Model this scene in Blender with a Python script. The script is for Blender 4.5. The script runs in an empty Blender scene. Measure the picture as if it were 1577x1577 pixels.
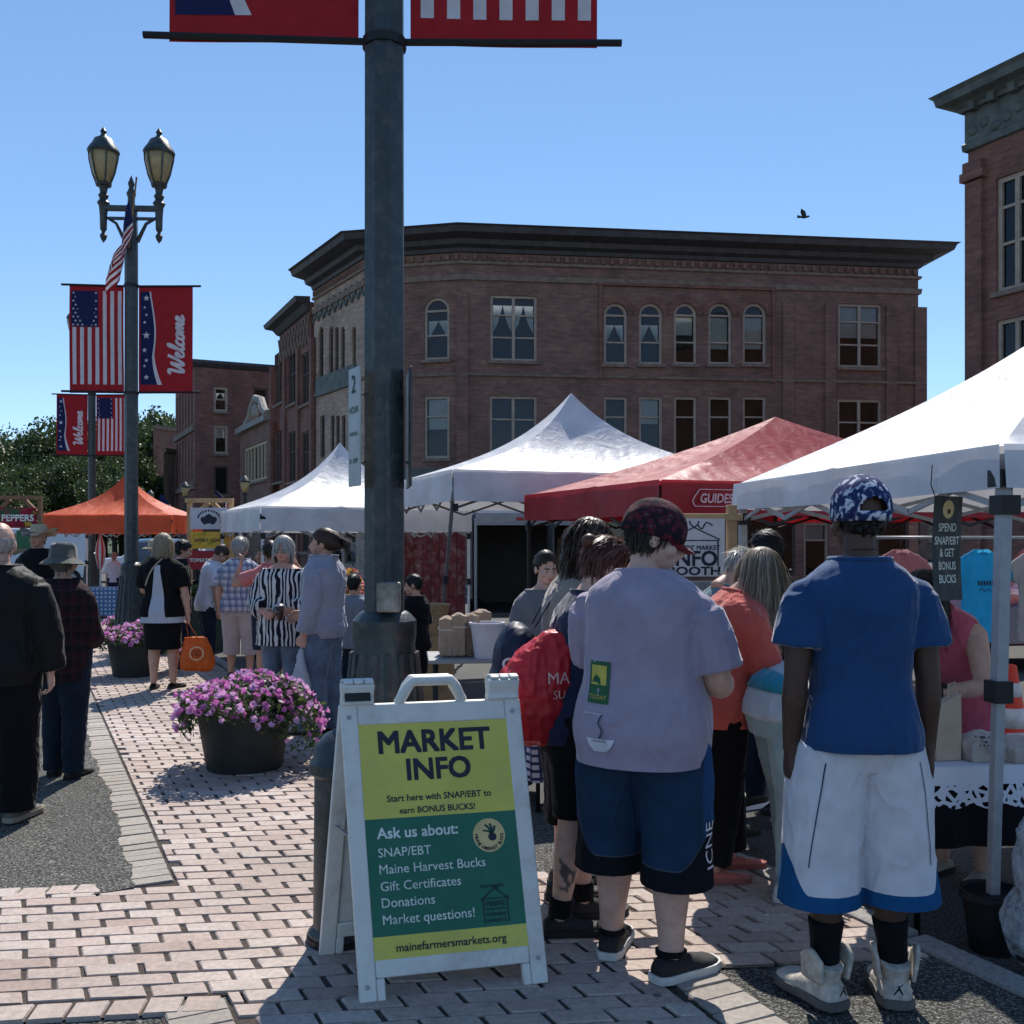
import bpy, bmesh, math, random
import numpy as np
from mathutils import Vector, Matrix
from mathutils.bvhtree import BVHTree
random.seed(7); RNG = np.random.default_rng(7)
PI = math.pi; R = math.radians
SC = bpy.context.scene; COL = SC.collection
# ------------------------------------------------------------ camera, sky, sun
CAMH, FPX, U0, V0 = 1.62, 1547.0, 788.5, 830.0        # eye height, focal length and horizon of the photograph
cd = bpy.data.cameras.new('camera'); cam = bpy.data.objects.new('camera', cd); COL.objects.link(cam)
cam.location = (0, 0, CAMH); cam.rotation_euler = (R(90), 0, 0)
cd.sensor_width = 36; cd.lens = 36 * FPX / 1577; cd.shift_y = (V0 - 788.5) / 1577
cd.clip_start = .05; cd.clip_end = 2000; SC.camera = cam
SUN_EL, SUN_AZ = R(50), R(5)                           # azimuth from straight ahead (+Y) towards +X
SUNV = Vector((math.sin(SUN_AZ) * math.cos(SUN_EL), math.cos(SUN_AZ) * math.cos(SUN_EL), math.sin(SUN_EL)))
w = bpy.data.worlds.new('World'); SC.world = w; w.use_nodes = True
wn = w.node_tree; bg = wn.nodes['Background']
sky = wn.nodes.new('ShaderNodeTexSky'); sky.sky_type = 'NISHITA'; sky.sun_disc = False
sky.sun_elevation = SUN_EL; sky.sun_rotation = SUN_AZ; sky.altitude = 3500
sky.air_density = 1.0; sky.dust_density = 0.0; sky.ozone_density = 3.0
gm = wn.nodes.new('ShaderNodeGamma'); gm.inputs[1].default_value = .7; hs = wn.nodes.new('ShaderNodeHueSaturation'); hs.inputs['Saturation'].default_value = 1.22
wn.links.new(sky.outputs[0], gm.inputs[0]); wn.links.new(gm.outputs[0], hs.inputs['Color']); wn.links.new(hs.outputs[0], bg.inputs[0]); bg.inputs[1].default_value = .15
sl = bpy.data.lights.new('sun', 'SUN'); sl.energy = 3.15; sl.angle = R(.53); sl.color = (1, .95, .87)
so = bpy.data.objects.new('sun', sl); COL.objects.link(so); so.location = (0, 0, 60)
so.rotation_euler = SUNV.to_track_quat('Z', 'Y').to_euler()
vs = SC.view_settings; vs.view_transform = 'Standard'; vs.look = 'None'; vs.gamma = 1; vs.exposure = 1.0
SC.render.film_transparent = False
SC.cycles.max_bounces = 6; SC.cycles.transparent_max_bounces = 10
# ------------------------------------------------------------ helpers
def at(u, v, Y):                       # a point seen at photo pixel (u, v), Y metres ahead
    return Vector(((u - U0) / FPX * Y, Y, CAMH - (v - V0) / FPX * Y))
def gnd(u, v, z=0):                    # the same on the ground
    Y = (CAMH - z) * FPX / (v - V0)
    return Vector(((u - U0) / FPX * Y, Y, z))
TD = Vector((-.437, .8995, 0)); ND = Vector((.8995, .437, 0))      # along the street, across it
RD = Vector((math.cos(R(7)), math.sin(R(7)), 0)); QD = Vector((-math.sin(R(7)), math.cos(R(7)), 0))
def nt(n, t, z=0): return Vector((ND.x * n + TD.x * t, ND.y * n + TD.y * t, z))
def rot2(x, y, a): return (x * math.cos(a) - y * math.sin(a), x * math.sin(a) + y * math.cos(a))

class MB:
    def __init__(s): s.v = []; s.f = []; s.m = []
    def add(s, vs_, fs, mi=0, T=None):
        b = len(s.v)
        if T is not None: vs_ = [T @ Vector(p) for p in vs_]
        s.v += [tuple(p) for p in vs_]; s.f += [tuple(i + b for i in f) for f in fs]; s.m += [mi] * len(fs)
        return s
    def box(s, c, d, mi=0, T=None, top=1.0):
        x, y, z = c; a, b, h = d[0] / 2, d[1] / 2, d[2] / 2
        p = [(x - a, y - b, z - h), (x + a, y - b, z - h), (x + a, y + b, z - h), (x - a, y + b, z - h)]
        a *= top; b *= top
        p += [(x - a, y - b, z + h), (x + a, y - b, z + h), (x + a, y + b, z + h), (x - a, y + b, z + h)]
        return s.add(p, [(3, 2, 1, 0), (4, 5, 6, 7), (0, 1, 5, 4), (1, 2, 6, 5), (2, 3, 7, 6), (3, 0, 4, 7)], mi, T)
    def bar(s, a, b, w_, h_, mi=0, up=(0, 0, 1)):           # a box-section bar from a to b
        a = Vector(a); b = Vector(b); d = (b - a); L = d.length; d.normalize(); u = Vector(up)
        if abs(d.dot(u)) > .98: u = Vector((0, 1, 0))
        x = d.cross(u).normalized(); y = x.cross(d)
        T = Matrix((x, y, d)).transposed().to_4x4(); T.translation = (a + b) / 2
        return s.box((0, 0, 0), (w_, h_, L), mi, T)
    def tube(s, pts, rad, n=8, mi=0, sq=1.0, T=None, up=None):
        pts = [Vector(p) for p in pts]; k = len(pts)
        if not hasattr(rad, '__len__'): rad = [rad] * k
        vs_ = []; x = None
        for i, p in enumerate(pts):
            d = (pts[min(i + 1, k - 1)] - pts[max(i - 1, 0)])
            d = d.normalized() if d.length > 1e-9 else Vector((0, 0, 1))
            if x is None:
                u = Vector(up) if up else (Vector((0, 1, 0)) if abs(d.y) < .9 else Vector((1, 0, 0)))
                x = (u - d * u.dot(d)).normalized()
            else: x = (x - d * x.dot(d)).normalized()
            y = d.cross(x); r = rad[i]
            ra, rb = (r, r * sq) if not hasattr(r, '__len__') else r
            for j in range(n):
                a = 2 * PI * j / n; vs_.append(p + x * (math.cos(a) * ra) + y * (math.sin(a) * rb))
        fs = [(i * n + j, i * n + (j + 1) % n, (i + 1) * n + (j + 1) % n, (i + 1) * n + j) for i in range(k - 1) for j in range(n)]
        fs += [tuple(range(n - 1, -1, -1)), tuple((k - 1) * n + j for j in range(n))]
        return s.add(vs_, fs, mi, T)
    def lathe(s, prof, n=24, mi=0, T=None, c=(0, 0, 0), ph=0):
        vs_ = []
        for r, z in prof:
            for j in range(n):
                a = 2 * PI * j / n + ph; vs_.append((c[0] + r * math.cos(a), c[1] + r * math.sin(a), c[2] + z))
        k = len(prof)
        fs = [(i * n + j, i * n + (j + 1) % n, (i + 1) * n + (j + 1) % n, (i + 1) * n + j) for i in range(k - 1) for j in range(n)]
        if prof[0][0] > 1e-6: fs.append(tuple(range(n - 1, -1, -1)))
        if prof[-1][0] > 1e-6: fs.append(tuple((k - 1) * n + j for j in range(n)))
        return s.add(vs_, fs, mi, T)
    def loft(s, rings, mi=0, caps=True, T=None):
        n = len(rings[0]); k = len(rings); vs_ = [p for r in rings for p in r]
        fs = [(i * n + j, i * n + (j + 1) % n, (i + 1) * n + (j + 1) % n, (i + 1) * n + j) for i in range(k - 1) for j in range(n)]
        if caps: fs += [tuple(range(n - 1, -1, -1)), tuple((k - 1) * n + j for j in range(n))]
        return s.add(vs_, fs, mi, T)
    def grid(s, nx, ny, fn, mi=0, T=None):
        vs_ = [fn(i / nx, j / ny) for j in range(ny + 1) for i in range(nx + 1)]
        fs = [(j * (nx + 1) + i, j * (nx + 1) + i + 1, (j + 1) * (nx + 1) + i + 1, (j + 1) * (nx + 1) + i) for j in range(ny) for i in range(nx)]
        return s.add(vs_, fs, mi, T)
    def poly(s, pts, mi=0, T=None): return s.add(pts, [tuple(range(len(pts)))], mi, T)
    def ell(s, c, r, mi=0, n=16, k=10, T=None):
        vs_ = []; 
        for i in range(k + 1):
            a = PI * i / k
            for j in range(n):
                b = 2 * PI * j / n
                vs_.append((c[0] + r[0] * math.sin(a) * math.cos(b), c[1] + r[1] * math.sin(a) * math.sin(b), c[2] - r[2] * math.cos(a)))
        fs = [(i * n + j, i * n + (j + 1) % n, (i + 1) * n + (j + 1) % n, (i + 1) * n + j) for i in range(k) for j in range(n)]
        return s.add(vs_, fs, mi, T)
    def mesh(s, name='m'):
        me = bpy.data.meshes.new(name); me.from_pydata(s.v, [], s.f); me.polygons.foreach_set('material_index', s.m); me.update()
        return me
    def build(s, name, mats, parent=None, smooth=False, bevel=0, loc=None, rz=None, merge=False, seg=2):
        me = s.mesh(name)
        if merge:
            b = bmesh.new(); b.from_mesh(me); bmesh.ops.remove_doubles(b, verts=b.verts, dist=1e-4); b.to_mesh(me); b.free()
        return obj(name, me, mats, parent, smooth, bevel, loc, rz, seg)
def obj(name, me, mats, parent=None, smooth=False, bevel=0, loc=None, rz=None, seg=2):
    if not isinstance(mats, (list, tuple)): mats = [mats]
    if not me.materials:
        for m in mats: me.materials.append(m)
    if smooth:
        me.polygons.foreach_set('use_smooth', [True] * len(me.polygons))
        if smooth is not True:
            try: me.set_sharp_from_angle(angle=R(smooth))
            except Exception: pass
    me.name = name
    o = bpy.data.objects.new(name, me); COL.objects.link(o)
    if parent is not None: o.parent = parent
    if loc is not None: o.location = loc
    if rz is not None: o.rotation_euler = (0, 0, rz)
    if bevel:
        b = o.modifiers.new('bevel', 'BEVEL'); b.width = bevel; b.segments = seg; b.limit_method = 'ANGLE'; b.angle_limit = R(40)
    return o
def thing(name, label, cat, loc=(0, 0, 0), rz=0, group=None):
    o = bpy.data.objects.new(name, None); COL.objects.link(o); o.empty_display_size = .1
    o.location = loc; o.rotation_euler = (0, 0, rz); return tag(o, label, cat, group)
def tag(o, label=None, cat=None, group=None, kind=None):
    if label: o['label'] = label
    if cat: o['category'] = cat
    if group: o['group'] = group
    if kind: o['kind'] = kind
    return o
def copy_tree(o, parent=None):
    c = o.copy(); COL.objects.link(c)
    if parent is not None: c.parent = parent
    for ch in o.children: copy_tree(ch, c)
    return c
_tc = {}
def text(s, size=1.0, bold=0.0, shear=0.0, align='LEFT', sx=1.0, space=1.0):    # lettering as flat faces in x, y
    k = (s, bold, shear, align, space)
    if k not in _tc:
        c = bpy.data.curves.new('t', 'FONT'); c.body = s; c.size = 1; c.shear = shear
        c.align_x = align; c.space_character = space; c.resolution_u = 3
        o = bpy.data.objects.new('t', c); COL.objects.link(o)
        dg = bpy.context.evaluated_depsgraph_get(); me = bpy.data.meshes.new_from_object(o.evaluated_get(dg))
        v0 = [tuple(v.co) for v in me.vertices]; f0 = [tuple(p.vertices) for p in me.polygons]; vv, ff = [], []
        b_ = bold * .8                     # heavier weight: the same letters struck again, a little apart and above
        for q, (dx, dy) in enumerate([(0, 0)] if not bold else [(-b_, -b_), (b_, -b_), (b_, b_), (-b_, b_), (0, 0)]):
            ff += [tuple(i + len(vv) for i in f) for f in f0]; vv += [(x + dx, y + dy, q * .00015) for x, y, z in v0]
        _tc[k] = (vv, ff)
        bpy.data.objects.remove(o); bpy.data.curves.remove(c); bpy.data.meshes.remove(me)
    v, f = _tc[k]
    return [(x * size * sx, y * size, z) for x, y, z in v], f
def XF(o, x, y, z=None):               # frame: origin o, axes x and y (and their cross product)
    x = Vector(x).normalized(); y = Vector(y); y = (y - x * y.dot(x)).normalized(); z = x.cross(y)
    T = Matrix((x, y, z)).transposed().to_4x4(); T.translation = o; return T
def stroke(pts, wd, closed=False):     # a flat ribbon along a smooth line through pts
    P = [Vector((p[0], p[1], 0)) for p in pts]; out = []
    for i in range(len(P) - 1):
        a, b, c, d = P[max(i - 1, 0)], P[i], P[i + 1], P[min(i + 2, len(P) - 1)]
        for q in range(5):
            t = q / 5; out.append(.5 * ((2 * b) + (c - a) * t + (2 * a - 5 * b + 4 * c - d) * t * t + (3 * b - a - 3 * c + d) * t ** 3))
    out.append(P[-1]); vs_ = []; k = len(out)
    for i, p in enumerate(out):
        d = (out[min(i + 1, k - 1)] - out[max(i - 1, 0)]).normalized(); nrm = Vector((-d.y, d.x, 0))
        ww = wd * (.75 + .35 * abs(d.y)) / 2
        vs_ += [tuple(p + nrm * ww), tuple(p - nrm * ww)]
    return vs_, [(2 * i, 2 * i + 1, 2 * i + 3, 2 * i + 2) for i in range(k - 1)]
def star(cx, cy, r, a0=PI / 2):
    return [(cx + (r if i % 2 == 0 else r * .4) * math.cos(a0 + PI * i / 5), cy + (r if i % 2 == 0 else r * .4) * math.sin(a0 + PI * i / 5), 0) for i in range(10)]
# ------------------------------------------------------------ materials
def nd(t, kind, ins=None, **pr):
    n = t.nodes.new(kind)
    for k, v in pr.items(): setattr(n, k, v)
    for k, v in (ins or {}).items():
        if isinstance(v, bpy.types.NodeSocket): t.links.new(v, n.inputs[k])
        else: n.inputs[k].default_value = v
    return n
def c4(c): return tuple(c) + (1,) if len(c) == 3 else tuple(c)
def newmat(name):
    m = bpy.data.materials.new(name); m.use_nodes = True; t = m.node_tree
    return m, t, t.nodes['Principled BSDF']
def objco(t): return t.nodes.new('ShaderNodeTexCoord').outputs['Object']
def noise(t, co, scale, detail=4, rough=.6, out='Fac', dist=0):
    return nd(t, 'ShaderNodeTexNoise', {'Vector': co, 'Scale': scale, 'Detail': detail, 'Roughness': rough, 'Distortion': dist}).outputs[out]
def ramp(t, fac, stops, interp='LINEAR'):
    n = nd(t, 'ShaderNodeValToRGB', {'Fac': fac}); n.color_ramp.interpolation = interp; e = n.color_ramp.elements
    while len(e) < len(stops): e.new(.5)
    for i, (p, c) in enumerate(stops): e[i].position = p; e[i].color = c4(c)
    return n.outputs[0]
def mix(t, f, a, b, typ='MIX'):
    n = t.nodes.new('ShaderNodeMix'); n.data_type = 'RGBA'; n.blend_type = typ
    for i, v in ((0, f), (6, a), (7, b)):
        if isinstance(v, bpy.types.NodeSocket): t.links.new(v, n.inputs[i])
        else: n.inputs[i].default_value = v if i == 0 else c4(v)
    return n.outputs[2]
def math_(t, op, a, b=0.0):
    n = t.nodes.new('ShaderNodeMath'); n.operation = op
    for i, v in ((0, a), (1, b)):
        if isinstance(v, bpy.types.NodeSocket): t.links.new(v, n.inputs[i])
        else: n.inputs[i].default_value = v
    return n.outputs[0]
def bump(t, h, strength, dist=.01):
    return nd(t, 'ShaderNodeBump', {'Height': h, 'Strength': strength, 'Distance': dist}).outputs[0]
def creases(t, co, k, normal=None):      # soft drag folds in cloth
    wob = noise(t, co, 3.0, 2, .5, 'Color'); q = nd(t, 'ShaderNodeVectorMath', {0: co, 1: nd(t, 'ShaderNodeVectorMath', {0: wob, 1: (.35, .35, .35)}, operation='MULTIPLY').outputs[0]}, operation='ADD').outputs[0]
    f = noise(t, nd(t, 'ShaderNodeMapping', {'Vector': q, 'Rotation': (.3, .5, .2), 'Scale': (1, 1, .45)}).outputs[0], 7, 1, .4)
    rid = math_(t, 'POWER', math_(t, 'SUBTRACT', 1.0, math_(t, 'ABSOLUTE', math_(t, 'MULTIPLY', math_(t, 'SUBTRACT', f, .5), 5.0))), 2.0)
    big = noise(t, q, 3.5, 2, .5)
    n = nd(t, 'ShaderNodeBump', {'Height': math_(t, 'ADD', rid, math_(t, 'MULTIPLY', big, 2.2)), 'Strength': k, 'Distance': .02})
    if normal is not None: t.links.new(normal, n.inputs['Normal'])
    return n.outputs[0]
_mats = {}
def M(name, col, rough=.7, var=.18, scale=12, bmp=0, bscale=150, metal=0, spec=.3, sheen=0, transl=0, attr=None, dirt=None, coat=0, crease=0):
    if name in _mats: return _mats[name]
    m, t, b = newmat(name); co = objco(t)
    if attr: base = nd(t, 'ShaderNodeAttribute', attribute_name=attr).outputs['Color']
    else: base = nd(t, 'ShaderNodeRGB').outputs[0]; base.default_value = c4(col)
    f = noise(t, co, scale, 5)
    cc = mix(t, 1.0, base, ramp(t, f, [(.3, (1 - var,) * 3), (.7, (1 + var,) * 3)]), 'MULTIPLY')
    if dirt:
        g = noise(t, co, dirt[2] if len(dirt) > 2 else 3, 6, .7)
        cc = mix(t, ramp(t, g, [(.5 - dirt[1] * .3, (0,) * 3), (.62, (1,) * 3)]), cc, dirt[0]) if False else mix(t, math_(t, 'MULTIPLY', ramp(t, g, [(.48, (0,) * 3), (.7, (1,) * 3)]), dirt[1]), cc, dirt[0])
    t.links.new(cc, b.inputs['Base Color'])
    b.inputs['Roughness'].default_value = rough; b.inputs['Metallic'].default_value = metal
    b.inputs['Specular IOR Level'].default_value = spec
    if sheen: b.inputs['Sheen Weight'].default_value = sheen; b.inputs['Sheen Roughness'].default_value = .35
    if coat: b.inputs['Coat Weight'].default_value = coat
    if bmp: t.links.new(creases(t, co, crease, bump(t, noise(t, co, bscale, 4), bmp)) if crease else bump(t, noise(t, co, bscale, 4), bmp), b.inputs['Normal'])
    if transl:
        tr = nd(t, 'ShaderNodeBsdfTranslucent', {'Color': cc}); mx = nd(t, 'ShaderNodeMixShader', {0: transl, 1: b.outputs[0], 2: tr.outputs[0]})
        t.links.new(mx.outputs[0], t.nodes['Material Output'].inputs[0])
    _mats[name] = m; return m
def cloth(name, col, transl=.0, rough=.85, var=.1, attr=None, bmp=.25): return M(name, col, rough, var, 9, bmp, 90, sheen=.45 if max(col) > .05 else .1, transl=transl, attr=attr, spec=.15, crease=.36)
def brickwall(name, c1, c2, mortar, dirtc=(.05, .04, .035)):
    if name in _mats: return _mats[name]
    m, t, b = newmat(name); s = nd(t, 'ShaderNodeSeparateXYZ', {0: objco(t)})
    xy = nd(t, 'ShaderNodeCombineXYZ', {0: math_(t, 'ADD', s.outputs[0], s.outputs[1]), 1: s.outputs[2]}).outputs[0]
    br = nd(t, 'ShaderNodeTexBrick', {'Vector': xy, 'Color1': c4(c1), 'Color2': c4(c2), 'Mortar': c4(mortar), 'Scale': 1.0, 'Mortar Size': .007, 'Brick Width': .225, 'Row Height': .075, 'Bias': 0})
    f = noise(t, xy, .7, 6, .7)
    streak = noise(t, nd(t, 'ShaderNodeMapping', {'Vector': xy, 'Scale': (1.2, 7, 1)}).outputs[0], 1.3, 5, .7)
    cc = mix(t, 1.0, br.outputs[0], ramp(t, f, [(.3, (.62,) * 3), (.7, (1.25,) * 3)]), 'MULTIPLY')
    cc = mix(t, 1.0, cc, ramp(t, streak, [(.35, (.7,) * 3), (.6, (1.05,) * 3), (.75, (1.6, 1.5, 1.4))]), 'MULTIPLY')
    t.links.new(cc, b.inputs['Base Color']); b.inputs['Roughness'].default_value = .9
    t.links.new(bump(t, br.outputs['Fac'], .6, -.006), b.inputs['Normal'])
    _mats[name] = m; return m
WHITE_PL = M('white_plastic', (.68, .67, .63), .45, .1, 5, .08, 40, dirt=((.28, .24, .2), .55, 5))
GREEN_IRON = M('dark_green_iron', (.018, .030, .034), .42, .35, 6, .25, 60, spec=.5, dirt=((.085, .085, .075), .75, 16))
BLACK_MET = M('black_metal', (.012, .012, .013), .45)
GREY_MET = M('grey_painted_steel', (.30, .31, .33), .4, .12, 20, spec=.5)
WHITE_MET = M('white_painted_steel', (.6, .6, .6), .4, .1)
DARK_PL = M('black_plastic', (.014, .014, .016), .5)
# ------------------------------------------------------------ ground
def asphalt(name, base, spk, bm):
    m, t, b = newmat(name); co = objco(t)
    f = noise(t, co, 75, 4, .75); g = noise(t, co, .5, 6, .65); vo = nd(t, 'ShaderNodeTexVoronoi', {'Vector': co, 'Scale': 130}).outputs['Distance']
    cc = ramp(t, f, [(.40, [x * .35 for x in base]), (.52, base), (.62, spk)])
    cc = mix(t, 1.0, cc, ramp(t, g, [(.3, (.72,) * 3), (.7, (1.3, 1.27, 1.2))]), 'MULTIPLY')
    t.links.new(cc, b.inputs['Base Color']); b.inputs['Roughness'].default_value = .85; b.inputs['Specular IOR Level'].default_value = .3
    t.links.new(bump(t, math_(t, 'ADD', f, vo), bm, .012), b.inputs['Normal']); return m
ASPH = asphalt('worn_asphalt', (.085, .085, .08), (.34, .33, .31), 1.0)
ROADM = asphalt('road_asphalt', (.075, .078, .08), (.16, .16, .16), .5)
def pavermat(name, stops, dirty):
    m, t, b = newmat(name); co = objco(t)
    rnd = math_(t, 'FRACT', math_(t, 'ADD', nd(t, 'ShaderNodeObjectInfo').outputs['Random'], nd(t, 'ShaderNodeNewGeometry').outputs['Random Per Island']))
    cc = ramp(t, rnd, stops); pos = nd(t, 'ShaderNodeNewGeometry').outputs['Position']
    f = noise(t, pos, 38, 6, .7); g = noise(t, pos, 1.1, 5, .6); s = noise(t, pos, 9, 5, .7)
    cc = mix(t, 1.0, cc, ramp(t, f, [(.3, (.72,) * 3), (.62, (1.08,) * 3), (.8, (1.2,) * 3)]), 'MULTIPLY')
    cc = mix(t, math_(t, 'MULTIPLY', ramp(t, g, [(.42, (0,) * 3), (.7, (1,) * 3)]), dirty), cc, (.27, .24, .21))
    cc = mix(t, math_(t, 'MULTIPLY', ramp(t, s, [(.6, (0,) * 3), (.78, (1,) * 3)]), .5), cc, (.10, .085, .08))
    cc = mix(t, 1.0, cc, ramp(t, noise(t, pos, .45, 6, .65), [(.32, (.74, .72, .70)), (.6, (1.04,) * 3)]), 'MULTIPLY')
    gum = nd(t, 'ShaderNodeTexVoronoi', {'Vector': pos, 'Scale': 2.6, 'Randomness': 1.0}).outputs['Distance']; cc = mix(t, math_(t, 'MULTIPLY', math_(t, 'LESS_THAN', gum, .045), .7), cc, (.07, .065, .06))
    t.links.new(cc, b.inputs['Base Color']); b.inputs['Roughness'].default_value = .88; b.inputs['Specular IOR Level'].default_value = .25
    t.links.new(bump(t, math_(t, 'ADD', noise(t, pos, 90, 4), s), .45, .006), b.inputs['Normal']); return m
PAVER = pavermat('worn_pink_paver', [(0, (.41, .31, .27)), (.25, (.52, .43, .385)), (.5, (.46, .36, .315)), (.75, (.55, .475, .43)), (1, (.48, .38, .335))], .4)
SOLDIER = pavermat('grey_dusty_paver', [(0, (.33, .30, .265)), (.5, (.40, .36, .32)), (1, (.35, .31, .28))], .7)
DIRT = M('joint_dirt', (.058, .046, .040), .95, .4, 30, .6, 120)
GRANITE = M('granite_curb', (.26, .25, .24), .85, .3, 40, .5, 120)
SIDEW = M('concrete_pavement', (.30, .29, .27), .9, .2, 6, .2, 60)
g = MB(); g.poly([(-700, -60, -.08), (700, -60, -.08), (700, 1200, -.08), (-700, 1200, -.08)])
tag(g.build('road', ROADM), kind='structure')
g = MB(); ring = [nt(-16, -3), nt(3.2, -3), nt(3.2, 5.3), nt(2.28, 5.9), nt(2.28, 27), nt(-16, 27)]
g.loft([[(p.x, p.y, -.2) for p in ring], [(p.x, p.y, -.016) for p in ring]])
tag(g.build('plaza', ASPH), kind='structure')
g = MB()
g.poly([nt(.42, 1, -.012), nt(2.30, 1, -.012), nt(2.30, 3.06, -.012), nt(.65, 3.6, -.012), nt(.42, 3.6, -.012)])
g.poly([nt(.42, 4.6, -.012), nt(2.2, 4.9, -.012), nt(2.2, 26.5, -.012), nt(.42, 26.5, -.012)])
qs = [RD * -4.2 + QD * 3.55, RD * 1.38 + QD * 3.55, RD * 1.02 + QD * 4.86, RD * -4.2 + QD * 4.86]
g.poly([(p.x, p.y, -.008) for p in (RD * -4.2 + QD * 3.56, RD * -.75 + QD * 3.56, RD * -.75 + QD * 3.69, RD * 1.5 + QD * 3.69, RD * .98 + QD * 4.86, RD * -4.2 + QD * 4.86)])
walk = tag(g.build('walkway', DIRT), kind='structure')
def brick_mesh(lx, ly, ax, ay, seed):          # one worn paver, edges along ax and ay
    rr = random.Random(seed); J = lambda a: rr.uniform(-a, a); m = MB(); h = .03
    def P(sx, sy, z, k): return ax * (sx * lx / 2 * k + J(.002)) + ay * (sy * ly / 2 * k + J(.002)) + Vector((0, 0, z + J(.0012)))
    v = []
    for z, k in ((-h, 1), (-.006, 1), (0, .955)):
        for sx, sy in ((-1, -1), (1, -1), (1, 1), (-1, 1)): v.append(P(sx, sy, z, k))
    f = [(8, 9, 10, 11)] + [(i * 4 + j, i * 4 + (j + 1) % 4, i * 4 + 4 + (j + 1) % 4, i * 4 + 4 + j) for i in range(2) for j in range(4)]
    m.add(v, f); return m
RNDB = random.Random(3)
WP = .096 / .946
BM = [brick_mesh(.192, WP - .009, RD, TD, i) for i in range(7)]
SM = [brick_mesh(.205, .088, ND, TD, 20 + i) for i in range(5)]        # border bricks, long side across the walkway
SQ = [brick_mesh(.115, .115, RD, QD, 40 + i) for i in range(4)]
places = []
for j in range(6, 275):
    for i in range(-60, 60):
        p = RD * (.211 * (i + (.5 if j % 2 else 0)) + RNDB.uniform(-.004, .004)) + TD * (WP * j)
        n_, t_, q_ = p.dot(ND), p.dot(TD), p.dot(QD)
        strip = .72 < n_ < 2.03 + (.1 if 4.7 < q_ < 5.2 else 0) and t_ < 26.4
        cross = 3.73 < q_ < 4.82 and -3.8 < p.dot(RD) and n_ < 3.14
        if not (p.y > 2.9 and abs(p.x) < .6 * p.y + .5): continue
        hl = .0965; lo, hi_ = -hl, hl                      # ends of the brick along its row, trimmed at the borders
        if 3.70 < q_ < 4.83: nlo, nhi = -9, 3.18
        elif t_ < 26.4: nlo, nhi = .655, 2.055 if t_ > 4.9 else 2.09
        else: continue
        cn = RD.dot(ND); lo = max(lo, (nlo - n_) / cn); hi_ = min(hi_, (nhi - n_) / cn)
        if hi_ - lo < .035: continue
        if hi_ - lo > .19: places.append((p, BM[RNDB.randrange(7)], 0))
        else: places.append((p + RD * ((lo + hi_) / 2), brick_mesh(hi_ - lo, WP - .008, RD, TD, i * 7 + j), 0))
t_ = 1.2
while t_ < 26.4:
    for n_ in (.535,):
        p = nt(n_, t_)
        if p.dot(QD) > 4.9 or p.dot(QD) < 3.6: places.append((p, SM[RNDB.randrange(5)], 1))
    if t_ < 3.05: places.append((nt(2.2 + .1 * max(0, t_ - 2.6), t_), SM[RNDB.randrange(5)], 1))
    elif t_ > 5.0: places.append((nt(2.14, t_), SM[RNDB.randrange(5)], 1))
    t_ += .096
x = -3.8
while x < 0.0:
    p = RD * x + QD * 3.615
    if p.dot(ND) < .62: places.append((p, SQ[RNDB.randrange(4)], 2))
    p = RD * (x + .03) + QD * 4.86
    if p.dot(ND) < .42: places.append((p, SQ[RNDB.randrange(4)], 2))
    x += .126
places.sort(key=lambda a: (0 if abs(a[0].x) < .5 * a[0].y + .1 and a[0].y > 3.25 else 1, a[0].y))
meshes = {}
far = {0: MB(), 1: MB()}
for k, (p, mb, kind) in enumerate(places):
    dz = RNDB.uniform(-.004, .002); a = RNDB.uniform(-.02, .02)
    if k < 300:
        key = id(mb)
        if key not in meshes: meshes[key] = mb.mesh('brick'); meshes[key].materials.append(SOLDIER if kind == 1 else PAVER)
        o = bpy.data.objects.new('brick', meshes[key]); COL.objects.link(o); o.parent = walk; o.location = (p.x, p.y, dz); o.rotation_euler = (RNDB.uniform(-.012, .012), RNDB.uniform(-.012, .012), a)
    else:
        far[1 if kind == 1 else 0].add([(v[0] + p.x, v[1] + p.y, v[2] + dz) for v in mb.v], mb.f)
tag(far[0].build('brick_paving', PAVER, walk), kind='stuff'); tag(far[1].build('border_brick_paving', SOLDIER, walk), kind='stuff')
g = MB(); nn_ = 330                                     # asphalt that has crept unevenly over the border bricks
def edge(i):
    t0 = 4.95 + i * .05; return nt(.475 + .014 * math.sin(t0 * 2.1) + .012 * math.sin(t0 * 7.3 + 1) + .008 * math.sin(t0 * 19 + 2) + .006 * math.sin(t0 * 43), t0, .0075)
g.add([q for i in range(nn_) for q in (nt(-.1, 4.95 + i * .05, -.0155), edge(i))], [(2 * i, 2 * i + 1, 2 * i + 3, 2 * i + 2) for i in range(nn_ - 1)])
tag(g.build('asphalt_edge', ASPH), kind='structure')
curb = None
cpts = [(nt(3.27, t0), nt(3.27, t0 + 1.17)) for t0 in (-.6, .6, 1.8, 3.0, 4.2)]
g = MB(); g.poly([nt(3.2, -.7, -.045), nt(3.34, -.7, -.045), nt(3.34, 5.4, -.045), nt(3.2, 5.4, -.045)])
curb = tag(g.build('curb', DIRT), kind='structure')
for k, (a, b) in enumerate(cpts):
    m = MB(); m.bar(a + Vector((0, 0, -.06)), b + Vector((0, 0, -.06)), .13, .125); m.build('curb_stone', GRANITE, curb, bevel=.015)
for k in range(17):
    a, b = nt(2.34, 6.0 + k * 1.2), nt(2.34, 7.17 + k * 1.2)
    m = MB(); m.bar(a + Vector((0, 0, -.06)), b + Vector((0, 0, -.06)), .13, .125); m.build('curb_stone', GRANITE, curb, bevel=.015)
PAINT = M('road_paint', (.62, .62, .6), .8, .25, 8)
g = MB()
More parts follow.
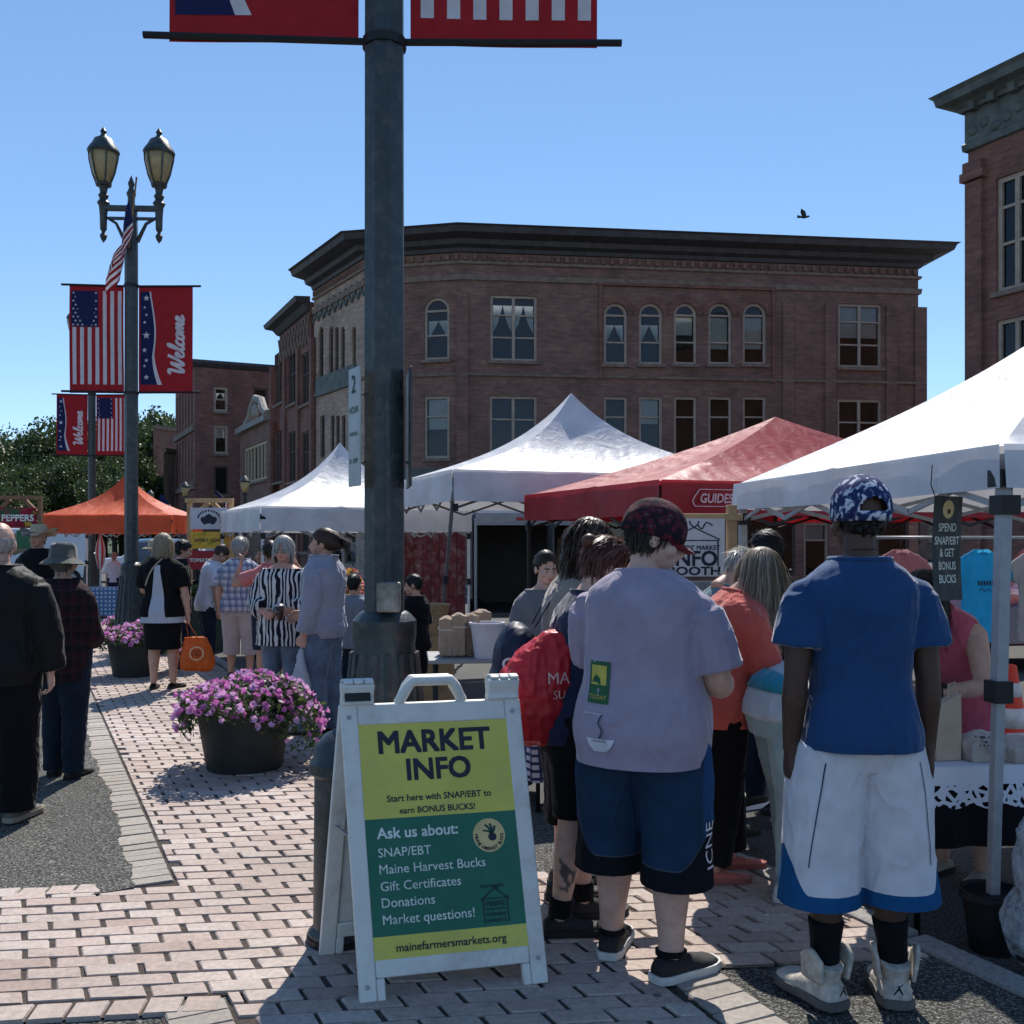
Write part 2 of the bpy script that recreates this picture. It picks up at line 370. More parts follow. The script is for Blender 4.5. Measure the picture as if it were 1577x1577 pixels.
for k in range(3): g.add([nt(4.0, 3.2 + k * .9, -.076), nt(9, 3.2 + k * .9, -.076), nt(9, 3.32 + k * .9, -.076), nt(4.0, 3.32 + k * .9, -.076)], [(0, 1, 2, 3)])
tag(g.build('road_markings', PAINT), kind='structure')
g = MB(); g.poly([(-14, 33, -.07), (40, 33 + 6.6, -.07), (40, 46, -.07), (-14, 46, -.07)])
tag(g.build('pavement', SIDEW), kind='structure')
# ------------------------------------------------------------ buildings
BRICK_A = brickwall('brown_brick', (.265, .138, .102), (.208, .110, .086), (.165, .122, .102))
BRICK_B = brickwall('red_brick', (.26, .108, .078), (.20, .089, .068), (.155, .105, .085))
BRICK_T = brickwall('tan_brick', (.46, .33, .25), (.39, .28, .215), (.31, .24, .19))
CORN = M('dark_cornice_metal', (.055, .052, .055), .6, .3, 3); CORN_G = M('weathered_green_cornice', (.10, .115, .105), .7, .35, 3)
FRAME = M('beige_window_frame', (.36, .29, .23), .6, .2, 4); STONE = M('brown_stone_trim', (.20, .15, .12), .85, .3, 5, .2, 30)
DFRAME = M('dark_window_frame', (.09, .07, .06), .6)
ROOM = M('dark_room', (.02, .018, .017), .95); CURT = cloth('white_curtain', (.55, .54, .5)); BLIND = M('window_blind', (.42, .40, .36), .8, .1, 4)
def glassmat():
    m, t, b = newmat('window_glass'); t.nodes.remove(b)
    gl = nd(t, 'ShaderNodeBsdfGlossy', {'Color': (.9, .95, 1, 1), 'Roughness': .04}); tr = nd(t, 'ShaderNodeBsdfTransparent', {'Color': (.75, .8, .82, 1)})
    f = nd(t, 'ShaderNodeFresnel', {'IOR': 1.45}); mx = nd(t, 'ShaderNodeMixShader', {0: f.outputs[0], 1: tr.outputs[0], 2: gl.outputs[0]})
    wv = noise(t, objco(t), 1.5, 2); t.links.new(bump(t, wv, .08, .05), gl.inputs['Normal'])
    t.links.new(mx.outputs[0], t.nodes['Material Output'].inputs[0]); return m
GLASS = glassmat()
def frame_of(A, B):
    d = (B - A); return Matrix.Translation((A.x, A.y, 0)) @ Matrix.Rotation(math.atan2(d.y, d.x), 4, 'Z')
def place(o, parent, W):
    o.parent = parent; P = Matrix.Translation(parent.location) @ Matrix.Rotation(parent.rotation_euler[2], 4, 'Z'); o.matrix_basis = P.inverted() @ W
def fuv(A, B, u, v):                   # photo pixel -> (along the wall, height)
    k = (u - U0) / FPX; d = (B - A).normalized()
    x = (k * A.y - A.x) / (d.x - k * d.y); Y = A.y + x * d.y
    return x, CAMH - (v - V0) / FPX * Y
def warch(c, r, z, k=10): return [(c + r * math.cos(PI - PI * i / k), z + r * math.sin(PI - PI * i / k)) for i in range(k + 1)]
def window(bld, W, x0, x1, z0, z1, arch=False, vb=(), hb=(.5,), fr=None, fw=.1, dec=None, dp=.12, lite=False):
    fr = fr or FRAME; r = (x1 - x0) / 2; c = (x0 + x1) / 2; zs = z1 - r if arch else z1; m = MB()
    y = dp
    m.box((x0 + fw / 2, y, (z0 + zs) / 2), (fw, .09, zs - z0)); m.box((x1 - fw / 2, y, (z0 + zs) / 2), (fw, .09, zs - z0))
    m.box((c, y, z0 + fw / 2), (x1 - x0 - 2 * fw, .09, fw))
    if arch:
        o_, i_ = warch(c, r, zs), warch(c, r - fw, zs)
        for k in range(len(o_) - 1):
            m.add([(o_[k][0], y - .045, o_[k][1]), (o_[k + 1][0], y - .045, o_[k + 1][1]), (i_[k + 1][0], y - .045, i_[k + 1][1]), (i_[k][0], y - .045, i_[k][1]),
                   (i_[k][0], y + .045, i_[k][1]), (i_[k + 1][0], y + .045, i_[k + 1][1])], [(0, 3, 2, 1), (3, 4, 5, 2)])
        m.box((c, y, zs), (x1 - x0 - 2 * fw, .08, fw * .8))
    else: m.box((c, y, z1 - fw / 2), (x1 - x0 - 2 * fw, .09, fw))
    for q in vb: m.box((x0 + (x1 - x0) * q, y - .002, (z0 + zs) / 2), (fw * 1.1, .085, zs - z0 - 2 * fw))
    for q in hb: m.box((c, y + .003, z0 + (zs - z0) * q), (x1 - x0 - 2 * fw, .07, fw * .6))
    o = m.build('window', fr); place(o, bld, W)
    p = MB(); pts = [(x0 + .01, y + .03, z0 + .01), (x1 - .01, y + .03, z0 + .01)] + ([(a, y + .03, b) for a, b in reversed(warch(c, r - .01, zs))] if arch else [(x1 - .01, y + .03, z1 - .01), (x0 + .01, y + .03, z1 - .01)])
    p.poly(pts); q = p.build('pane', GLASS); place_child(q, o)
    if not lite:
        s = MB(); s.box((c, y - .1, z0 - .06), (x1 - x0 + .2, .3, .12)); place_child(s.build('sill', STONE), o)
    zt = z0 + (zs - z0)
    if dec == 'curtain':
        s = MB(); ws = x1 - x0 - 2 * fw; nb = max(1, len(vb) + 1)
        for k in range(nb):
            a0 = x0 + fw + ws * k / nb + .03; a1 = x0 + fw + ws * (k + 1) / nb - .03; cm = (a0 + a1) / 2; zb = zt - (zt - z0) * .55
            for e, s_ in ((a0, 1), (a1, -1)):
                for i in range(6):
                    f0, f1 = i / 6, (i + 1) / 6; yy = y + .09 + .02 * (i % 2)
                    s.add([(e + s_ * f0 * (cm - a0) * 1.0, yy, zt - .35), (e + s_ * f1 * (cm - a0), yy + .02, zt - .35), (e + s_ * f1 * (cm - a0) * .45, yy + .02, zb + .3 * f1), (e + s_ * f0 * (cm - a0) * .45, yy, zb + .3 * f0)], [(0, 1, 2, 3)])
        place_child(s.build('curtain', CURT), o)
    elif dec == 'blind':
        bf = (.75, 1.25, 1.0, 1.6, .9)[int(abs(x0 * 7 + z0 * 3)) % 5]; s = MB(); nb = max(1, len(vb) + 1); ws = x1 - x0 - 2 * fw
        for k in range(nb):
            a0 = x0 + fw + ws * k / nb + .03; a1 = x0 + fw + ws * (k + 1) / nb - .03
            s.box(((a0 + a1) / 2, y + .1, zt - .06 - (zt - z0) * .2 * bf), (a1 - a0, .02, (zt - z0) * .4 * bf))
        place_child(s.build('blind', BLIND), o)
    return o
def place_child(q, o): q.parent = o
def facade(bld, A, B, z0, z1, mat, wins, name='wall', dp=.22):
    L = (B - A).length; W = frame_of(A, B); m = MB()
    xs = sorted({0, L} | {round(w_[0], 3) for w_ in wins} | {round(w_[1], 3) for w_ in wins}); zs = sorted({z0, z1} | {round(w_[2], 3) for w_ in wins} | {round(w_[3], 3) for w_ in wins})
    xs = [x for x in xs if 0 <= x <= L]
    for i in range(len(xs) - 1):
        for j in range(len(zs) - 1):
            cx, cz = (xs[i] + xs[i + 1]) / 2, (zs[j] + zs[j + 1]) / 2
            if any(w_[0] < cx < w_[1] and w_[2] < cz < w_[3] for w_ in wins): continue
            m.poly([(xs[i], 0, zs[j]), (xs[i + 1], 0, zs[j]), (xs[i + 1], 0, zs[j + 1]), (xs[i], 0, zs[j + 1])])
    for w_ in wins:
        x0, x1, a, b = w_[:4]; arch = w_[4].get('arch'); r = (x1 - x0) / 2; c = (x0 + x1) / 2; zs_ = b - r if arch else b
        loop = [(x0, a), (x1, a)] + (list(reversed(warch(c, r, zs_))) if arch else [(x1, b), (x0, b)])
        for k in range(len(loop)):
            p, q = loop[k], loop[(k + 1) % len(loop)]
            m.poly([(p[0], 0, p[1]), (p[0], dp, p[1]), (q[0], dp, q[1]), (q[0], 0, q[1])])
        if arch:
            ar = warch(c, r, zs_); h = len(ar) // 2
            m.poly([(x0, 0, b)] + [(p, 0, q) for p, q in ar[:h + 1]]); m.poly([(x1, 0, b)] + [(p, 0, q) for p, q in reversed(ar[h:])])
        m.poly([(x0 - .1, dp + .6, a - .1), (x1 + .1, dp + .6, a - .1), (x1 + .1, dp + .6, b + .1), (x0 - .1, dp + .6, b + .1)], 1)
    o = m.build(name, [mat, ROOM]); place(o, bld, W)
    for w_ in wins: window(bld, W, *w_[:4], **w_[4])
    return W
def sweep(path, prof, closed=False):   # a profile [(out, z)] swept along a plan path, out = towards the right-hand side of travel
    P = [Vector((p[0], p[1], 0)) for p in path]; rings = []
    for i, p in enumerate(P):
        d0 = (P[i] - P[i - 1]).normalized() if i else (P[1] - P[0]).normalized(); d1 = (P[i + 1] - P[i]).normalized() if i < len(P) - 1 else d0
        n0 = Vector((d0.y, -d0.x, 0)); n1 = Vector((d1.y, -d1.x, 0)); b = (n0 + n1); b = b / (b.dot(n0) if b.length > .1 else 1)
        rings.append([(p.x + b.x * o, p.y + b.y * o, z) for o, z in prof])
    m = MB(); n = len(prof); k = len(rings); m.loft(rings); return m
def bld(name, label, A, B): d = B - A; return thing(name, label, 'building', (A.x, A.y, 0), math.atan2(d.y, d.x))
def wpart(m, name, mat, b, **k):        # a part given in world coordinates
    o = m.build(name, mat, **k); place(o, b, Matrix.Identity(4)); return o
def body(b, pts, z0, z1, mat, roofmat=None):       # closed back sides and roof
    m = MB(); n = len(pts)
    for i in range(n - 1): p, q = pts[i], pts[i + 1]; m.poly([(p.x, p.y, z0), (q.x, q.y, z0), (q.x, q.y, z1), (p.x, p.y, z1)])
    wpart(m, 'wall', mat, b); m = MB(); m.poly([(p.x, p.y, z1 - .05) for p in pts]); wpart(m, 'roof', roofmat or CORN, b)
V2 = lambda x, y: Vector((x, y, 0))
C0, C1, C2, C3 = V2(-8.75, 44.4), V2(-5.75, 39.3), V2(-1.95, 38.4), V2(16.46, 40.7)
ZR = 13.35
B1 = bld('brick_block', 'long brown brick block with arched windows and deep dark cornice behind the stalls', C2, C3)
def fw_(A, B, u0, u1, v0, v1, **k): a, z1 = fuv(A, B, u0, v0); b, z0 = fuv(A, B, u1, v1); zz = fuv(A, B, (u0 + u1) / 2, v0)[1], fuv(A, B, (u0 + u1) / 2, v1)[1]; return (a, b, zz[1], zz[0], k)
w1 = [fw_(C2, C3, 755, 827, 455, 556, vb=(.5,), hb=(.36, .7), dec='curtain'), fw_(C2, C3, 1291, 1358, 468, 566, vb=(.5,), hb=(.36, .72), dec='blind'),
      fw_(C2, C3, 754, 827, 610, 712, vb=(.5,), hb=(.65,)), fw_(C2, C3, 1290, 1358, 615, 716, vb=(.5,), hb=(.65,))]
for k, (a, b) in enumerate(((930, 966), (984, 1020), (1038, 1073), (1091, 1127), (1144, 1180))):
    w1.append(fw_(C2, C3, a, b, 467, 561, arch=True, hb=(.45,), dec='curtain' if k < 2 else 'blind')); w1.append(fw_(C2, C3, a, b, 611, 708, hb=(.68,), dec='blind' if k == 1 else None))
for a, b in ((735, 860), (880, 990), (1010, 1105), (1140, 1225), (1305, 1400)): w1.append(fw_(C2, C3, a, b, 782, 886, vb=(.5,), hb=(.8,), fr=DFRAME, lite=True))
w1.append(fw_(C2, C3, 1238, 1276, 805, 894, hb=(.7,), dec='blind'))
facade(B1, C2, C3, 0, ZR, BRICK_A, w1)
facade(B1, C1, C2, 0, ZR, BRICK_A, [fw_(C1, C2, 653, 692, 458, 554, arch=True, hb=(.5,), dec='curtain'), fw_(C1, C2, 653, 692, 610, 706, hb=(.68,), dec='blind'), fw_(C1, C2, 575, 604, 460, 554, arch=True), fw_(C1, C2, 600, 690, 780, 886, vb=(.5,), fr=DFRAME, lite=True)])
wt = [fw_(C0, C1, a, b, 503, 582, arch=True, fr=DFRAME, fw=.06, lite=True, hb=(.5,)) for a, b in ((490.5, 498), (506.5, 513), (515, 521.5), (524.5, 531), (542, 548))]
wt += [fw_(C0, C1, a, b, 640, 705, fr=DFRAME, fw=.06, lite=True, hb=(.6,)) for a, b in ((493, 500), (509, 515), (517, 523), (526, 532), (541, 548))]
wt += [fw_(C0, C1, a, b, 770, 868, fr=DFRAME, fw=.08, lite=True, hb=(.8,)) for a, b in ((491, 506), (510, 526), (530, 548))]
facade(B1, C0, C1, 0, ZR, BRICK_T, wt)
C4 = V2(14.5, 62); C5 = V2(-4, 60)
body(B1, [C3, C4, C5, C0], 0, ZR - .2, BRICK_A)
prof = [(0, ZR - .78), (.10, ZR - .76), (.14, ZR - .62), (.40, ZR - .54), (.46, ZR - .36), (1.0, ZR - .26), (1.08, ZR - .06), (1.2, ZR), (0, ZR + .15)]
C3b = C3 + (C4 - C3).normalized() * 4; C0b = C0 + V2(.6, .5)
wpart(sweep([C0, C1, C2, C3, C3b], prof), 'cornice', CORN, B1)
m = MB(); 
for A, B in ((C0, C1), (C1, C2), (C2, C3)):
    d = (B - A).normalized(); o_ = Vector((d.y, -d.x, 0)); L = (B - A).length; k = int(L / .36)
    for i in range(k + 1):
        p = A + d * (i + .5) * L / (k + 1); m.bar(p + o_ * .05 + Vector((0, 0, ZR - 1.06)), p + o_ * .05 + Vector((0, 0, ZR - .84)), .13, .11)
tag(wpart(m, 'dentil_course', BRICK_A, B1), kind='stuff')
for z, t_ in ((ZR - 1.16, .10), (fuv(C2, C3, 900, 433)[1], .2), (fuv(C2, C3, 900, 580)[1], .1), (4.1, .5)):
    wpart(sweep([C0, C1, C2, C3, C3b], [(0.003, z - t_ / 2), (.09, z - t_ / 2), (.12, z + t_ / 2), (.003, z + t_ / 2)]), 'belt_course', STONE if t_ < .4 else CORN_G, B1)
W1 = frame_of(C2, C3)
for u in (712, 1213, 1278, 1372, 1417):                              # shallow pilasters between the bays
    a = fuv(C2, C3, u, 500)[0]; m = MB(); m.box((a, -.04, 7.2), (.45 if u < 1400 else .5, .1, 7.6)); o = m.build('pilaster', BRICK_A); place(o, B1, W1)
m = MB()
for w_ in w1:
    if w_[4].get('arch'):
        x0, x1, a, b = w_[:4]; r = (x1 - x0) / 2; c = (x0 + x1) / 2; oo, ii = warch(c, r + .28, b - r), warch(c, r + .02, b - r)
        for k in range(len(oo) - 1): m.add([(oo[k][0], -.06, oo[k][1]), (oo[k + 1][0], -.06, oo[k + 1][1]), (ii[k + 1][0], -.06, ii[k + 1][1]), (ii[k][0], -.06, ii[k][1]), (oo[k][0], 0, oo[k][1]), (oo[k + 1][0], 0, oo[k + 1][1]), (ii[k][0], .0, ii[k][1]), (ii[k + 1][0], 0, ii[k + 1][1])], [(0, 3, 2, 1), (0, 1, 5, 4), (3, 6, 7, 2)])
o = m.build('arch_hoods', BRICK_B); place(o, B1, W1)
x0, z0 = fuv(C2, C3, 924, 585); x1, z1 = fuv(C2, C3, 1190, 446)          # raised border round the five arched windows
for c, d in (((x0, -.05, (z0 + z1) / 2), (.12, .12, z1 - z0)), ((x1, -.05, (z0 + z1) / 2), (.12, .12, z1 - z0)), (((x0 + x1) / 2, -.06, z1), (x1 - x0 + .2, .14, .12))): m = MB(); m.box(c, d); o = m.build('panel_border', BRICK_B); place(o, B1, W1)
m = MB(); x0, z0 = fuv(C0, C1, 490, 612); x1, z1 = fuv(C0, C1, 549, 590); m.box(((x0 + x1) / 2, -.06, z0 + .4), (x1 - x0, .14, .8)); o = m.build('sign_band', CORN_G); place(o, B1, frame_of(C0, C1))
def lattice(b, A, B, z0, z1, n_, mat):
    m = MB(); L = (B - A).length
    for i in range(n_):
        a, c = L * i / n_, L * (i + 1) / n_
        m.bar((a, -.05, z0), (c, -.05, z1), .07, .1); m.bar((a, -.05, z1), (c, -.05, z0), .07, .09)
    o = m.build('frieze_lattice', mat); place(o, b, frame_of(A, B))
lattice(B1, C0, C1, ZR - 2.2, ZR - 1.55, 9, CORN_G)
# the narrower brick house next along the street
D1 = C0 + V2(-.25, .4); D0 = D1 + TD * 6.4 + V2(.1, 0); ZD = 12.3
B2 = bld('brick_house', 'narrow red brick house with lattice frieze left of the tan facade', D0, D1)
w2 = []
for a, b in ((423, 437), (444, 457.5), (464.5, 479)):
    for v0, v1 in ((542, 622), (664, 742), (775, 850)): w2.append(fw_(D0, D1, a, b, v0, v1, vb=(.33, .66), fr=DFRAME, fw=.07, hb=(.6,)))
facade(B2, D0, D1, 0, ZD, BRICK_B, w2); body(B2, [D1, D1 + V2(9, 6), D0 + V2(9, 6), D0], 0, ZD - .1, BRICK_B)
wpart(sweep([D0 + V2(1, .6), D0, D1], [(0, ZD - .5), (.12, ZD - .45), (.3, ZD - .2), (.62, ZD - .1), (.7, ZD + .1), (0, ZD + .15)]), 'cornice', CORN, B2)
lattice(B2, D0, D1, ZD - 1.9, ZD - .7, 10, STONE)
for u in (420, 440.5, 461, 482):
    m = MB(); a = fuv(D0, D1, u, 600)[0]; m.box((a, -.06, 5.3), (.42, .16, 10.4)); o = m.build('pilaster', BRICK_B); place(o, B2, frame_of(D0, D1))
# lower building with a stone crest
E1 = at(415, 830, 52); E0 = at(370, 830, 59); E1.z = E0.z = 0; ZE = 7.9
B3 = bld('low_brick_shop', 'low two storey brick shop with pale ornate crest and cream columns', E0, E1)
facade(B3, E0, E1, 0, ZE, BRICK_A, [fw_(E0, E1, 375, 411, 684, 742, vb=(.14, .28, .42, .58, .72, .86), hb=(), fr=M('cream_paint', (.45, .36, .24), .7), fw=.16)])
body(B3, [E1, E1 + V2(8, 5), E0 + V2(8, 5), E0], 0, ZE - .2, BRICK_A)
m = MB(); W3 = frame_of(E0, E1); L3 = (E1 - E0).length
prof3 = [(0, 0), (.25, .05), (.45, .5), (.5, 1.0), (.62, 1.35), (.8, 1.1), (.9, .45), (1, .2)]
m.tube([(L3 * a, -.1, ZE + b) for a, b in prof3], .22, 8); m.box((L3 / 2, -.1, ZE), (L3, .4, .3)); m.ell((L3 * .62, -.1, ZE + .7), (.5, .2, .4)); o = m.build('crest', M('pale_stone', (.27, .255, .23), .85, .25, 4), smooth=40); place(o, B3, W3)
# tall gable-ended block further along
F0 = at(300, 830, 60); F0.z = 0; F1 = F0 + ND * 9; F2 = F0 + TD * 8.5; ZF = 12.2
B4 = bld('brick_end_block', 'tall red brick block whose blank end wall has two windows far down the street', F0, F1)
facade(B4, F0, F1, 0, ZF, BRICK_B, [fw_(F0, F1, 329, 351, 596, 634, arch=False, hb=(.5,), dec='curtain', fw=.14), fw_(F0, F1, 329, 351, 655, 699, hb=(), dec='blind', fw=.14), fw_(F0, F1, 390, 412, 598, 624, fr=DFRAME, hb=()), fw_(F0, F1, 330, 352, 718, 762, fr=DFRAME, hb=())])
w4 = []
for k in range(6):
    a = .5 + k * 1.32
    for z0, z1 in ((8.6, 11), (5.2, 7.9), (1.2, 4.2)): w4.append((a, a + .7, z0, z1, dict(fr=STONE, fw=.1, lite=True)))
facade(B4, F2, F0, 0, ZF, BRICK_B, w4); body(B4, [F1, F1 + TD * 8.5, F2], 0, ZF - .1, BRICK_B)
wpart(sweep([F2, F0, F1], [(0, ZF - .3), (.1, ZF - .25), (.3, ZF - .05), (.3, ZF + .12), (0, ZF + .12)]), 'cornice', CORN, B4)
for z in (8.1, 4.6): wpart(sweep([F2, F0], [(.003, z), (.15, z), (.15, z + .3), (.003, z + .3)]), 'belt_course', STONE, B4)
# smaller far buildings
for k, (u0, u1, Y, vt, mat, lab) in enumerate(((252, 279, 66, 692, BRICK_T, 'plain tan brick building low beside the tall end block'), (236, 276, 78, 657, BRICK_A, 'plain dark brick building rising behind the tan one'))):
    A = at(u0, 830, Y); B = at(u1, 830, Y + 2.5); A.z = B.z = 0; zt = CAMH - (vt - V0) / FPX * Y; b = bld('far_building', lab, A, B)
    L = (B - A).length
    facade(b, A, B, 0, zt, mat, [(L * .2, L * .42, 1.2, 3.4, dict(fr=DFRAME, lite=True)), (L * .58, L * .8, 1.2, 3.4, dict(fr=DFRAME, lite=True))] if k == 0 else [])
    body(b, [B, B + V2(2, 9), A + V2(-3, 9), A], 0, zt, mat)
    wpart(sweep([A, B], [(0, zt - .2), (.15, zt - .15), (.15, zt + .12), (0, zt + .12)]), 'coping', STONE, b)
A = at(1395, 830, 78); B = at(1530, 830, 80); A.z = B.z = 0; zt = CAMH + 125 / FPX * 78; b = bld('far_building', 'low brick building closing the cross street behind the right canopy', A, B); L = (B - A).length
facade(b, A, B, 0, zt, BRICK_A, [(L * k / 5 + .4, L * k / 5 + 1.3, 1.2, 3.2, dict(fr=DFRAME, lite=True)) for k in range(5)]); body(b, [B, B + V2(2, 9), A + V2(-3, 9), A], 0, zt, BRICK_A); wpart(sweep([A, B], [(0, zt - .2), (.15, zt - .15), (.15, zt + .12), (0, zt + .12)]), 'coping', STONE, b)
# right-hand building
G0 = at(1491, 830, 26.5); G0.z = 0; G1 = G0 - TD * 14; ZG = 12.75
B5 = bld('corner_block', 'dark red brick corner block with heavy green grey cornice at the right edge', G0, G1)
a, zt = fuv(G0, G1, 1534, 276); b, _ = fuv(G0, G1, 1592, 280); zb = fuv(G0, G1, 1534, 452)[1]
w5 = [(a, b, zb, zt, dict(vb=(.52,), hb=(.42, .74), dec=None, fw=.12)), (a + 3.3, b + 3.3, zb, zt, dict(vb=(.52,), hb=(.42, .74), fw=.12))]
w5 += [(w_[0], w_[1], 4.2, 7.2, dict(vb=(.52,), hb=(.5,))) for w_ in list(w5)]
facade(B5, G0, G1, 0, ZG, BRICK_B, w5); body(B5, [G1, G1 + ND * 12, G0 + ND * 12, G0], 0, ZG - .1, BRICK_B)
zf = fuv(G0, G1, 1495, 225)[1]
Gb = G0 + ND * 3
wpart(sweep([Gb, G0, G1], [(0, zf - .15), (.1, zf - .12), (.12, zf + .05), (.06, zf + .1), (.06, zf + .95), (.16, zf + .9), (.2, zf + 1.0), (.34, zf + 1.08), (.56, zf + 1.15), (.6, zf + 1.32), (.7, zf + 1.42), (0, zf + 1.5)]), 'cornice', CORN_G, B5)
m = MB(); W5 = frame_of(G0, G1)
for i in range(22): m.box((.3 + i * .6, -.17, zf + .95), (.2, .26, .24))
for i in range(40): m.ell((.2 + i * .34, -.07, zf + .35 + .12 * math.sin(i * 2.1)), (.15, .06, .13), n=8, k=6)
o = m.build('bracket_course', CORN_G, smooth=40); place(o, B5, W5); tag(o, kind='stuff')
m = MB(); m.box((.25, -.06, zf / 2 - .5), (.5, .14, zf - 1.0)); m.box((.25, -.1, zf - .85), (.7, .24, .22)); m.box((.25, -.09, zf - .6), (.56, .2, .25)); o = m.build('pilaster', BRICK_B); place(o, B5, W5)
# ------------------------------------------------------------ hill and trees
HILLM = M('wooded_hill_ground', (.035, .05, .02), .95, .4, .2)
g = MB()
def hz(x, y): return -.05 + 9 * max(0, min(1, (y - 95) / 90)) * (0.8 + .3 * math.sin(x * .03)) * max(0, min(1, (10 - x) / 60))
g.grid(30, 16, lambda a, b: (-260 + 330 * a, 90 + 150 * b, hz(-260 + 330 * a, 90 + 150 * b) - .09)); tag(g.build('hill', HILLM, smooth=True), kind='structure')
def leafmat(name, c):
    m, t, b = newmat(name); r = nd(t, 'ShaderNodeNewGeometry').outputs['Random Per Island']
    cc = ramp(t, r, [(0, [x * .55 for x in c]), (.5, c), (1, (c[0] * 1.7, c[1] * 1.45, c[2] * 1.2))])
    t.links.new(cc, b.inputs['Base Color']); b.inputs['Roughness'].default_value = .55
    tr = nd(t, 'ShaderNodeBsdfTranslucent', {'Color': cc}); mx = nd(t, 'ShaderNodeMixShader', {0: .3, 1: b.outputs[0], 2: tr.outputs[0]})
    t.links.new(mx.outputs[0], t.nodes['Material Output'].inputs[0]); return m
LEAF = leafmat('tree_leaves', (.045, .075, .022)); BARK = M('bark', (.06, .045, .035), .9, .3, 5)
def crown_mesh(seed, n_leaf=9000, conical=False):
    r = np.random.default_rng(seed); cl = []
    for i in range(34):
        a = r.uniform(0, 2 * PI); z = r.uniform(-.2, 1); rad = (1 - max(0, z)) * .8 + .12 if conical else math.sqrt(max(.05, 1 - (z - .3) ** 2 * 1.3))
        q = rad * r.uniform(.35, .95); cl.append((q * math.cos(a), q * math.sin(a), z, r.uniform(.16, .34)))
    cl = np.array(cl); k = r.integers(0, len(cl), n_leaf); d = r.normal(size=(n_leaf, 3)); d /= np.linalg.norm(d, axis=1)[:, None]
    p = cl[k, :3] + d * (cl[k, 3] * r.uniform(.55, 1.05, n_leaf))[:, None]
    a1 = r.normal(size=(n_leaf, 3)); a1 /= np.linalg.norm(a1, axis=1)[:, None]; a2 = np.cross(a1, r.normal(size=(n_leaf, 3))); a2 /= np.linalg.norm(a2, axis=1)[:, None]
    s = r.uniform(.018, .042, n_leaf)[:, None]; v = np.stack([p - a1 * s, p + a2 * s * .6, p + a1 * s, p - a2 * s * .6], 1).reshape(-1, 3)
    me = bpy.data.meshes.new('crown'); me.from_pydata(v.tolist(), [], np.arange(n_leaf * 4).reshape(-1, 4).tolist()); return me
CR = [crown_mesh(i, 11000, i == 2) for i in range(3)]
for c in CR: c.materials.append(LEAF)
def trunk(h, r):
    m = MB(); m.tube([(0, 0, -.5), (.02 * h, 0, h * .35), (0, .02 * h, h * .8)], [r, r * .75, r * .25], 8)
    for k in range(5): a = k * 1.3; m.tube([(0, 0, h * (.3 + .08 * k)), (math.cos(a) * h * .18, math.sin(a) * h * .18, h * (.5 + .08 * k))], [r * .4, r * .1], 6)
    return m
TRL = []
spec = [(8, 658, 92, 8), (38, 668, 96, 7), (66, 672, 100, 8), (-30, 650, 100, 9), (100, 640, 88, 9), (84, 690, 74, 5), (30, 706, 70, 5), (-2, 700, 66, 5), (130, 628, 96, 9), (160, 632, 84, 8), (222, 616, 92, 9), (256, 622, 100, 8), (246, 640, 84, 6), (190, 655, 78, 7), (215, 690, 70, 5), (60, 720, 72, 5), (280, 640, 110, 8), (110, 700, 72, 5), (145, 690, 70, 5), (12, 740, 62, 4), (230, 720, 72, 4), (178, 720, 66, 4.5)]
spots = ['tallest at the far left edge', 'left of the small welcome banner', 'just left of the small welcome banner', 'cut by the left picture edge', 'behind the small welcome banner', 'low in front of the wood below the banner', 'low pale clump above the pepper sign', 'low clump at the left edge', 'between the two small banners', 'behind the small striped flag banner', 'tall, right of the lamp post', 'tall, beside the tall end block', 'lower, beside the plain dark building', 'hidden partly by the lamp post', 'low, right of the lamp post', 'low, left of the orange canopy', 'behind the tall end block', 'low, left behind the orange canopy', 'low, right behind the orange canopy', 'small, above the pepper sign', 'small, beside the tan building', 'small, behind the lamp post and orange canopy']
for k, ((u, v, Y, wd), sp) in enumerate(zip(spec, spots)):
    p = at(u, v, Y); z0 = hz(p.x, Y) - .1; h = p.z - z0
    T_ = thing('tree', 'leafy green tree, ' + sp, 'tree', (p.x, Y, z0), k * 1.7, 'trees on the wooded slope')
    trunk(h, .03 * h).build('trunk', BARK, T_, smooth=True)
    o = obj('crown', CR[k % 3] if k < 17 else CR[k % 2], LEAF, T_); o.location = (0, 0, h * .36); o.scale = (wd * .62, wd * .62, h * .49)
# ------------------------------------------------------------ lamp posts and banners
RED = cloth('banner_red', (.24, .014, .02), transl=.08); NAVY = cloth('banner_navy', (.016, .022, .085), transl=.15); BWHITE = cloth('banner_white', (.62, .58, .60), transl=.1)
AMBER = M('lantern_glass', (.50, .42, .24), .25, .2, 8, transl=.5, spec=.5)
WEL = [[(0, .8), (.1, .95), (.2, .85), (.22, .3), (.3, .02), (.45, .4), (.55, .8), (.56, .3), (.64, .03), (.8, .45), (.9, .97)],
       [(.95, .2), (1.1, .35), (1.12, .48), (1.02, .5), (.98, .25), (1.08, .05), (1.25, .15), (1.42, .6), (1.46, .95), (1.38, .9), (1.34, .3), (1.42, .04), (1.55, .15)],
       [(1.78, .42), (1.7, .5), (1.58, .3), (1.65, .05), (1.82, .12)], [(2.0, .48), (1.88, .35), (1.92, .08), (2.06, .08), (2.12, .35), (2.0, .48), (2.2, .45)],
       [(2.25, .48), (2.24, .05)], [(2.24, .1), (2.32, .4), (2.42, .48), (2.44, .05)], [(2.44, .1), (2.52, .4), (2.62, .48), (2.64, .12), (2.76, .1), (2.92, .35), (2.94, .48), (2.84, .5), (2.8, .25), (2.9, .05), (3.1, .2)]]
def wave(x, z, ph, amp): return amp * (math.sin(z * 3.1 + ph) * .6 + math.sin(x * 7 + z * 2 + ph * 2) * .4)
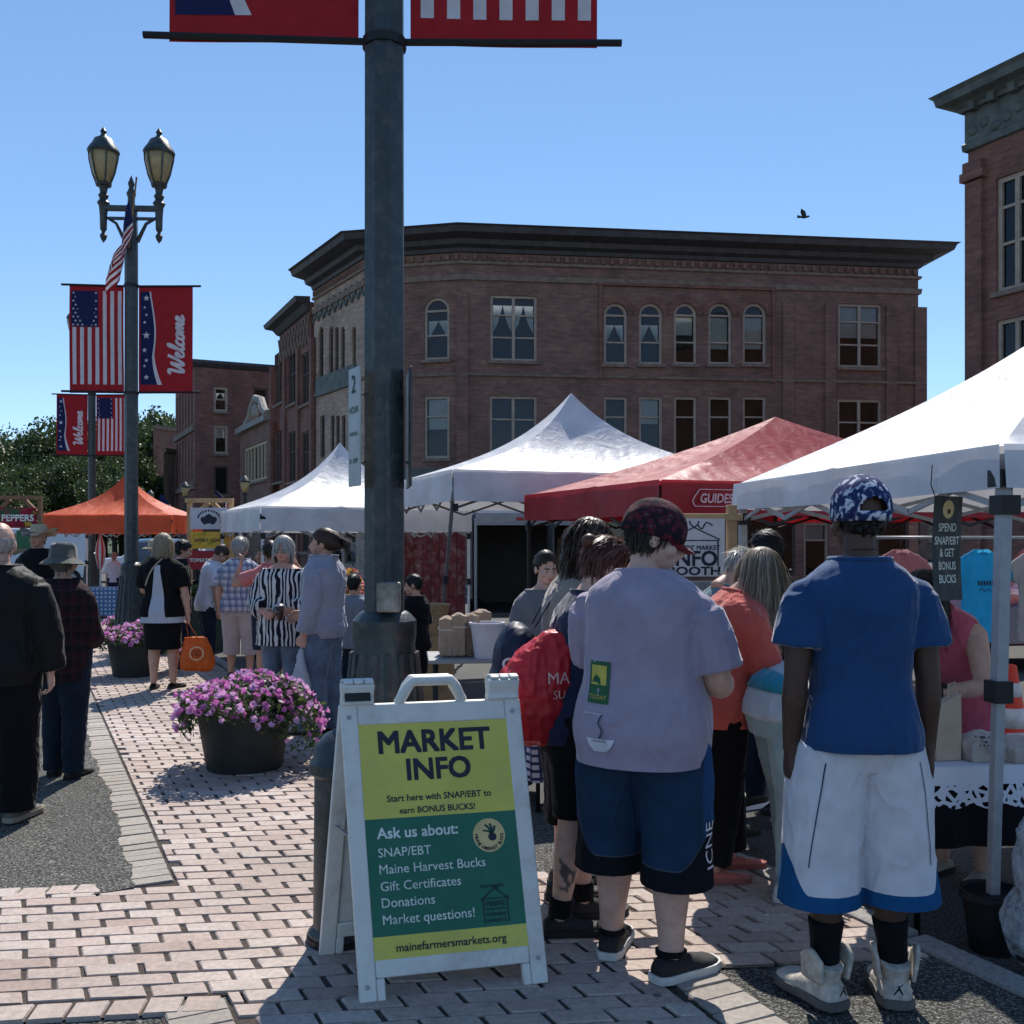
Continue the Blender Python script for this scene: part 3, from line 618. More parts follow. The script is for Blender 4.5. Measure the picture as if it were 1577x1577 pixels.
def banner(parent, x0, kind, zb, zt, ph, y=0, W=.73, amp=.012):
    H = zt - zb; sgn = 1 if x0 > 0 else -1; xl = x0 if sgn > 0 else x0 - W
    Y = lambda x, z: y + wave(x, z, ph, amp)
    m = MB(); m.grid(12, 22, lambda a, b: (xl + W * a, Y(W * a, H * b), zb + H * b)); o = m.build('banner', RED, parent, smooth=True)
    k = MB(); w_, h_ = W - .05, H - .2; ox, oz = .025, .12
    def put(v, f, mi, d):                  # printed shapes follow the cloth, d in front of it
        k.add([(xl + ox + p[0], Y(ox + p[0], oz + p[1]) - d, zb + oz + p[1]) for p in v], f, mi)
    def rect(a, b, c, d_, mi, d, n=10):
        v = [(a + (b - a) * (i % 2), c + (d_ - c) * (i // 2) / n) for i in range(2 * n + 2)]
        put(v, [(2 * i, 2 * i + 1, 2 * i + 3, 2 * i + 2) for i in range(n)], mi, d)
    if kind == 'flag':
        for s_ in range(7):
            a = w_ * (s_ * 2 + .35) / 13.4; b = w_ * (s_ * 2 + 1.35) / 13.4; rect(a, b, 0, h_ * (.61 if a < w_ * .5 else 1), 0, .0025)
        rect(0, w_ * .53, h_ * .615, h_, 1, .003)
        for r_ in range(9):
            for c_ in range(6 if r_ % 2 == 0 else 5):
                put([p for p in star(w_ * .53 * ((c_ + .5 + (.5 if r_ % 2 else 0)) / 6), h_ * (.615 + .385 * (r_ + .5) / 9), .02)], [tuple(range(10))], 0, .0045)
    else:
        cur = lambda b: w_ * (.20 + .10 * math.sin((1 - b) * 4.6 - .4) * (.6 + .4 * (1 - b)) + .33 * max(0, .32 - b) ** 1.3 * 3)
        n = 24; v = []
        for i in range(n + 1): b = i / n; v += [(0, h_ * b), (cur(b), h_ * b)]
        put(v, [(2 * i, 2 * i + 1, 2 * i + 3, 2 * i + 2) for i in range(n)], 1, .0025)
        v = []
        for i in range(n + 1): b = i / n; v += [(cur(b), h_ * b), (cur(b) + w_ * (.03 + .16 * max(0, .4 - b)), h_ * b)]
        put(v, [(2 * i, 2 * i + 1, 2 * i + 3, 2 * i + 2) for i in range(n)], 0, .003)
        for i, (b, r_) in enumerate(((.08, .04), (.2, .024), (.26, .03), (.37, .038), (.53, .055), (.67, .028), (.75, .024), (.83, .022), (.93, .045))): put(star(w_ * .10 + .012 * (-1) ** i, h_ * b, r_), [tuple(range(10))], 0, .0045)
        S = .245
        for s_ in WEL:
            v, f = stroke([((p[0] + .22 * p[1]) * S, p[1] * S * .95) for p in s_], .034)
            put([(w_ * .88 - p[1], h_ * .08 + p[0] * 1.12) for p in v], f, 0, .004)
    k.build('banner_print', [BWHITE, NAVY], o)
    for z in (zb + .01, zt - .01):
        r_ = MB(); r_.tube([(0, y, z), (sgn * (abs(x0) + W + .11), y, z + .015)], .016, 8); r_.build('banner_rod', BLACK_MET, parent, smooth=40)
def lamp_post(label, loc, rz, left, right, ph, dz=0, bx=.1, bw=.73):
    T_ = thing('street_lamp', label, 'street lamp', loc, rz, 'twin lantern street lamps along the brick walkway')
    m = MB(); m.lathe([(.24, 0), (.24, .08), (.215, .12), (.205, .5), (.150, 1.05), (.135, 1.15), (.142, 1.2), (.142, 1.26), (.115, 1.29), (.1, 1.3)], 16)
    for i in range(16):
        a = 2 * PI * (i + .5) / 16
        m.tube([(.213 * math.cos(a), .213 * math.sin(a), .14), (.2 * math.cos(a), .2 * math.sin(a), .55), (.140 * math.cos(a), .140 * math.sin(a), 1.12)], .016, 6)
    m.build('base', GREEN_IRON, T_, smooth=35)
    m = MB(); m.lathe([(.092, 1.3), (.088, 5.6), (.08, 6.15), (.05, 6.22), (.045, 6.3), (.065, 6.36), (.03, 6.44), (.045, 6.5), (.0, 6.62)], 8, ph=PI / 8)
    m.build('pole', GREEN_IRON, T_, smooth=30, bevel=.01)
    m = MB(); m.bar((-.40, 0, 6.16), (.40, 0, 6.16), .06, .09, up=(0, 1, 0)); m.bar((-.3, 0, 6.02), (.3, 0, 6.02), .04, .03, up=(0, 1, 0))
    for s_ in (-1, 1):
        m.tube([(s_ * .08, 0, 5.7), (s_ * .2, 0, 5.95), (s_ * .36, 0, 6.05)], [.03, .022, .02], 6)
        m.lathe([(0, -.52), (.035, -.47), (.05, -.42), (.02, -.37), (.045, -.33), (.05, -.15), (.06, -.02), (.085, .03), (.05, .08), (.07, .13), (.045, .17), (.06, .25), (.085, .29)], 12, c=(s_ * .375, 0, 6.2))
    m.build('cross_arm', GREEN_IRON, T_, smooth=35)
    for s_ in (-1, 1):
        c = (s_ * .375, 0, 6.48); m = MB()
        m.lathe([(.2, .42), (.215, .45), (.2, .49), (.15, .56), (.12, .62), (.05, .66), (.03, .7), (.045, .73), (0, .8)], 16, c=c)
        for i in range(6):
            a = 2 * PI * i / 6; q = lambda r_, z: (c[0] + r_ * math.cos(a), c[1] + r_ * math.sin(a), c[2] + z)
            m.tube([q(.09, 0), q(.15, .15), q(.195, .35), q(.2, .44)], .012, 5)
        m.lathe([(.1, -.02), (.11, .01), (.09, .03)], 12, c=c)
        o = m.build('lantern', GREEN_IRON, T_, smooth=35)
        m = MB(); m.lathe([(.08, .02), (.14, .15), (.18, .33), (.185, .43)], 18, c=c); m.build('globe', AMBER, o, smooth=True)
    banner(T_, -bx, left, 3.62 + dz, 5.1 + dz, ph, W=bw); banner(T_, bx, right, 3.62 + dz, 5.1 + dz, ph + 2, W=bw)
    for z in (3.62 + dz, 5.1 + dz): m = MB(); m.lathe([(.097, z - .02), (.097, z + .02)], 16); m.build('bracket_band', BLACK_MET, T_)
    return T_
L1 = lamp_post('nearest dark lamp post behind the market info sign, striped banner above', (-.565, 4.45, 0), R(2), 'welcome', 'flag', .5, .19, .115, .83)
L2 = lamp_post('twin lantern lamp post with flag banner left and welcome banner right', (-5.23, 13.8, 0), R(3), 'flag', 'welcome', 1.7)
L3 = lamp_post('farther lamp post, welcome banner left, flag banner right, behind orange canopy', (-10.12, 24.2, 0), R(4), 'welcome', 'flag', 3.1)
def sheetflag(name, label, pole, W, H, ph, droop=.5, rz=0, loc=(0, 0, 0), sg=1, lo=1.0):
    T_ = thing(name, label, 'flag', loc, rz, 'small flags on the lamp posts'); m = MB(); m.tube([(0, 0, 0), pole], .012, 6); m.build('staff', M('wood_staff', (.2, .13, .07), .6), T_)
    p = Vector(pole); d = p.normalized(); m = MB(); n = 13
    def fn(a, b):
        q = p * (lo - H / p.length * (1 - b)); return (q.x + sg * W * .35 * a + .05 * math.sin(a * 9 + b * 3 + ph), q.y - .06 * math.sin(a * 7 + ph) , q.z - W * droop * a * 1.3 - .04 * math.sin(b * 5 + a * 3))
    for s_ in range(n): m.grid(10, 1, lambda a, b, s_=s_: fn(a, (s_ + b) / n), s_ % 2)
    for s_ in range(6): m.grid(4, 1, lambda a, b, s_=s_: tuple(Vector(fn(a * .4, (n - 7 + s_ * 7 / 6 + b * 7 / 6) / n)) + Vector((0, -.004, 0))), 2)
    m.build('flag_cloth', [RED, BWHITE, NAVY], T_, smooth=True, merge=False); return T_
sheetflag('small_flag', 'small striped flag drooping below the twin lanterns', (.16, -.14, .92), .78, .42, 1.0, .80, 0, (-5.22, 13.68, 5.58), -1, .62)
# single lantern posts far down the street
for k, (u, vt, Y, lab) in enumerate(((285, 738, 31, 'small single lantern post left of the wooden sign frame'), (377, 728, 27, 'small single lantern post behind the left white canopy'), (232, 752, 40, 'faint single lantern post right of the orange canopy'))):
    p = at(u, vt, Y); h = p.z; T_ = thing('lantern_post', lab, 'street lamp', (p.x, Y, -.08), 0, 'single lantern posts across the street'); m = MB()
    m.lathe([(.13, 0), (.12, .5), (.06, .6), (.045, h - .55), (.07, h - .5), (.045, h - .45)], 10); m.build('pole', GREEN_IRON, T_, smooth=30)
    m = MB(); m.lathe([(.14, h - .18), (.145, h - .14), (.07, h - .04), (.02, h), (0, h + .08)], 12); o = m.build('lantern', GREEN_IRON, T_, smooth=30); m = MB(); m.lathe([(.07, h - .45), (.13, h - .18)], 12); m.build('globe', AMBER, o, smooth=True)
    if k < 2: sheetflag('small_flag', ('small flag on the single lantern post left of the wooden sign frame', 'small flag on the single lantern post behind the left white canopy')[k], (-.7, -.1, .75), .9, .6, k, .7, 0, (p.x, Y - .1, h - 1.25))
# plates strapped to the near lamp post
PLATE = M('sign_plate_white', (.36, .40, .40), .5, .15, 6); PLATE_G = M('sign_plate_green', (.03, .12, .08), .5)
T_ = thing('parking_sign', 'narrow white parking plate on the left of the near lamp post', 'sign', (-.565, 4.45, 1.86), R(2)); m = MB()
W_ = Matrix.Translation((-.125, -.05, .25)) @ Matrix.Rotation(R(-64), 4, 'Z') @ Matrix.Scale(1.0, 4, (1, 0, 0)); m.box((0, 0, 0), (.15, .008, .52), 0, W_); m.build('plate', PLATE, T_, bevel=.004)
m = MB()
for s_, y_, sz in (('2', .15, .11), ('HOUR', .06, .042), ('PARKING', -.04, .026), ('8 - 6PM', -.16, .032)):
    v, f = text(s_, sz, .01, align='CENTER'); m.add([(p[0], p[1] + y_, 0) for p in v], f, 0, W_ @ XF(Vector((0, -.0065, 0)), (1, 0, 0), (0, 0, 1)))
m.build('lettering', PLATE_G, T_)
m = MB(); m.tube([(-.09, 0, .1), (-.12, -.04, .1)], .008, 6); m.tube([(-.09, 0, .4), (-.12, -.04, .4)], .008, 6); m.build('strap', GREY_MET, T_)
T_ = thing('sign_plate', 'dark sign plate seen edge-on right of the near lamp post', 'sign', (-.565, 4.45, 1.86), R(2)); m = MB(); m.box((0, 0, 0), (.3, .01, .52), 0, Matrix.Translation((.105, .05, .25)) @ Matrix.Rotation(R(97), 4, 'Z')); m.build('plate', GREEN_IRON, T_, bevel=.004)
m = MB(); m.tube([(.08, .02, .1), (.105, .03, .1)], .008, 6); m.build('strap', GREY_MET, T_)
T_ = thing('outlet_box', 'small weathered metal outlet box low on the near lamp post', 'box', (-.565, 4.45, 1.3), R(2)); m = MB(); m.box((.03, -.125, .07), (.1, .06, .13)); m.build('case', M('weathered_steel', (.2, .19, .17), .5, .5, 18, .3, 60, metal=.4), T_, bevel=.008)
m = MB(); m.tube([(.03, -.1, .13), (.03, -.1, .17), (.02, -.09, 1.0)], .012, 6); m.build('conduit', GREEN_IRON, T_)
# ------------------------------------------------------------ bollard and A-frame sign
T_ = thing('bollard', 'short dark green iron bollard behind the market info sign', 'bollard', (-.70, 4.07, 0)); m = MB()
m.lathe([(.125, 0), (.125, .04), (.105, .06), (.1, .66), (.12, .68), (.12, .72), (.105, .74), (.1, .78), (.06, .83), (0, .86)], 20); m.build('shaft', GREEN_IRON, T_, smooth=35)
m = MB(); m.lathe([(.132, .0), (.132, .025)], 20); m.build('flange', BLACK_MET, T_)
YG = M('sign_print_yellow', (.60, .545, .105), .45, .1, 4, dirt=((.42, .40, .15), .35, 6)); DGR = M('sign_print_green', (.010, .135, .085), .45, .12, 4, dirt=((.04, .16, .12), .4, 6)); INK = M('ink_navy', (.012, .018, .035), .5); INKW = M('ink_white', (.62, .68, .64), .5); CRM = M('ink_cream', (.62, .48, .22), .5); INKG = M('ink_dark_green', (.006, .045, .04), .5)
LEAN = math.atan2(.24, 1.06); SW = .685
SG = thing('sandwich_board', 'white plastic sandwich board reading MARKET INFO standing on the bricks', 'sign', (-.53, 3.50, 0), R(14))
RACK = -.05
def SHF(o, x, y):                      # panel frame that may be racked a little sideways, as worn boards are
    x = Vector(x); y = Vector(y); z = x.cross(y).normalized(); T = Matrix((x, y, z)).transposed().to_4x4(); T.translation = o; return T
def pframe(y0, sgn): return SHF(Vector((0, y0, 0)), (1, 0, 0), (RACK, sgn * math.sin(LEAN), math.cos(LEAN)))   # x across, y up the panel, z out of it
def wbox(m, T, x0, x1, y0, y1, z0, z1, mi=0): m.box(((x0 + x1) / 2, (y0 + y1) / 2, (z0 + z1) / 2), (x1 - x0, y1 - y0, z1 - z0), mi, T)
def board(T, flip):
    m = MB(); W = SW; s_ = 1
    z0, z1 = -.035, .0
    wbox(m, T, .0, .062, 0, 1.03, z0, z1); wbox(m, T, W - .062, W, 0, 1.03, z0, z1)          # stiles
    wbox(m, T, .0625, W - .0625, .075, .135, z0, z1); wbox(m, T, .0625, W - .0625, .955, 1.03, z0, z1)  # rails
    for a in (.0625, W - .0625 - .03): wbox(m, T, a, a + .03, .0, .0745, z0, z1)
    for a in (0.005, W - .125): wbox(m, T, a, a + .12, 1.0305, 1.115, z0, z1 + .012)          # hinge ears
    for k in range(3):
        for a in (0.008, W - .122): wbox(m, T, a + k * .038, a + k * .038 + .034, 1.1155, 1.128, z0 + .004, z1 + .008)
    a0, a1 = .25, .435                                                                      # handle
    pts = [(a0 - .03, 1.03), (a0, 1.09), (a0 + .02, 1.118), (a1 - .02, 1.118), (a1, 1.09), (a1 + .03, 1.03)]
    m.tube([T @ Vector((x, y, -.017)) for x, y in pts], .021, 8); m.build('board_frame', WHITE_PL, SG, bevel=.006, smooth=30)
    if flip:
        p = MB(); wbox(p, T, .0625, W - .0625, .1355, .9545, -.022, -.016)
        for k in range(3): wbox(p, T, .17 + k * .13, .2 + k * .13, .1355, .9545, -.016, -.004)
        p.build('back_panel', WHITE_PL, SG, bevel=.003)
    for x, y in ((.03, .05), (W - .03, .09), (.03, .985), (W - .035, .985)):
        b = MB(); b.lathe([(.009, 0), (.008, .004), (.0, .005)], 10, T=T @ Matrix.Translation((x, y, 0))); b.build('bolt', GREY_MET, SG)
TF = pframe(0, 1); board(TF, False); TB = SHF(Vector((SW - .115, .49, 0)), (-1, 0, 0), (RACK + .108, -math.sin(LEAN), math.cos(LEAN))); board(TB, True)
px0, pw, py0, ph_ = .055, SW - .11, .128, .835
SH = MB(); wbox(SH, TF, px0, px0 + pw, py0, py0 + ph_ * .10, -.010, -.004, 0); wbox(SH, TF, px0, px0 + pw, py0 + ph_ * .10, py0 + ph_ * .585, -.010, -.0041, 1); wbox(SH, TF, px0, px0 + pw, py0 + ph_ * .585, py0 + ph_, -.010, -.004, 0)
SHO = SH.build('poster', [YG, DGR], SG)
LT = MB()
def line(s_, fx, fy, wfrac, mi, bold=0, center=True, capk=1.0):
    v, f = text(s_, 1, bold); xs = [p[0] for p in v]; w_ = max(xs) - min(xs); k = wfrac * pw / w_; x0 = px0 + fx * pw - (wfrac * pw / 2 if center else 0) - min(xs) * k
    LT.add([(p[0] * k + x0, p[1] * k * capk + py0 + (1 - fy) * ph_, -.0025 + p[2]) for p in v], f, mi, TF)
line('MARKET', .50, .135, .74, 0, .035); line('INFO', .51, .255, .42, 0, .035)
line('Start here with SNAP/EBT to', .5, .345, .68, 0, .018); line('earn BONUS BUCKS!', .48, .398, .49, 0, .018)
line('Ask us about:', .08, .498, .52, 1, .024, False)
for s_, fy, w_ in (('SNAP/EBT', .575, .335), ('Maine Harvest Bucks', .645, .68), ('Gift Certificates', .715, .51), ('Donations', .783, .335), ('Market questions!', .852, .58)): line(s_, .08, fy, w_, 1, .006, False)
line('mainefarmersmarkets.org', .5, .965, .70, 0, .016)
cx, cy = px0 + pw * .80, py0 + ph_ * (1 - .515); rr = pw * .105
LT.poly([(cx + rr * math.cos(a), cy + rr * math.sin(a), -.003) for a in [2 * PI * i / 32 for i in range(32)]], 2, TF)
for k, ch in enumerate('MAINE HARVEST BUCKS'):
    a = PI + .35 + (k + .5) / 19 * (PI - .7) + 0; a = PI * 1.0 - .1 + (k + .5) / 19 * (PI + .2); v, f = text(ch, .017, .03, align='CENTER')
    LT.add(v, f, 0, TF @ Matrix.Translation((cx + rr * .9 * math.cos(a), cy + rr * .9 * math.sin(a), -.0018)) @ Matrix.Rotation(a + PI / 2, 4, 'Z'))
LT.poly([(cx + .012 + .016 * math.cos(a), cy - .006 + .015 * math.sin(a), -.0018) for a in [2 * PI * i / 14 for i in range(14)]], 0, TF)
for a, l in ((2.6, .035), (2.0, .04), (1.5, .036), (.9, .03)):
    v, f = stroke([(0, 0), (l * .5 * math.cos(a), l * .5 * math.sin(a)), (l * math.cos(a + .2), l * math.sin(a + .2))], .008); LT.add([(p[0] + cx + .01, p[1] + cy + .006, -.0018) for p in v], f, 3, TF)
hx, hy, hs = px0 + pw * .80, py0 + ph_ * .115, .09
for pts in ([(-.5, 0), (-.5, .95)], [(.5, 0), (.5, .95)], [(-.6, .9), (0, 1.35), (.1, 1.5)], [(.6, .9), (0, 1.35), (-.12, 1.5)], [(-.5, .95), (.5, .95)], [(.02, 1.4), (.12, 1.3), (.2, 1.45), (.3, 1.38)]):
    v, f = stroke([(hx + p[0] * hs, hy + p[1] * hs) for p in pts], .006); LT.add([(p[0], p[1], -.0025) for p in v], f, 3, TF)
for s_, y_, w_ in (('MAINE', .66, .8), ('FEDERATION OF', .5, .8), ('FARMERS', .26, .8), ('MARKETS', .03, .8)):
    v, f = text(s_, 1, .04); xs = [p[0] for p in v]; k = w_ * hs / (max(xs) - min(xs)); LT.add([(hx + (p[0] - (max(xs) + min(xs)) / 2) * k, hy + y_ * hs + p[1] * k, -.0022 + p[2]) for p in v], f, 3, TF)
line('supported by', .79, .735, .16, 3, .02)
LT.build('lettering', [INK, INKW, CRM, INKG], SHO)
m = MB(); wbox(m, TF, .018, .112, 1.042, 1.094, .013, .0215); m.build('dark_sticker', DARK_PL, SG)
m = MB(); m.bar(TF @ Vector((.02, .55, -.02)), TB @ Vector((SW - .02, .55, -.02)), .012, .006); m.build('spreader', GREY_MET, SG)
# ------------------------------------------------------------ planters
PET = M('petunia_petals', (.66, .20, .52), .6, .3, 60, transl=.35); PET2 = M('petunia_petals_pale', (.76, .44, .70), .6, .3, 60, transl=.35); FOL = leafmat('petunia_leaves', (.06, .10, .03))
POT = M('charcoal_planter', (.022, .026, .026), .6, .25, 8, .15, 60)
def planter(label, loc, r, h, n_f, seed, spread=.5, trail=.25):
    T_ = thing('planter', label, 'planter', loc, 0, 'petunia planters along the brick walkway'); rr = np.random.default_rng(seed); m = MB()
    m.lathe([(r * .76, 0), (r * .98, h * .94), (r * 1.04, h * .95), (r * 1.04, h), (r * .95, h), (r * .92, h * .86), (0, h * .86)], 36); m.build('pot', POT, T_, smooth=35, bevel=.004)
    lv = []; lf = []; fl = MB()
    def surf():
        a = rr.uniform(0, 2 * PI); q = math.sqrt(rr.uniform(0, 1)); R_ = spread * (1 + .12 * math.sin(3 * a + seed)); x, y = R_ * q * math.cos(a), R_ * q * math.sin(a)
        z = h + .015 + .105 * (1 - (q ** 2)) + rr.uniform(-.03, .06) + .03 * math.sin(7 * x + 5 * y)
        if q > .72: z -= (q - .72) / .28 * trail * rr.uniform(.1, 1) * (.12 + abs(math.cos(a)) ** 2 * (1.25 if math.cos(a) > 0 else .75))
        return Vector((x, y, z)), Vector((x * .9, y * .9, .22)).normalized()
    for i in range(n_f * 9):
        p, n_ = surf(); p = p - n_ * rr.uniform(0, .09); a = Vector(rr.normal(size=3)).normalized(); b = a.cross(n_ + Vector(rr.normal(size=3)) * .5).normalized(); s_ = rr.uniform(.014, .03)
        k = len(lv); lv += [tuple(p - a * s_), tuple(p + b * s_ * .5), tuple(p + a * s_), tuple(p - b * s_ * .5)]; lf.append((k, k + 1, k + 2, k + 3))
    L = MB(); L.add(lv, lf); tag(L.build('leaves', FOL, T_), kind='stuff')
    for i in range(n_f):
        p, n_ = surf(); d = (n_ + Vector(rr.normal(size=3)) * .45).normalized(); x = d.orthogonal().normalized(); y = d.cross(x); s_ = rr.uniform(.022, .034); pts = [tuple(p - d * .018)]
        for j in range(10): a = 2 * PI * j / 10; q = s_ * (1 if j % 2 == 0 else .8) * rr.uniform(.85, 1.1); pts.append(tuple(p + x * q * math.cos(a) + y * q * math.sin(a) + d * rr.uniform(-.005, .006)))
        fl.add(pts, [(0, 1 + j, 1 + (j + 1) % 10) for j in range(10)], int(rr.random() < .5))
    tag(fl.build('blossoms', [PET, PET2], T_), kind='stuff')
p = gnd(370, 1186); planter('nearest charcoal planter overflowing with pink petunias on the bricks', (p.x, p.y + .12, 0), .345, .47, 640, 1, .53, .36)
p = gnd(216, 1043); planter('second charcoal planter of pink petunias beside the woman in black', (p.x - .14, p.y + .2, 0), .32, .45, 460, 2, .50, .25)
p = gnd(180, 1020); planter('third petunia planter, half hidden behind the second', (p.x - .15, p.y + 1.2, 0), .3, .42, 300, 3, .44, .2)
# ------------------------------------------------------------ canopies
def canvas(name, col, tl=.22, lo=.82, hi=1.1):
    m, t, b = newmat(name); co = objco(t); f = noise(t, co, 2.2, 6, .6); wv = nd(t, 'ShaderNodeTexWave', {'Vector': co, 'Scale': 1.5, 'Distortion': 7, 'Detail': 3, 'Detail Scale': 1.2}).outputs['Fac']
    cc = mix(t, 1.0, c4(col), ramp(t, f, [(.3, (lo,) * 3), (.7, (hi,) * 3)]), 'MULTIPLY'); t.links.new(cc, b.inputs['Base Color']); b.inputs['Roughness'].default_value = .5; b.inputs['Specular IOR Level'].default_value = .35
    hgt = math_(t, 'ADD', math_(t, 'MULTIPLY', wv, .35), noise(t, co, 5, 4, .5, dist=1.5)); t.links.new(bump(t, hgt, .3, .03), b.inputs['Normal'])
    tr = nd(t, 'ShaderNodeBsdfTranslucent', {'Color': cc}); mx = nd(t, 'ShaderNodeMixShader', {0: tl, 1: b.outputs[0], 2: tr.outputs[0]}); t.links.new(mx.outputs[0], t.nodes['Material Output'].inputs[0]); return m
CW = canvas('white_canvas', (.66, .66, .69)); CR_ = canvas('red_canvas', (.38, .018, .028), .3); CO = canvas('orange_canvas', (.68, .105, .035), .3)
BROWN_MET = M('brown_steel', (.10, .085, .08), .5)
def tent(label, FL, rz, wx, wy, zb, zt, zp, mat, leg, z0=-.08, pw_=.42, lw=.035, lean=0, prof=(.55, .45, 4), truss=None):
    T_ = thing('canopy_tent', label, 'tent', (FL[0], FL[1], z0), rz, 'pop-up canopies of the market stalls'); zb, zt, zp = zb - z0, zt - z0, zp - z0
    cs = [(0, 0), (wx, 0), (wx, wy), (0, wy)]; ap = (wx / 2, wy / 2); m = MB(); V = []; n = 22; sd = hash(label) % 97
    def P(k, a, s_):
        c0, c1 = cs[k], cs[(k + 1) % 4]; x = c0[0] + (c1[0] - c0[0]) * a; y = c0[1] + (c1[1] - c0[1]) * a
        X, Y = x + (ap[0] - x) * s_, y + (ap[1] - y) * s_; sag = math.sin(PI * a); z = zt + (zp - zt) * (prof[0] * s_ + prof[1] * s_ ** prof[2])
        z -= .07 * sag * math.sin(PI * min(1, s_ * 1.15)) * (1 - s_ * .3); z += .010 * sag * (math.sin(X * 9 + Y * 4 + sd) + .6 * math.sin(X * 5 - Y * 13 + sd * 2) + .5 * math.sin(21 * (X - Y) + sd)) * (1 - s_)
        return (X, Y, z)
    for k in range(4): m.grid(n, n, lambda a, b, k=k: P(k, a, b))
    o = m.build('canopy_top', mat, T_, smooth=38, merge=True)
    for k in range(4):
        c0, c1 = cs[k], cs[(k + 1) % 4]; d = Vector((c1[0] - c0[0], c1[1] - c0[1], 0)).normalized(); q = Vector((d.y, -d.x, 0)); v = MB()
        def F(a, b, c0=c0, c1=c1, q=q, k=k):
            r = .012 + .010 * b * math.sin(a * 16 + k * 2 + sd) + .008 * math.sin(a * 37 + sd) * b; x = c0[0] + (c1[0] - c0[0]) * a; y = c0[1] + (c1[1] - c0[1]) * a
            return (x + q.x * r, y + q.y * r, zt + .008 - (zt - zb) * b - .015 * math.sin(PI * a) * (1 - b) * 0 - .012 * math.sin(PI * a) * b)
        v.grid(36, 4, F); v.build('valance', mat, o, smooth=True)
    legp = []
    for k, (x, y) in enumerate(cs):
        ix, iy = (lw if x == 0 else -lw), (lw if y == 0 else -lw); p0 = Vector((x + ix * .8 + (lean if k == 0 else 0), y + iy * .8, .012)); p1 = Vector((x + ix * .8, y + iy * .8, zt - .03)); v = MB(); pm = p0.lerp(p1, .52)
        v.bar(p0, pm, lw * .8, lw * .8, 0, (0, 1, 0)); v.bar(pm - Vector((0, 0, .05)), p1, lw, lw, 0, (0, 1, 0)); lo = v.build('leg', leg, T_, bevel=.003)
        for nm, c_, d_ in (('corner_bracket', (p1.x, p1.y, zt - .13), (lw * 1.9, lw * 1.9, .07)), ('leg_clamp', (pm.x, pm.y, pm.z), (lw * 1.6, lw * 1.6, .09)), ('slider', (p1.x, p1.y, zb - .06), (lw * 1.7, lw * 1.7, .08)), ('foot_plate', (p0.x, p0.y, .0), (.09, .09, .012))):
            b = MB(); b.box(c_, d_); b.build(nm, DARK_PL, lo)
        legp.append(p1)
    for k in range(4):
        a, b = legp[k], legp[(k + 1) % 4]; v = MB(); nseg = 4; zA, zB = zt - .08, zb - .07
        for i in range(nseg):
            p, q = a.lerp(b, i / nseg), a.lerp(b, (i + 1) / nseg); off = Vector((0, .012, 0))
            v.bar((p.x, p.y, zA), (q.x, q.y, zB), .012, .026); v.bar((p.x, p.y + .014, zB), (q.x, q.y + .014, zA), .012, .026)
        v.build('truss', truss or leg, T_)
    v = MB()
    for p in legp:
        hz_ = lambda s_: zt + (zp - zt) * (prof[0] * s_ + prof[1] * s_ ** prof[2]) - .05; H_ = [(p.x + (ap[0] - p.x) * s_, p.y + (ap[1] - p.y) * s_, hz_(s_)) for s_ in (0, .2, .4, .6, .8, .92, 1)]
        for a, b in zip(H_, H_[1:]): v.bar(a, b, .012, .022)
    v.bar((ap[0], ap[1], zb - .1), (ap[0], ap[1], zp - .04), .03, .03); v.build('peak_poles', truss or leg, T_); return T_
tent('left white canopy behind the woman in grey sweatshirt', (-3.25, 13.0), R(26), 2.97, 2.97, 1.72, 2.04, 3.06, CW, WHITE_MET, truss=GREY_MET)
tent('middle white canopy with tall pointed peak left of the red canopy', (-.63, 10.75), R(20), 4.0, 2.9, 2.02, 2.36, 3.48, CW, BROWN_MET, lean=-.22)
TR = tent('red canopy with brand lettering on its valance', (1.17, 7.9), R(20), 4.2, 3.0, 1.81, 2.08, 2.84, CR_, BLACK_MET, prof=(.82, .18, 3))
tent('large white canopy at the right over the T-shirt stall', (2.0, 4.1), R(8), 3.0, 3.03, 1.82, 2.0, 2.95, CW, GREY_MET, lw=.05, truss=GREY_MET, prof=(.8, .2, 4), lean=-.06)
tent('orange canopy in the distance behind the lamp post', (-9.95, 21.2), R(3), 2.72, 2.6, 1.74, 2.13, 3.1, CO, WHITE_MET, truss=GREY_MET)
m = MB(); G_ = M('ink_pink', (.62, .38, .42), .6); v, f = text('GUIDESMAN', 1, .03, shear=.15); xs = [p[0] for p in v]; k = .50 / (max(xs) - min(xs))
o_ = Vector((.33, -.034, 1.81 + .08 + .10)); TT = XF(o_, (1, 0, 0), (0, 0, 1)); m.add([(p[0] * k, p[1] * k * 1.15, p[2]) for p in v], f, 0, TT)
for pts in ([(-.04, -.03), (.53, -.03)], [(.53, -.03), (.56, .04), (.53, .105)], [(.53, .105), (0, .105)], [(0, .105), (-.06, .02), (-.04, -.03)]): v, f = stroke(pts, .009); m.add(v, f, 0, TT)
m.build('brand_lettering', G_, TR)
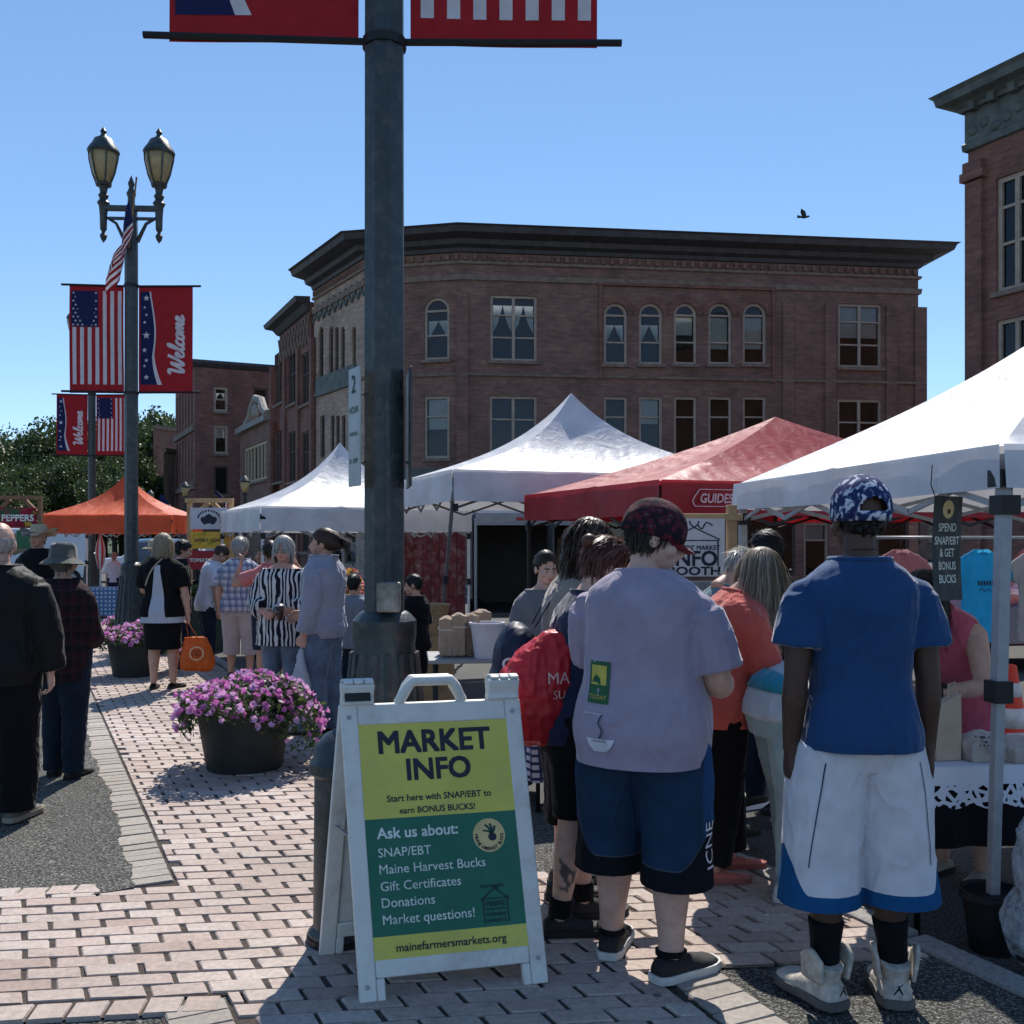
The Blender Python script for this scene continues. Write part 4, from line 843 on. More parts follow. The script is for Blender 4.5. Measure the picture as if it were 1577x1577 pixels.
# ------------------------------------------------------------ people
def sines(P, f, seed, n=7):
    r = np.random.default_rng(seed); K = r.normal(size=(n, 3)); K = K / np.linalg.norm(K, axis=1)[:, None] * (f * r.uniform(.6, 1.6, n))[:, None]
    ph = r.uniform(0, 6.28, n); return np.sin(P @ K.T + ph).sum(1) / math.sqrt(n)
def remesh(mb, vox, sm=4):
    me = mb.mesh('tmp'); o = bpy.data.objects.new('tmp', me); COL.objects.link(o)
    a = o.modifiers.new('r', 'REMESH'); a.mode = 'VOXEL'; a.voxel_size = vox; b = o.modifiers.new('s', 'SMOOTH'); b.factor = .5; b.iterations = sm
    dg = bpy.context.evaluated_depsgraph_get(); out = bpy.data.meshes.new_from_object(o.evaluated_get(dg)); bpy.data.objects.remove(o); bpy.data.meshes.remove(me); return out
def getv(me):
    n = len(me.vertices); P = np.empty(n * 3); me.vertices.foreach_get('co', P); N = np.empty(n * 3); me.vertex_normals.foreach_get('vector', N); return P.reshape(-1, 3), N.reshape(-1, 3)
def setcol(me, C):
    at_ = me.color_attributes.new('Col', 'FLOAT_COLOR', 'POINT'); at_.data.foreach_set('color', np.concatenate([C, np.ones((len(C), 1))], 1).ravel())
def crumple(me, amp, f, seed, vert=.55):
    if len(me.vertices) == 0: return
    f = f * 3.6; amp = amp * .5
    P, N = getv(me); Q = P * np.array([1, 1, vert]); Q = Q + .05 * np.stack([sines(P, 6, seed + 5), sines(P, 6, seed + 6), sines(P, 6, seed + 7)], 1)
    a = 1 - np.abs(sines(Q, f, seed)) ; b = sines(Q, f * .45, seed + 1); c_ = np.clip(1 - 1.6 * np.abs(sines(Q + .03, f * 1.5, seed + 3)), 0, 1); d = amp * (.75 * np.clip(a, -1, 1) ** 3 + .55 * b + .9 * c_ ** 2 + .2 * sines(P, f * 2.6, seed + 2)); P = P + N * d[:, None]
    me.vertices.foreach_set('co', P.ravel()); me.update()
def garment(T_, name, mb, vox, mat, amp=.006, f=16, sm=4, seed=1, col=None, vert=.55, cut=None):
    me = remesh(mb, vox, sm)
    if cut is not None:                # an open, level hem
        b = bmesh.new(); b.from_mesh(me); bmesh.ops.bisect_plane(b, geom=b.verts[:] + b.edges[:] + b.faces[:], plane_co=(0, 0, cut), plane_no=(0, 0, -1), clear_outer=True); b.to_mesh(me); b.free(); me.update()
    if col is not None: P, N = getv(me); setcol(me, col(P))
    if amp: crumple(me, amp, f, seed, vert)
    return obj(name, me, mat, T_, smooth=True)
def hairmat(name, c, c2=None):
    if name in _mats: return _mats[name]
    m, t, b = newmat(name); r = nd(t, 'ShaderNodeNewGeometry').outputs['Random Per Island']; c2 = c2 or [x * 1.6 for x in c]
    f = math_(t, 'ADD', math_(t, 'MULTIPLY', r, .7), math_(t, 'MULTIPLY', noise(t, objco(t), 60, 3), .3))
    t.links.new(ramp(t, f, [(0, [x * .6 for x in c]), (.5, c), (1, c2)]), b.inputs['Base Color']); b.inputs['Roughness'].default_value = .45; b.inputs['Specular IOR Level'].default_value = .4
    tr = nd(t, 'ShaderNodeBsdfTranslucent', {'Color': c4(c2)}); mx = nd(t, 'ShaderNodeMixShader', {0: .25, 1: b.outputs[0], 2: tr.outputs[0]}); t.links.new(mx.outputs[0], t.nodes['Material Output'].inputs[0])
    _mats[name] = m; return m
def skinmat():
    m, t, b = newmat('skin'); co = objco(t); base = nd(t, 'ShaderNodeAttribute', attribute_name='Col').outputs['Color']
    cc = mix(t, 1.0, base, ramp(t, noise(t, co, 18, 5), [(.3, (.85, .8, .8)), (.7, (1.12, 1.1, 1.1))]), 'MULTIPLY'); t.links.new(cc, b.inputs['Base Color']); b.inputs['Roughness'].default_value = .5; b.inputs['Specular IOR Level'].default_value = .35
    b.inputs['Subsurface Weight'].default_value = .06; b.inputs['Subsurface Radius'].default_value = (.01, .004, .002); t.links.new(bump(t, noise(t, co, 220, 3), .12, .004), b.inputs['Normal']); return m
SKIN = skinmat()
BLACKC_ = M('dark_collar', (.01, .01, .012)); LIGHT = (.50, .30, .22); PALE = (.56, .36, .28); TANNED = (.42, .24, .165); DARK = (.075, .042, .028)
TORSO = [(.80, .150, .105, 0), (.90, .172, .118, -.012), (1.0, .163, .106, -.004), (1.08, .150, .097, 0), (1.20, .160, .106, 0), (1.32, .175, .114, -.006), (1.38, .178, .104, -.01), (1.425, .165, .088, -.012), (1.452, .135, .075, -.012), (1.475, .095, .066, -.01), (1.50, .062, .06, -.004)]
def rad_at(tab, z, k): return float(np.interp(z, [r[0] for r in tab], [r[k] for r in tab]))
class Person:
    def __init__(s, label, loc, yaw, h=1.7, bw=1.0, bd=1.0, belly=0.0, lean=0, twist=0, head=(0, 0, 0), arms=None, feet=None, skin=LIGHT, vox=.012, hip=1.0, limb=1.0, sh=1.0, z0=0, seed=1, brow=(.05, .03, .02), knee=.02, sag=0, group='shoppers and sellers at the market'):
        s.T = thing('person', label, 'person', (loc[0], loc[1], z0), R(yaw), group); s.s = h / 1.75; s.bw, s.bd, s.belly, s.lean, s.tw, s.hd = bw, bd, belly, R(lean), R(twist), head
        s.vox, s.skin, s.hip, s.limb, s.sh, s.seed, s.brow = vox, skin, hip, limb, sh, seed, brow; k = s.s; s.arms = {'L': ((-.14, 0, -1), (-.05, .12, -1)), 'R': ((.14, 0, -1), (.05, .12, -1))}; s.arms.update(arms or {}); s.feet = {'L': (-.10, 0, 8), 'R': (.10, 0, -8)}; s.feet.update(feet or {})
        s.J = {}
        for sd, g_ in (('L', -1), ('R', 1)):
            S = s.bend(Vector((g_ * .178 * k * bw * sh, -.01 * k, (1.368 - sag) * k))); ua, fa = s.arms[sd][:2]; E = S + Vector(ua).normalized() * .285 * k; W = E + Vector(fa).normalized() * .25 * k; hd_ = Vector(s.arms[sd][2]).normalized() if len(s.arms[sd]) > 2 else Vector(fa).normalized()
            fx, fy, fyaw = s.feet[sd]; A = Vector((fx, fy, .085 * k)); H = Vector((g_ * .088 * k * bw * hip, 0, .90 * k)); Kn = H.lerp(A, .52) + Vector((0, knee, 0)); s.J[sd] = dict(S=S, E=E, W=W, hd=hd_, H=H, K=Kn, A=A, fy=R(fyaw))
    def bend(s, p):
        zp = .95 * s.s; t = max(0, min(1, (p.z - zp) / (.22 * s.s))); t = t * t * (3 - 2 * t); a = s.lean * t; y, z = p.y, p.z - zp; x = p.x
        if s.tw: b = s.tw * t; x, y = x * math.cos(b) - y * math.sin(b), x * math.sin(b) + y * math.cos(b)
        return Vector((x, y * math.cos(a) + z * math.sin(a), zp - y * math.sin(a) + z * math.cos(a)))
    def hp(s, p):                      # head-local point -> person
        q = Vector(p) * s.s; y, pi_, r_ = [R(a) for a in s.hd]; q = Matrix.Rotation(y, 3, 'Z') @ Matrix.Rotation(-pi_, 3, 'X') @ Matrix.Rotation(r_, 3, 'Y') @ q
        return s.bend(Vector((0, 0, 1.515 * s.s)) + q)
    def hT(s, mb): mb.v = [tuple(s.hp(p)) for p in mb.v]; return mb
    def rings(s, z0, z1, e=(0, 0), flare=0, n=28, step=.035, mods=None):
        k = s.s; out = []; zs = np.linspace(z0, z1, max(3, int((z1 - z0) / step) + 1))
        for z in zs:
            rx, ry, yo = [rad_at(TORSO, z, i) for i in (1, 2, 3)]; bl = s.belly * math.exp(-((z - 1.06) / .17) ** 2); fl = flare * max(0, (1.05 - z) / .25)
            rx = rx * s.bw * (s.hip if z < 1.03 else 1) + bl * .55 + e[0] + fl; ry = ry * s.bd + bl * .8 + e[1] + fl; yo += bl * .45
            if mods: rx, ry, yo = mods(z, rx, ry, yo)
            out.append([tuple(s.bend(Vector((k * rx * np.sign(math.cos(a)) * abs(math.cos(a)) ** .85, k * (yo + ry * np.sign(math.sin(a)) * abs(math.sin(a)) ** .85), k * z)))) for a in [2 * PI * j / n for j in range(n)]])
        return out
    def limbpts(s, a, b, c, r, f0=0, f1=2, n=14):     # samples along a->b->c; f in 0..2
        P, Rr = [], []
        for i in range(n + 1):
            f = f0 + (f1 - f0) * i / n
            q = a.lerp(b, f) if f <= 1 else b.lerp(c, f - 1)
            P.append(q); Rr.append(float(np.interp(f, [x[0] for x in r], [x[1] for x in r])))
        for i in range(1, n): P[i] = (P[i - 1] + P[i] * 2 + P[i + 1]) / 4
        return P, Rr
    def body(s, hands=('L', 'R'), grip=None, legs=True, torso=True, col=None, face=True):
        k = s.s; m = MB(); L = s.limb; AR = [(0, .056), (.3, .054), (.8, .043), (1, .040), (1.25, .043), (1.7, .032), (2, .026)]; LR = [(0, .090), (.4, .082), (.85, .060), (1, .056), (1.3, .059), (1.7, .042), (1.9, .036), (2, .036)]
        if torso: m.loft(s.rings(.82, 1.5))
        for sd in 'LR':
            j = s.J[sd]; P, Rr = s.limbpts(j['S'], j['E'], j['W'], AR); m.tube(P, [r * k * L for r in Rr], 14); m.ell(tuple(j['S']), (.048 * k * min(L, 1.1),) * 3, n=14, k=8); gx = -1 if sd == 'L' else 1; m.tube([s.bend(Vector((gx * .04 * k, -.01 * k, 1.445 * k))), j['S']], [.045 * k, .047 * k], 12)
            if legs: P, Rr = s.limbpts(j['H'], j['K'], j['A'], LR); m.tube(P, [r * k * L for r in Rr], 16); m.ell(tuple(j['A'] + Vector((0, 0, -.01))), (.036 * k,) * 3, n=12, k=8)
        m.tube([s.hp((0, -.012, -.10)), s.hp((0, -.012, -.03)), s.hp((0, 0, .06))], [.066 * k, .056 * k, .054 * k], 16)
        me = remesh(m, s.vox, 3)
        h = MB(); h.ell((0, -.012, .142), (.078, .1, .098)); h.ell((0, .03, .08), (.064, .072, .082)); h.ell((0, .068, .022), (.03, .026, .022)); h.ell((0, .05, .045), (.05, .05, .045)); h.ell((0, .078, .125), (.055, .024, .016))
        for g_ in (-1, 1): h.ell((g_ * .079, -.004, .098), (.011, .022, .034)); h.ell((g_ * .045, .062, .078), (.028, .03, .03)); h.ell((g_ * .031, .086, .106), (.014, .012, .009))
        h.tube([(0, .092, .118), (0, .106, .095), (0, .118, .077)], [.010, .012, .016], 10); h.ell((0, .11, .073), (.02, .014, .01)); h.ell((0, .098, .05), (.025, .011, .007)); h.ell((0, .096, .041), (.02, .011, .007)); h.tube([(0, -.02, 0), (0, -.01, .08)], .05, 14)
        hm = remesh(s.hT(h), max(.0048, s.vox * .5), 2); P, N = getv(hm); C = np.tile(np.array(s.skin), (len(P), 1))
        if face:
            for g_ in (-1, 1):
                for c, r, cl in (((g_ * .031, .097, .106), .0115, (.35, .33, .32)), ((g_ * .031, .099, .106), .0062, (.02, .015, .012)), ((g_ * .033, .1, .127), .0, s.brow)):
                    if r: d = np.linalg.norm((P - np.array(s.hp(c))) / s.s, axis=1); C[d < r] = cl
                for q in range(5): d = np.linalg.norm(P - np.array(s.hp((g_ * (.016 + .008 * q), .1 - .002 * q, .126 + .003 * math.sin(q * .8)))), axis=1); C[d < .006] = s.brow
            for q in range(7): d = np.linalg.norm(P - np.array(s.hp((-.021 + .007 * q, .106 - .00012 * (q - 3) ** 2, .046))), axis=1); C[d < .0075] = np.array(s.skin) * np.array([.85, .5, .5])
        parts = [(me, None), (hm, C)]
        for sd in hands:
            j = s.J[sd]; g_ = -1 if sd == 'L' else 1; d = j['hd']; fw = Vector((0, 1, 0)) if abs(d.y) < .85 else Vector((-g_ * .5, .2, 1)); 
            if abs(d.y) > .6 or abs(d.x) > .6: fw = Vector((-g_ * .3, 0, 1))
            z = -d; y = (fw - z * fw.dot(z)).normalized(); x = y.cross(z); Tm = Matrix((x, y, z)).transposed().to_4x4(); Tm.translation = j['W'] - d * .012; Tm = Tm @ Matrix.Scale(k, 4); inw = -g_; cu = (grip or {}).get(sd, .45)
            hb = MB(); hb.tube([(0, 0, .03), (0, 0, -.02), (0, 0, -.06), (0, 0, -.098)], [(.030, .022), (.034, .02), (.043, .018), (.041, .014)], 12, up=(0, 1, 0))
            for q, (yy, ln) in enumerate(((.031, .072), (.011, .082), (-.010, .076), (-.030, .06))):
                p = Vector((0, yy, -.092)); pts = [p]; a = .15
                for sg in (.42, .32, .26): a += cu; p = p + Vector((inw * math.sin(a), 0, -math.cos(a))) * ln * sg; pts.append(p)
                hb.tube(pts, [.0098, .0092, .0085, .0068], 8)
            hb.tube([(0, .03, -.02), (inw * .014, .052, -.05), (inw * .026, .056, -.085), (inw * .032, .05, -.105)], [.014, .012, .0105, .008], 8)
            hb.v = [tuple(Tm @ Vector(p)) for p in hb.v]; parts.append((remesh(hb, max(.0036, s.vox * .38), 1), None))
        V, F, CC = [], [], []; b0 = 0
        for me_, c in parts:
            P, N = getv(me_); V.append(P); F += [tuple(i + b0 for i in p.vertices) for p in me_.polygons]; CC.append(np.tile(np.array(s.skin), (len(P), 1)) if c is None else c); b0 += len(P); bpy.data.meshes.remove(me_)
        V = np.concatenate(V); CC = np.concatenate(CC)
        if col: CC = col(V, CC)
        me = bpy.data.meshes.new('body'); me.from_pydata(V.tolist(), [], F); setcol(me, CC); s.bodyo = obj('body', me, SKIN, s.T, smooth=True); return s
    def top(s, mat, hem=.86, neck=1.492, sleeve=.75, e=(.022, .02), se=.022, flare=.012, amp=.006, f=15, name='shirt', col=None, vox=None, flat=.0, sflare=.018, open_=None, mods=None):
        m = MB(); k = s.s; m.loft(s.rings(hem - .05, neck, e, flare, mods=mods)); sl = sleeve if isinstance(sleeve, dict) else {'L': sleeve, 'R': sleeve}
        for sd in 'LR':
            j = s.J[sd]
            if sl[sd] <= 0: continue
            P, Rr = s.limbpts(j['S'], j['E'], j['W'], [(0, .044), (.35, .052), (1, .047), (2, .034)], 0, sl[sd]); nn = len(P)
            m.tube(P, [(r * s.limb + se + sflare * (i / nn)) * k for i, r in enumerate(Rr)], 16); m.ell(tuple(j['S']), tuple((.046 * min(s.limb, 1.12) + se * .4) * k for _ in range(3)), n=14, k=8); gx = -1 if sd == 'L' else 1; m.tube([s.bend(Vector((gx * .05 * k, -.01 * k, (neck - .06) * k))), j['S']], [(.042 + se * .4) * k, (.046 + se * .4) * k], 12)
        s.topo = garment(s.T, name, m, vox or s.vox, mat, amp, f, 2, s.seed * 13, col, cut=hem * k if abs(s.lean) < .5 else None)
        rg = s.rings(neck - .006, neck, (e[0] + .001, e[1] + .001))[-1]; c = MB(); c.tube([rg[i % len(rg)] for i in range(len(rg) + 1)], .0075 * k, 8); c.build('collar', mat if col is None else BLACKC_, s.topo, smooth=True); return s.topo
    def bottom(s, mat, hem=.06, e=.018, top_=1.02, le=None, flare=0, amp=.006, f=14, name='trousers', col=None, kind='legs', vox=None, te=(.012, .012), spread=0, vert=.8):
        m = MB(); k = s.s
        if kind == 'skirt':
            R_ = []
            for z in np.linspace(hem - .05, top_, 15):
                q = s.rings(max(z, .86), max(z, .86) + .001, te, n=28)[0]; fl = 1 + flare * max(0, (.9 - z)); R_.append([(p[0] * fl, p[1] * fl, z * k if z < .95 else p[2]) for p in q])
            m.loft(R_)
        else:
            m.loft(s.rings(.79, top_, te)); le = le if le is not None else e
            for sd in 'LR':
                j = s.J[sd]; zA, zH = j['A'].z / k, j['H'].z / k; fr = min(2.12, 2 * (zH - hem + (.05 if hem > .2 else 0)) / (zH - zA)); P, Rr = s.limbpts(j['H'], j['K'], j['A'], [(0, .098), (.5, .085), (1, .064), (1.4, .062), (2, .048), (2.2, .048)], 0, min(fr, 2)); nn = len(P)
                P = [q + Vector(((-1 if sd == 'L' else 1) * spread * min(1, i / 4), 0, 0)) for i, q in enumerate(P)]; P = [j['H'] + Vector((0, 0, .06 if top_ > .94 else -.01))] + P if top_ > .94 else P[1:2] + P[1:]
                if fr > 2: P.append(j['A'] + Vector((0, 0, -(fr - 2) * .4 * k))); Rr.append(Rr[-1])
                Rr = [Rr[0]] + Rr if len(Rr) < len(P) else Rr; m.tube(P, [(r * s.limb + e + flare * (i / nn)) * k for i, r in enumerate(Rr)], 18)
        s.boto = garment(s.T, name, m, vox or s.vox, mat, amp, f, 2, s.seed * 17, col, vert, cut=hem * k if hem > .2 else None); return s.boto
    def shoes(s, mat, sole, L=.285, hi=0, w_=1.0, low=1.0, toe=None, sockmat=None, sock=(0, 0)):
        for sd in 'LR':
            j = s.J[sd]; T = Matrix.Translation((j['A'].x, j['A'].y, 0)) @ Matrix.Rotation(j['fy'], 4, 'Z') @ Matrix.Scale(s.s, 4); m = MB()
            sec = [(-.075, .020, .045, .02), (-.07, .03, .07, .02), (-.045, .037, .09, .02), (0, .040, .098, .02), (.05, .043, .085, .02), (.10, .048, .064, .02), (.15, .050, .052, .02), (.185, .043, .045, .02), (.205, .028, .034, .022), (.212, .010, .028, .024)]; kL = L / .287; R_ = []
            for y, hw, zt, zb in sec:
                zt = zb + (zt - zb) * low; R_.append([T @ Vector((hw * w_ * math.cos(a), y * kL, zb + (zt - zb) * max(0, math.sin(a)) ** .7 if math.sin(a) > 0 else zb)) for a in [2 * PI * q / 18 for q in range(18)]])
            m.loft(R_)
            if hi: m.tube([T @ Vector((0, -.012, .06)), T @ Vector((0, -.016, .11)), T @ Vector((0, -.022, .11 + hi))], [(.043 * s.s, .05 * s.s), (.042 * s.s, .052 * s.s), (.05 * s.s, .06 * s.s)], 16, up=(1, 0, 0))
            sh = garment(s.T, 'shoe', m, max(.006, s.vox * .6), mat, .0022, 40, 2, s.seed)
            o_ = MB(); out = [(.0, -.085), (.03, -.078), (.045, -.04), (.046, .04), (.055, .12), (.055, .16), (.042, .20), (.015, .222), (-.015, .222), (-.042, .20), (-.055, .16), (-.055, .12), (-.046, .04), (-.045, -.04), (-.03, -.078)]
            o_.loft([[T @ Vector((x * w_ * .96, y * kL, .0)) for x, y in out], [T @ Vector((x * w_, y * kL, .012)) for x, y in out], [T @ Vector((x * w_ * .97, y * kL, .030)) for x, y in out]]); o_.build('sole', sole, sh, smooth=40)
            if sockmat: q = MB(); P, Rr = s.limbpts(j['H'], j['K'], j['A'], [(1, .061), (1.4, .062), (1.7, .047), (2, .042)], sock[0], sock[1], 8); q.tube(P, [r * s.s * s.limb + .003 for r in Rr], 16); q.build('sock', sockmat, s.T, smooth=True)
    def hair(s, mat, kind='short', n=260, L=.06, wd=.006, vol=1.0, back=0, hl=.0, part=0, seed=3, curl=0.0, zmax=9):
        o0 = s.hp((0, 0, .1)); G = np.array([(s.hp(Vector((0, 0, .1)) + Vector(a_)) - o0).normalized().dot(Vector((0, 0, -1))) for a_ in ((.05, 0, 0), (0, .05, 0), (0, 0, .05))])
        r = np.random.default_rng(seed + s.seed); m = MB(); c = np.array((0, -.014, .142)); e = np.array((.083, .106, .103)) * vol; nn, kk = 26, 16
        def ok(q): return q[2] < zmax and q[1] < .062 + (q[2] - .15) * .9 + hl and q[2] > (.075 if kind != 'fringe' else .05) - max(0, -q[1] - .02) * .5 and not (kind == 'fringe' and q[2] > .15)
        for i in range(kk):
            for j in range(nn):
                pts = []
                for a, b in ((i, j), (i, j + 1), (i + 1, j + 1), (i + 1, j)):
                    t = PI * a / kk; q = 2 * PI * b / nn; wob = 1 + .02 * math.sin(5 * q + 3 * t + seed); pts.append(c + e * wob * np.array((math.sin(t) * math.cos(q), math.sin(t) * math.sin(q), math.cos(t))))
                if ok(np.mean(pts, 0)): m.poly([tuple(p) for p in pts])
        for i in range(n):
            for _ in range(20):
                d = r.normal(size=3); d /= np.linalg.norm(d); p = c + e * d * .98
                if ok(p): break
            ln = L * r.uniform(.45, 1.2); seg = 3 if ln < .1 else 9; st = ln / seg; out = d.copy()
            if kind in ('long', 'bob', 'curly'): dirn = np.array((np.sign(d[0]) * .25 + d[0] * .5 + part, d[1] * .2 - .12, 0)) + .55 * G; dirn = dirn - d * dirn.dot(d) * .9
            elif kind == 'pony': dirn = np.array((0, -1, -.1)) - d * .2
            else:
                dirn = np.array((d[0] * .2, -.6 if d[2] > .2 else -.2, 0)) + .5 * G; dirn = dirn - d * dirn.dot(d) + d * .05 + r.normal(size=3) * .07
            P = [p]; v = dirn / np.linalg.norm(dirn); ph = r.uniform(0, 6.3)
            for q in range(seg):
                v = v + G * (.38 if seg > 3 else .12) + np.array((0, -.02 * back, 0)) + r.normal(size=3) * .06; 
                if curl: v = v + curl * np.array((math.sin(q * 1.9 + ph), math.cos(q * 1.9 + ph), .35 * math.sin(q * 2.3 + ph)))
                v /= np.linalg.norm(v); p = p + v * st; g_ = (p - c) / (e * 1.02); l = np.linalg.norm(g_)
                if l < 1: p = c + e * 1.02 * g_ / l
                if seg > 3 and p[2] < .08 and p[1] > .02 + hl and abs(p[0]) < .06: p = p + np.array((np.sign(p[0]) * .02, -.01, 0))
                P.append(p)
            sd_ = np.cross(out, v); sd_ = sd_ / (np.linalg.norm(sd_) + 1e-9); V = []
            for q, x in enumerate(P): w_ = wd * (1 - .75 * (q / seg) ** 2); V += [tuple(x + sd_ * w_), tuple(x - sd_ * w_)]
            m.add(V, [(2 * q, 2 * q + 1, 2 * q + 3, 2 * q + 2) for q in range(seg)])
        s.hT(m); return m.build('hair', mat, s.T, smooth=True)
    def hat_dome(s, mat, brim=None, vol=1.12, col=None, zb=.13, name='cap', brimmat=None, notch=False):
        m = MB(); c = (0, -.012, .135); n, k = 64, 26; a_, b_, c_ = .084 * vol, .106 * vol, .112 * vol; V = []; F = []
        for i in range(k + 1):
            t = PI / 2 * i / k
            for j in range(n): q = 2 * PI * j / n; sq = 1 + .04 * math.sin(t) ** 4; V.append((c[0] + a_ * sq * math.sin(t + .0) * math.cos(q), c[1] + b_ * sq * math.sin(t) * math.sin(q), c[2] + c_ * max(0, math.cos(t)) ** .8))
        for j in range(n): q = 2 * PI * j / n; V.append((c[0] + a_ * math.cos(q), c[1] + b_ * math.sin(q), zb - .022))
        for i in range(k + 1):
            for j in range(n):
                f = (i * n + j, i * n + (j + 1) % n, (i + 1) * n + (j + 1) % n, (i + 1) * n + j); cc = np.mean([V[x] for x in f], 0)
                if notch and cc[1] < -.05 and abs(cc[0]) < .042 and cc[2] < .180 - 14 * cc[0] ** 2 and cc[2] > .122: continue
                F.append(f)
        m.add(V, F); s.hT(m); o = m.build(name, mat, s.T, smooth=True)
        md = o.modifiers.new('t', 'SOLIDIFY'); md.thickness = .003
        if brim:
            b = MB(); d = brim
            b.grid(12, 5, lambda u, v: ((u - .5) * 2 * .075 * (1 - .25 * v ** 2), d * (.082 * math.sqrt(max(0, 1 - ((u - .5) * 1.75) ** 2)) + .085 * v * math.sqrt(max(.05, 1 - ((u - .5) * 1.8) ** 2))), zb + .005 - .035 * v + .0 - .06 * (u - .5) ** 2)); s.hT(b); bo = b.build('cap_brim', brimmat or mat, o, smooth=True); md = bo.modifiers.new('t', 'SOLIDIFY'); md.thickness = .004
        return o
    def lathe_hat(s, prof, mat, curl=0, name='hat', cz=.0, sx=.9):
        m = MB(); m.lathe(prof, 36, c=(0, -.01, cz)); m.v = [(x * sx, y * 1.08, z + curl * max(0, abs(x) - .09) ** 1.0 - .25 * curl * max(0, abs(y) - .1)) for x, y, z in m.v]; s.hT(m); o = m.build(name, mat, s.T, smooth=True); md = o.modifiers.new('t', 'SOLIDIFY'); md.thickness = .004; return o
    def world(s, p): return Matrix.Translation(s.T.location) @ Matrix.Rotation(s.T.rotation_euler[2], 4, 'Z') @ Vector(p)
def project(T_, o, shapes, mats, name, dirn, off=.004, cut=True):     # print flat shapes [(verts, faces, mat index)] in person space onto garment o
    me = o.data; bv = BVHTree.FromPolygons([v.co.copy() for v in me.vertices], [tuple(p.vertices) for p in me.polygons]); m = MB(); d = Vector(dirn).normalized(); lay = 0
    for v, f, mi in shapes:
        b = bmesh.new(); vs_ = [b.verts.new(p) for p in v]
        for q in f:
            try: b.faces.new([vs_[i] for i in q])
            except ValueError: pass
        if cut: bmesh.ops.triangulate(b, faces=b.faces); bmesh.ops.subdivide_edges(b, edges=[e for e in b.edges if e.calc_length() > .02], cuts=2, use_grid_fill=False); bmesh.ops.triangulate(b, faces=b.faces)
        b.verts.ensure_lookup_table(); b.verts.index_update(); V = []
        for q in b.verts:
            h = bv.ray_cast(q.co - d * .6, d); V.append(tuple((h[0] if h[0] else q.co) - d * (off + lay * .0012 + (q.co - q.co).length)))
        m.add(V, [tuple(x.index for x in fc.verts) for fc in b.faces], mi); b.free(); lay += 1
    return m.build(name, mats, o)
# ------------------------------------------------------------ the people in the photograph
def patt(name, fn, rough=.85):
    if name in _mats: return _mats[name]
    m, t, b = newmat(name); co = objco(t); t.links.new(fn(t, co), b.inputs['Base Color']); b.inputs['Roughness'].default_value = rough; b.inputs['Specular IOR Level'].default_value = .15
    t.links.new(creases(t, co, .36, bump(t, noise(t, co, 90, 4), .25)), b.inputs['Normal']); _mats[name] = m; return m
def axis(t, co, i): return nd(t, 'ShaderNodeSeparateXYZ', {0: co}).outputs[i]
def stripes(t, x, freq, duty): return math_(t, 'LESS_THAN', math_(t, 'FRACT', math_(t, 'MULTIPLY', x, freq)), duty)
SOLE_W = M('white_sole', (.5, .5, .48), .7); SOLE_K = M('black_sole', (.015, .015, .015), .7)
BLACKC = cloth('black_cloth', (.006, .006, .008)); JEANS = cloth('blue_denim', (.10, .14, .20), var=.3); DJEANS = cloth('dark_denim', (.012, .020, .035), var=.3)
def shorts_col(hemz, white, blue, arc=.05):
    def f(P):
        x = np.abs(P[:, 0]); C = np.tile(np.array(white), (len(P), 1)); lim = hemz + .075 - .25 * np.clip(np.abs(x - .11), 0, .1) * 0 + 32 * np.clip(x - .19, 0, 1) ** 2; C[P[:, 2] < lim] = blue; return C
    return f
def zoned(name, base, lims, side=None):      # cloth in sewn panels: below z0 + k * max(0, |x| - x0)^2 another colour; beyond |x| a side stripe
    def fn(t, co):
        x = math_(t, 'ABSOLUTE', axis(t, co, 0)); z = axis(t, co, 2); c = c4(base)
        if side: c = mix(t, math_(t, 'GREATER_THAN', x, side[0]), c, side[1])
        for z0, x0, k, _, cl in lims: q = math_(t, 'MAXIMUM', math_(t, 'SUBTRACT', x, x0), 0.0); c = mix(t, math_(t, 'LESS_THAN', z, math_(t, 'ADD', math_(t, 'MULTIPLY', math_(t, 'MULTIPLY', q, q), k), z0)), c, cl)
        return mix(t, 1.0, c, ramp(t, noise(t, co, 9, 4), [(.3, (.9,) * 3), (.7, (1.1,) * 3)]), 'MULTIPLY')
    return patt(name, fn)
ATTRC = cloth('printed_cloth', (.5, .5, .5), attr='Col', var=.06)
# man in the blue T-shirt
P1 = Person('man in blue T-shirt and white shorts seen from behind by the right stall', (1.22, 3.53), 3, 1.82, bw=.90, bd=1.0, sh=1.22, vox=.008, skin=DARK, arms={'L': ((-.11, -.06, -1), (-.02, .16, -1)), 'R': ((.11, -.06, -1), (.05, .14, -1))}, feet={'L': (-.125, 0, 20), 'R': (.125, 0, -14)}, seed=4, limb=1.02, brow=(.01, .008, .006))
P1.body(grip={'L': .5, 'R': .7})
P1.top(cloth('royal_blue_cotton', (.018, .058, .155)), hem=.865, sleeve=.60, e=(.030, .036), se=.020, sflare=.022, flare=.03, amp=.007, f=9)
P1.bottom(zoned('white_blue_shorts', (.60, .59, .63), ((.405, .215, 60, .0, (.008, .075, .20)),)), hem=.34, e=.030, flare=.055, top_=.90, te=(-.002, .002), amp=.009, f=8, vox=.008, spread=.028, vert=.15, name='shorts')
P1.shoes(M('beige_sneaker', (.46, .42, .37), .6, .3, 30, dirt=((.2, .16, .13), .5, 20)), M('grey_sole', (.10, .095, .09), .7), L=.29, hi=.03, w_=1.38, sockmat=BLACKC, sock=(1.52, 2))
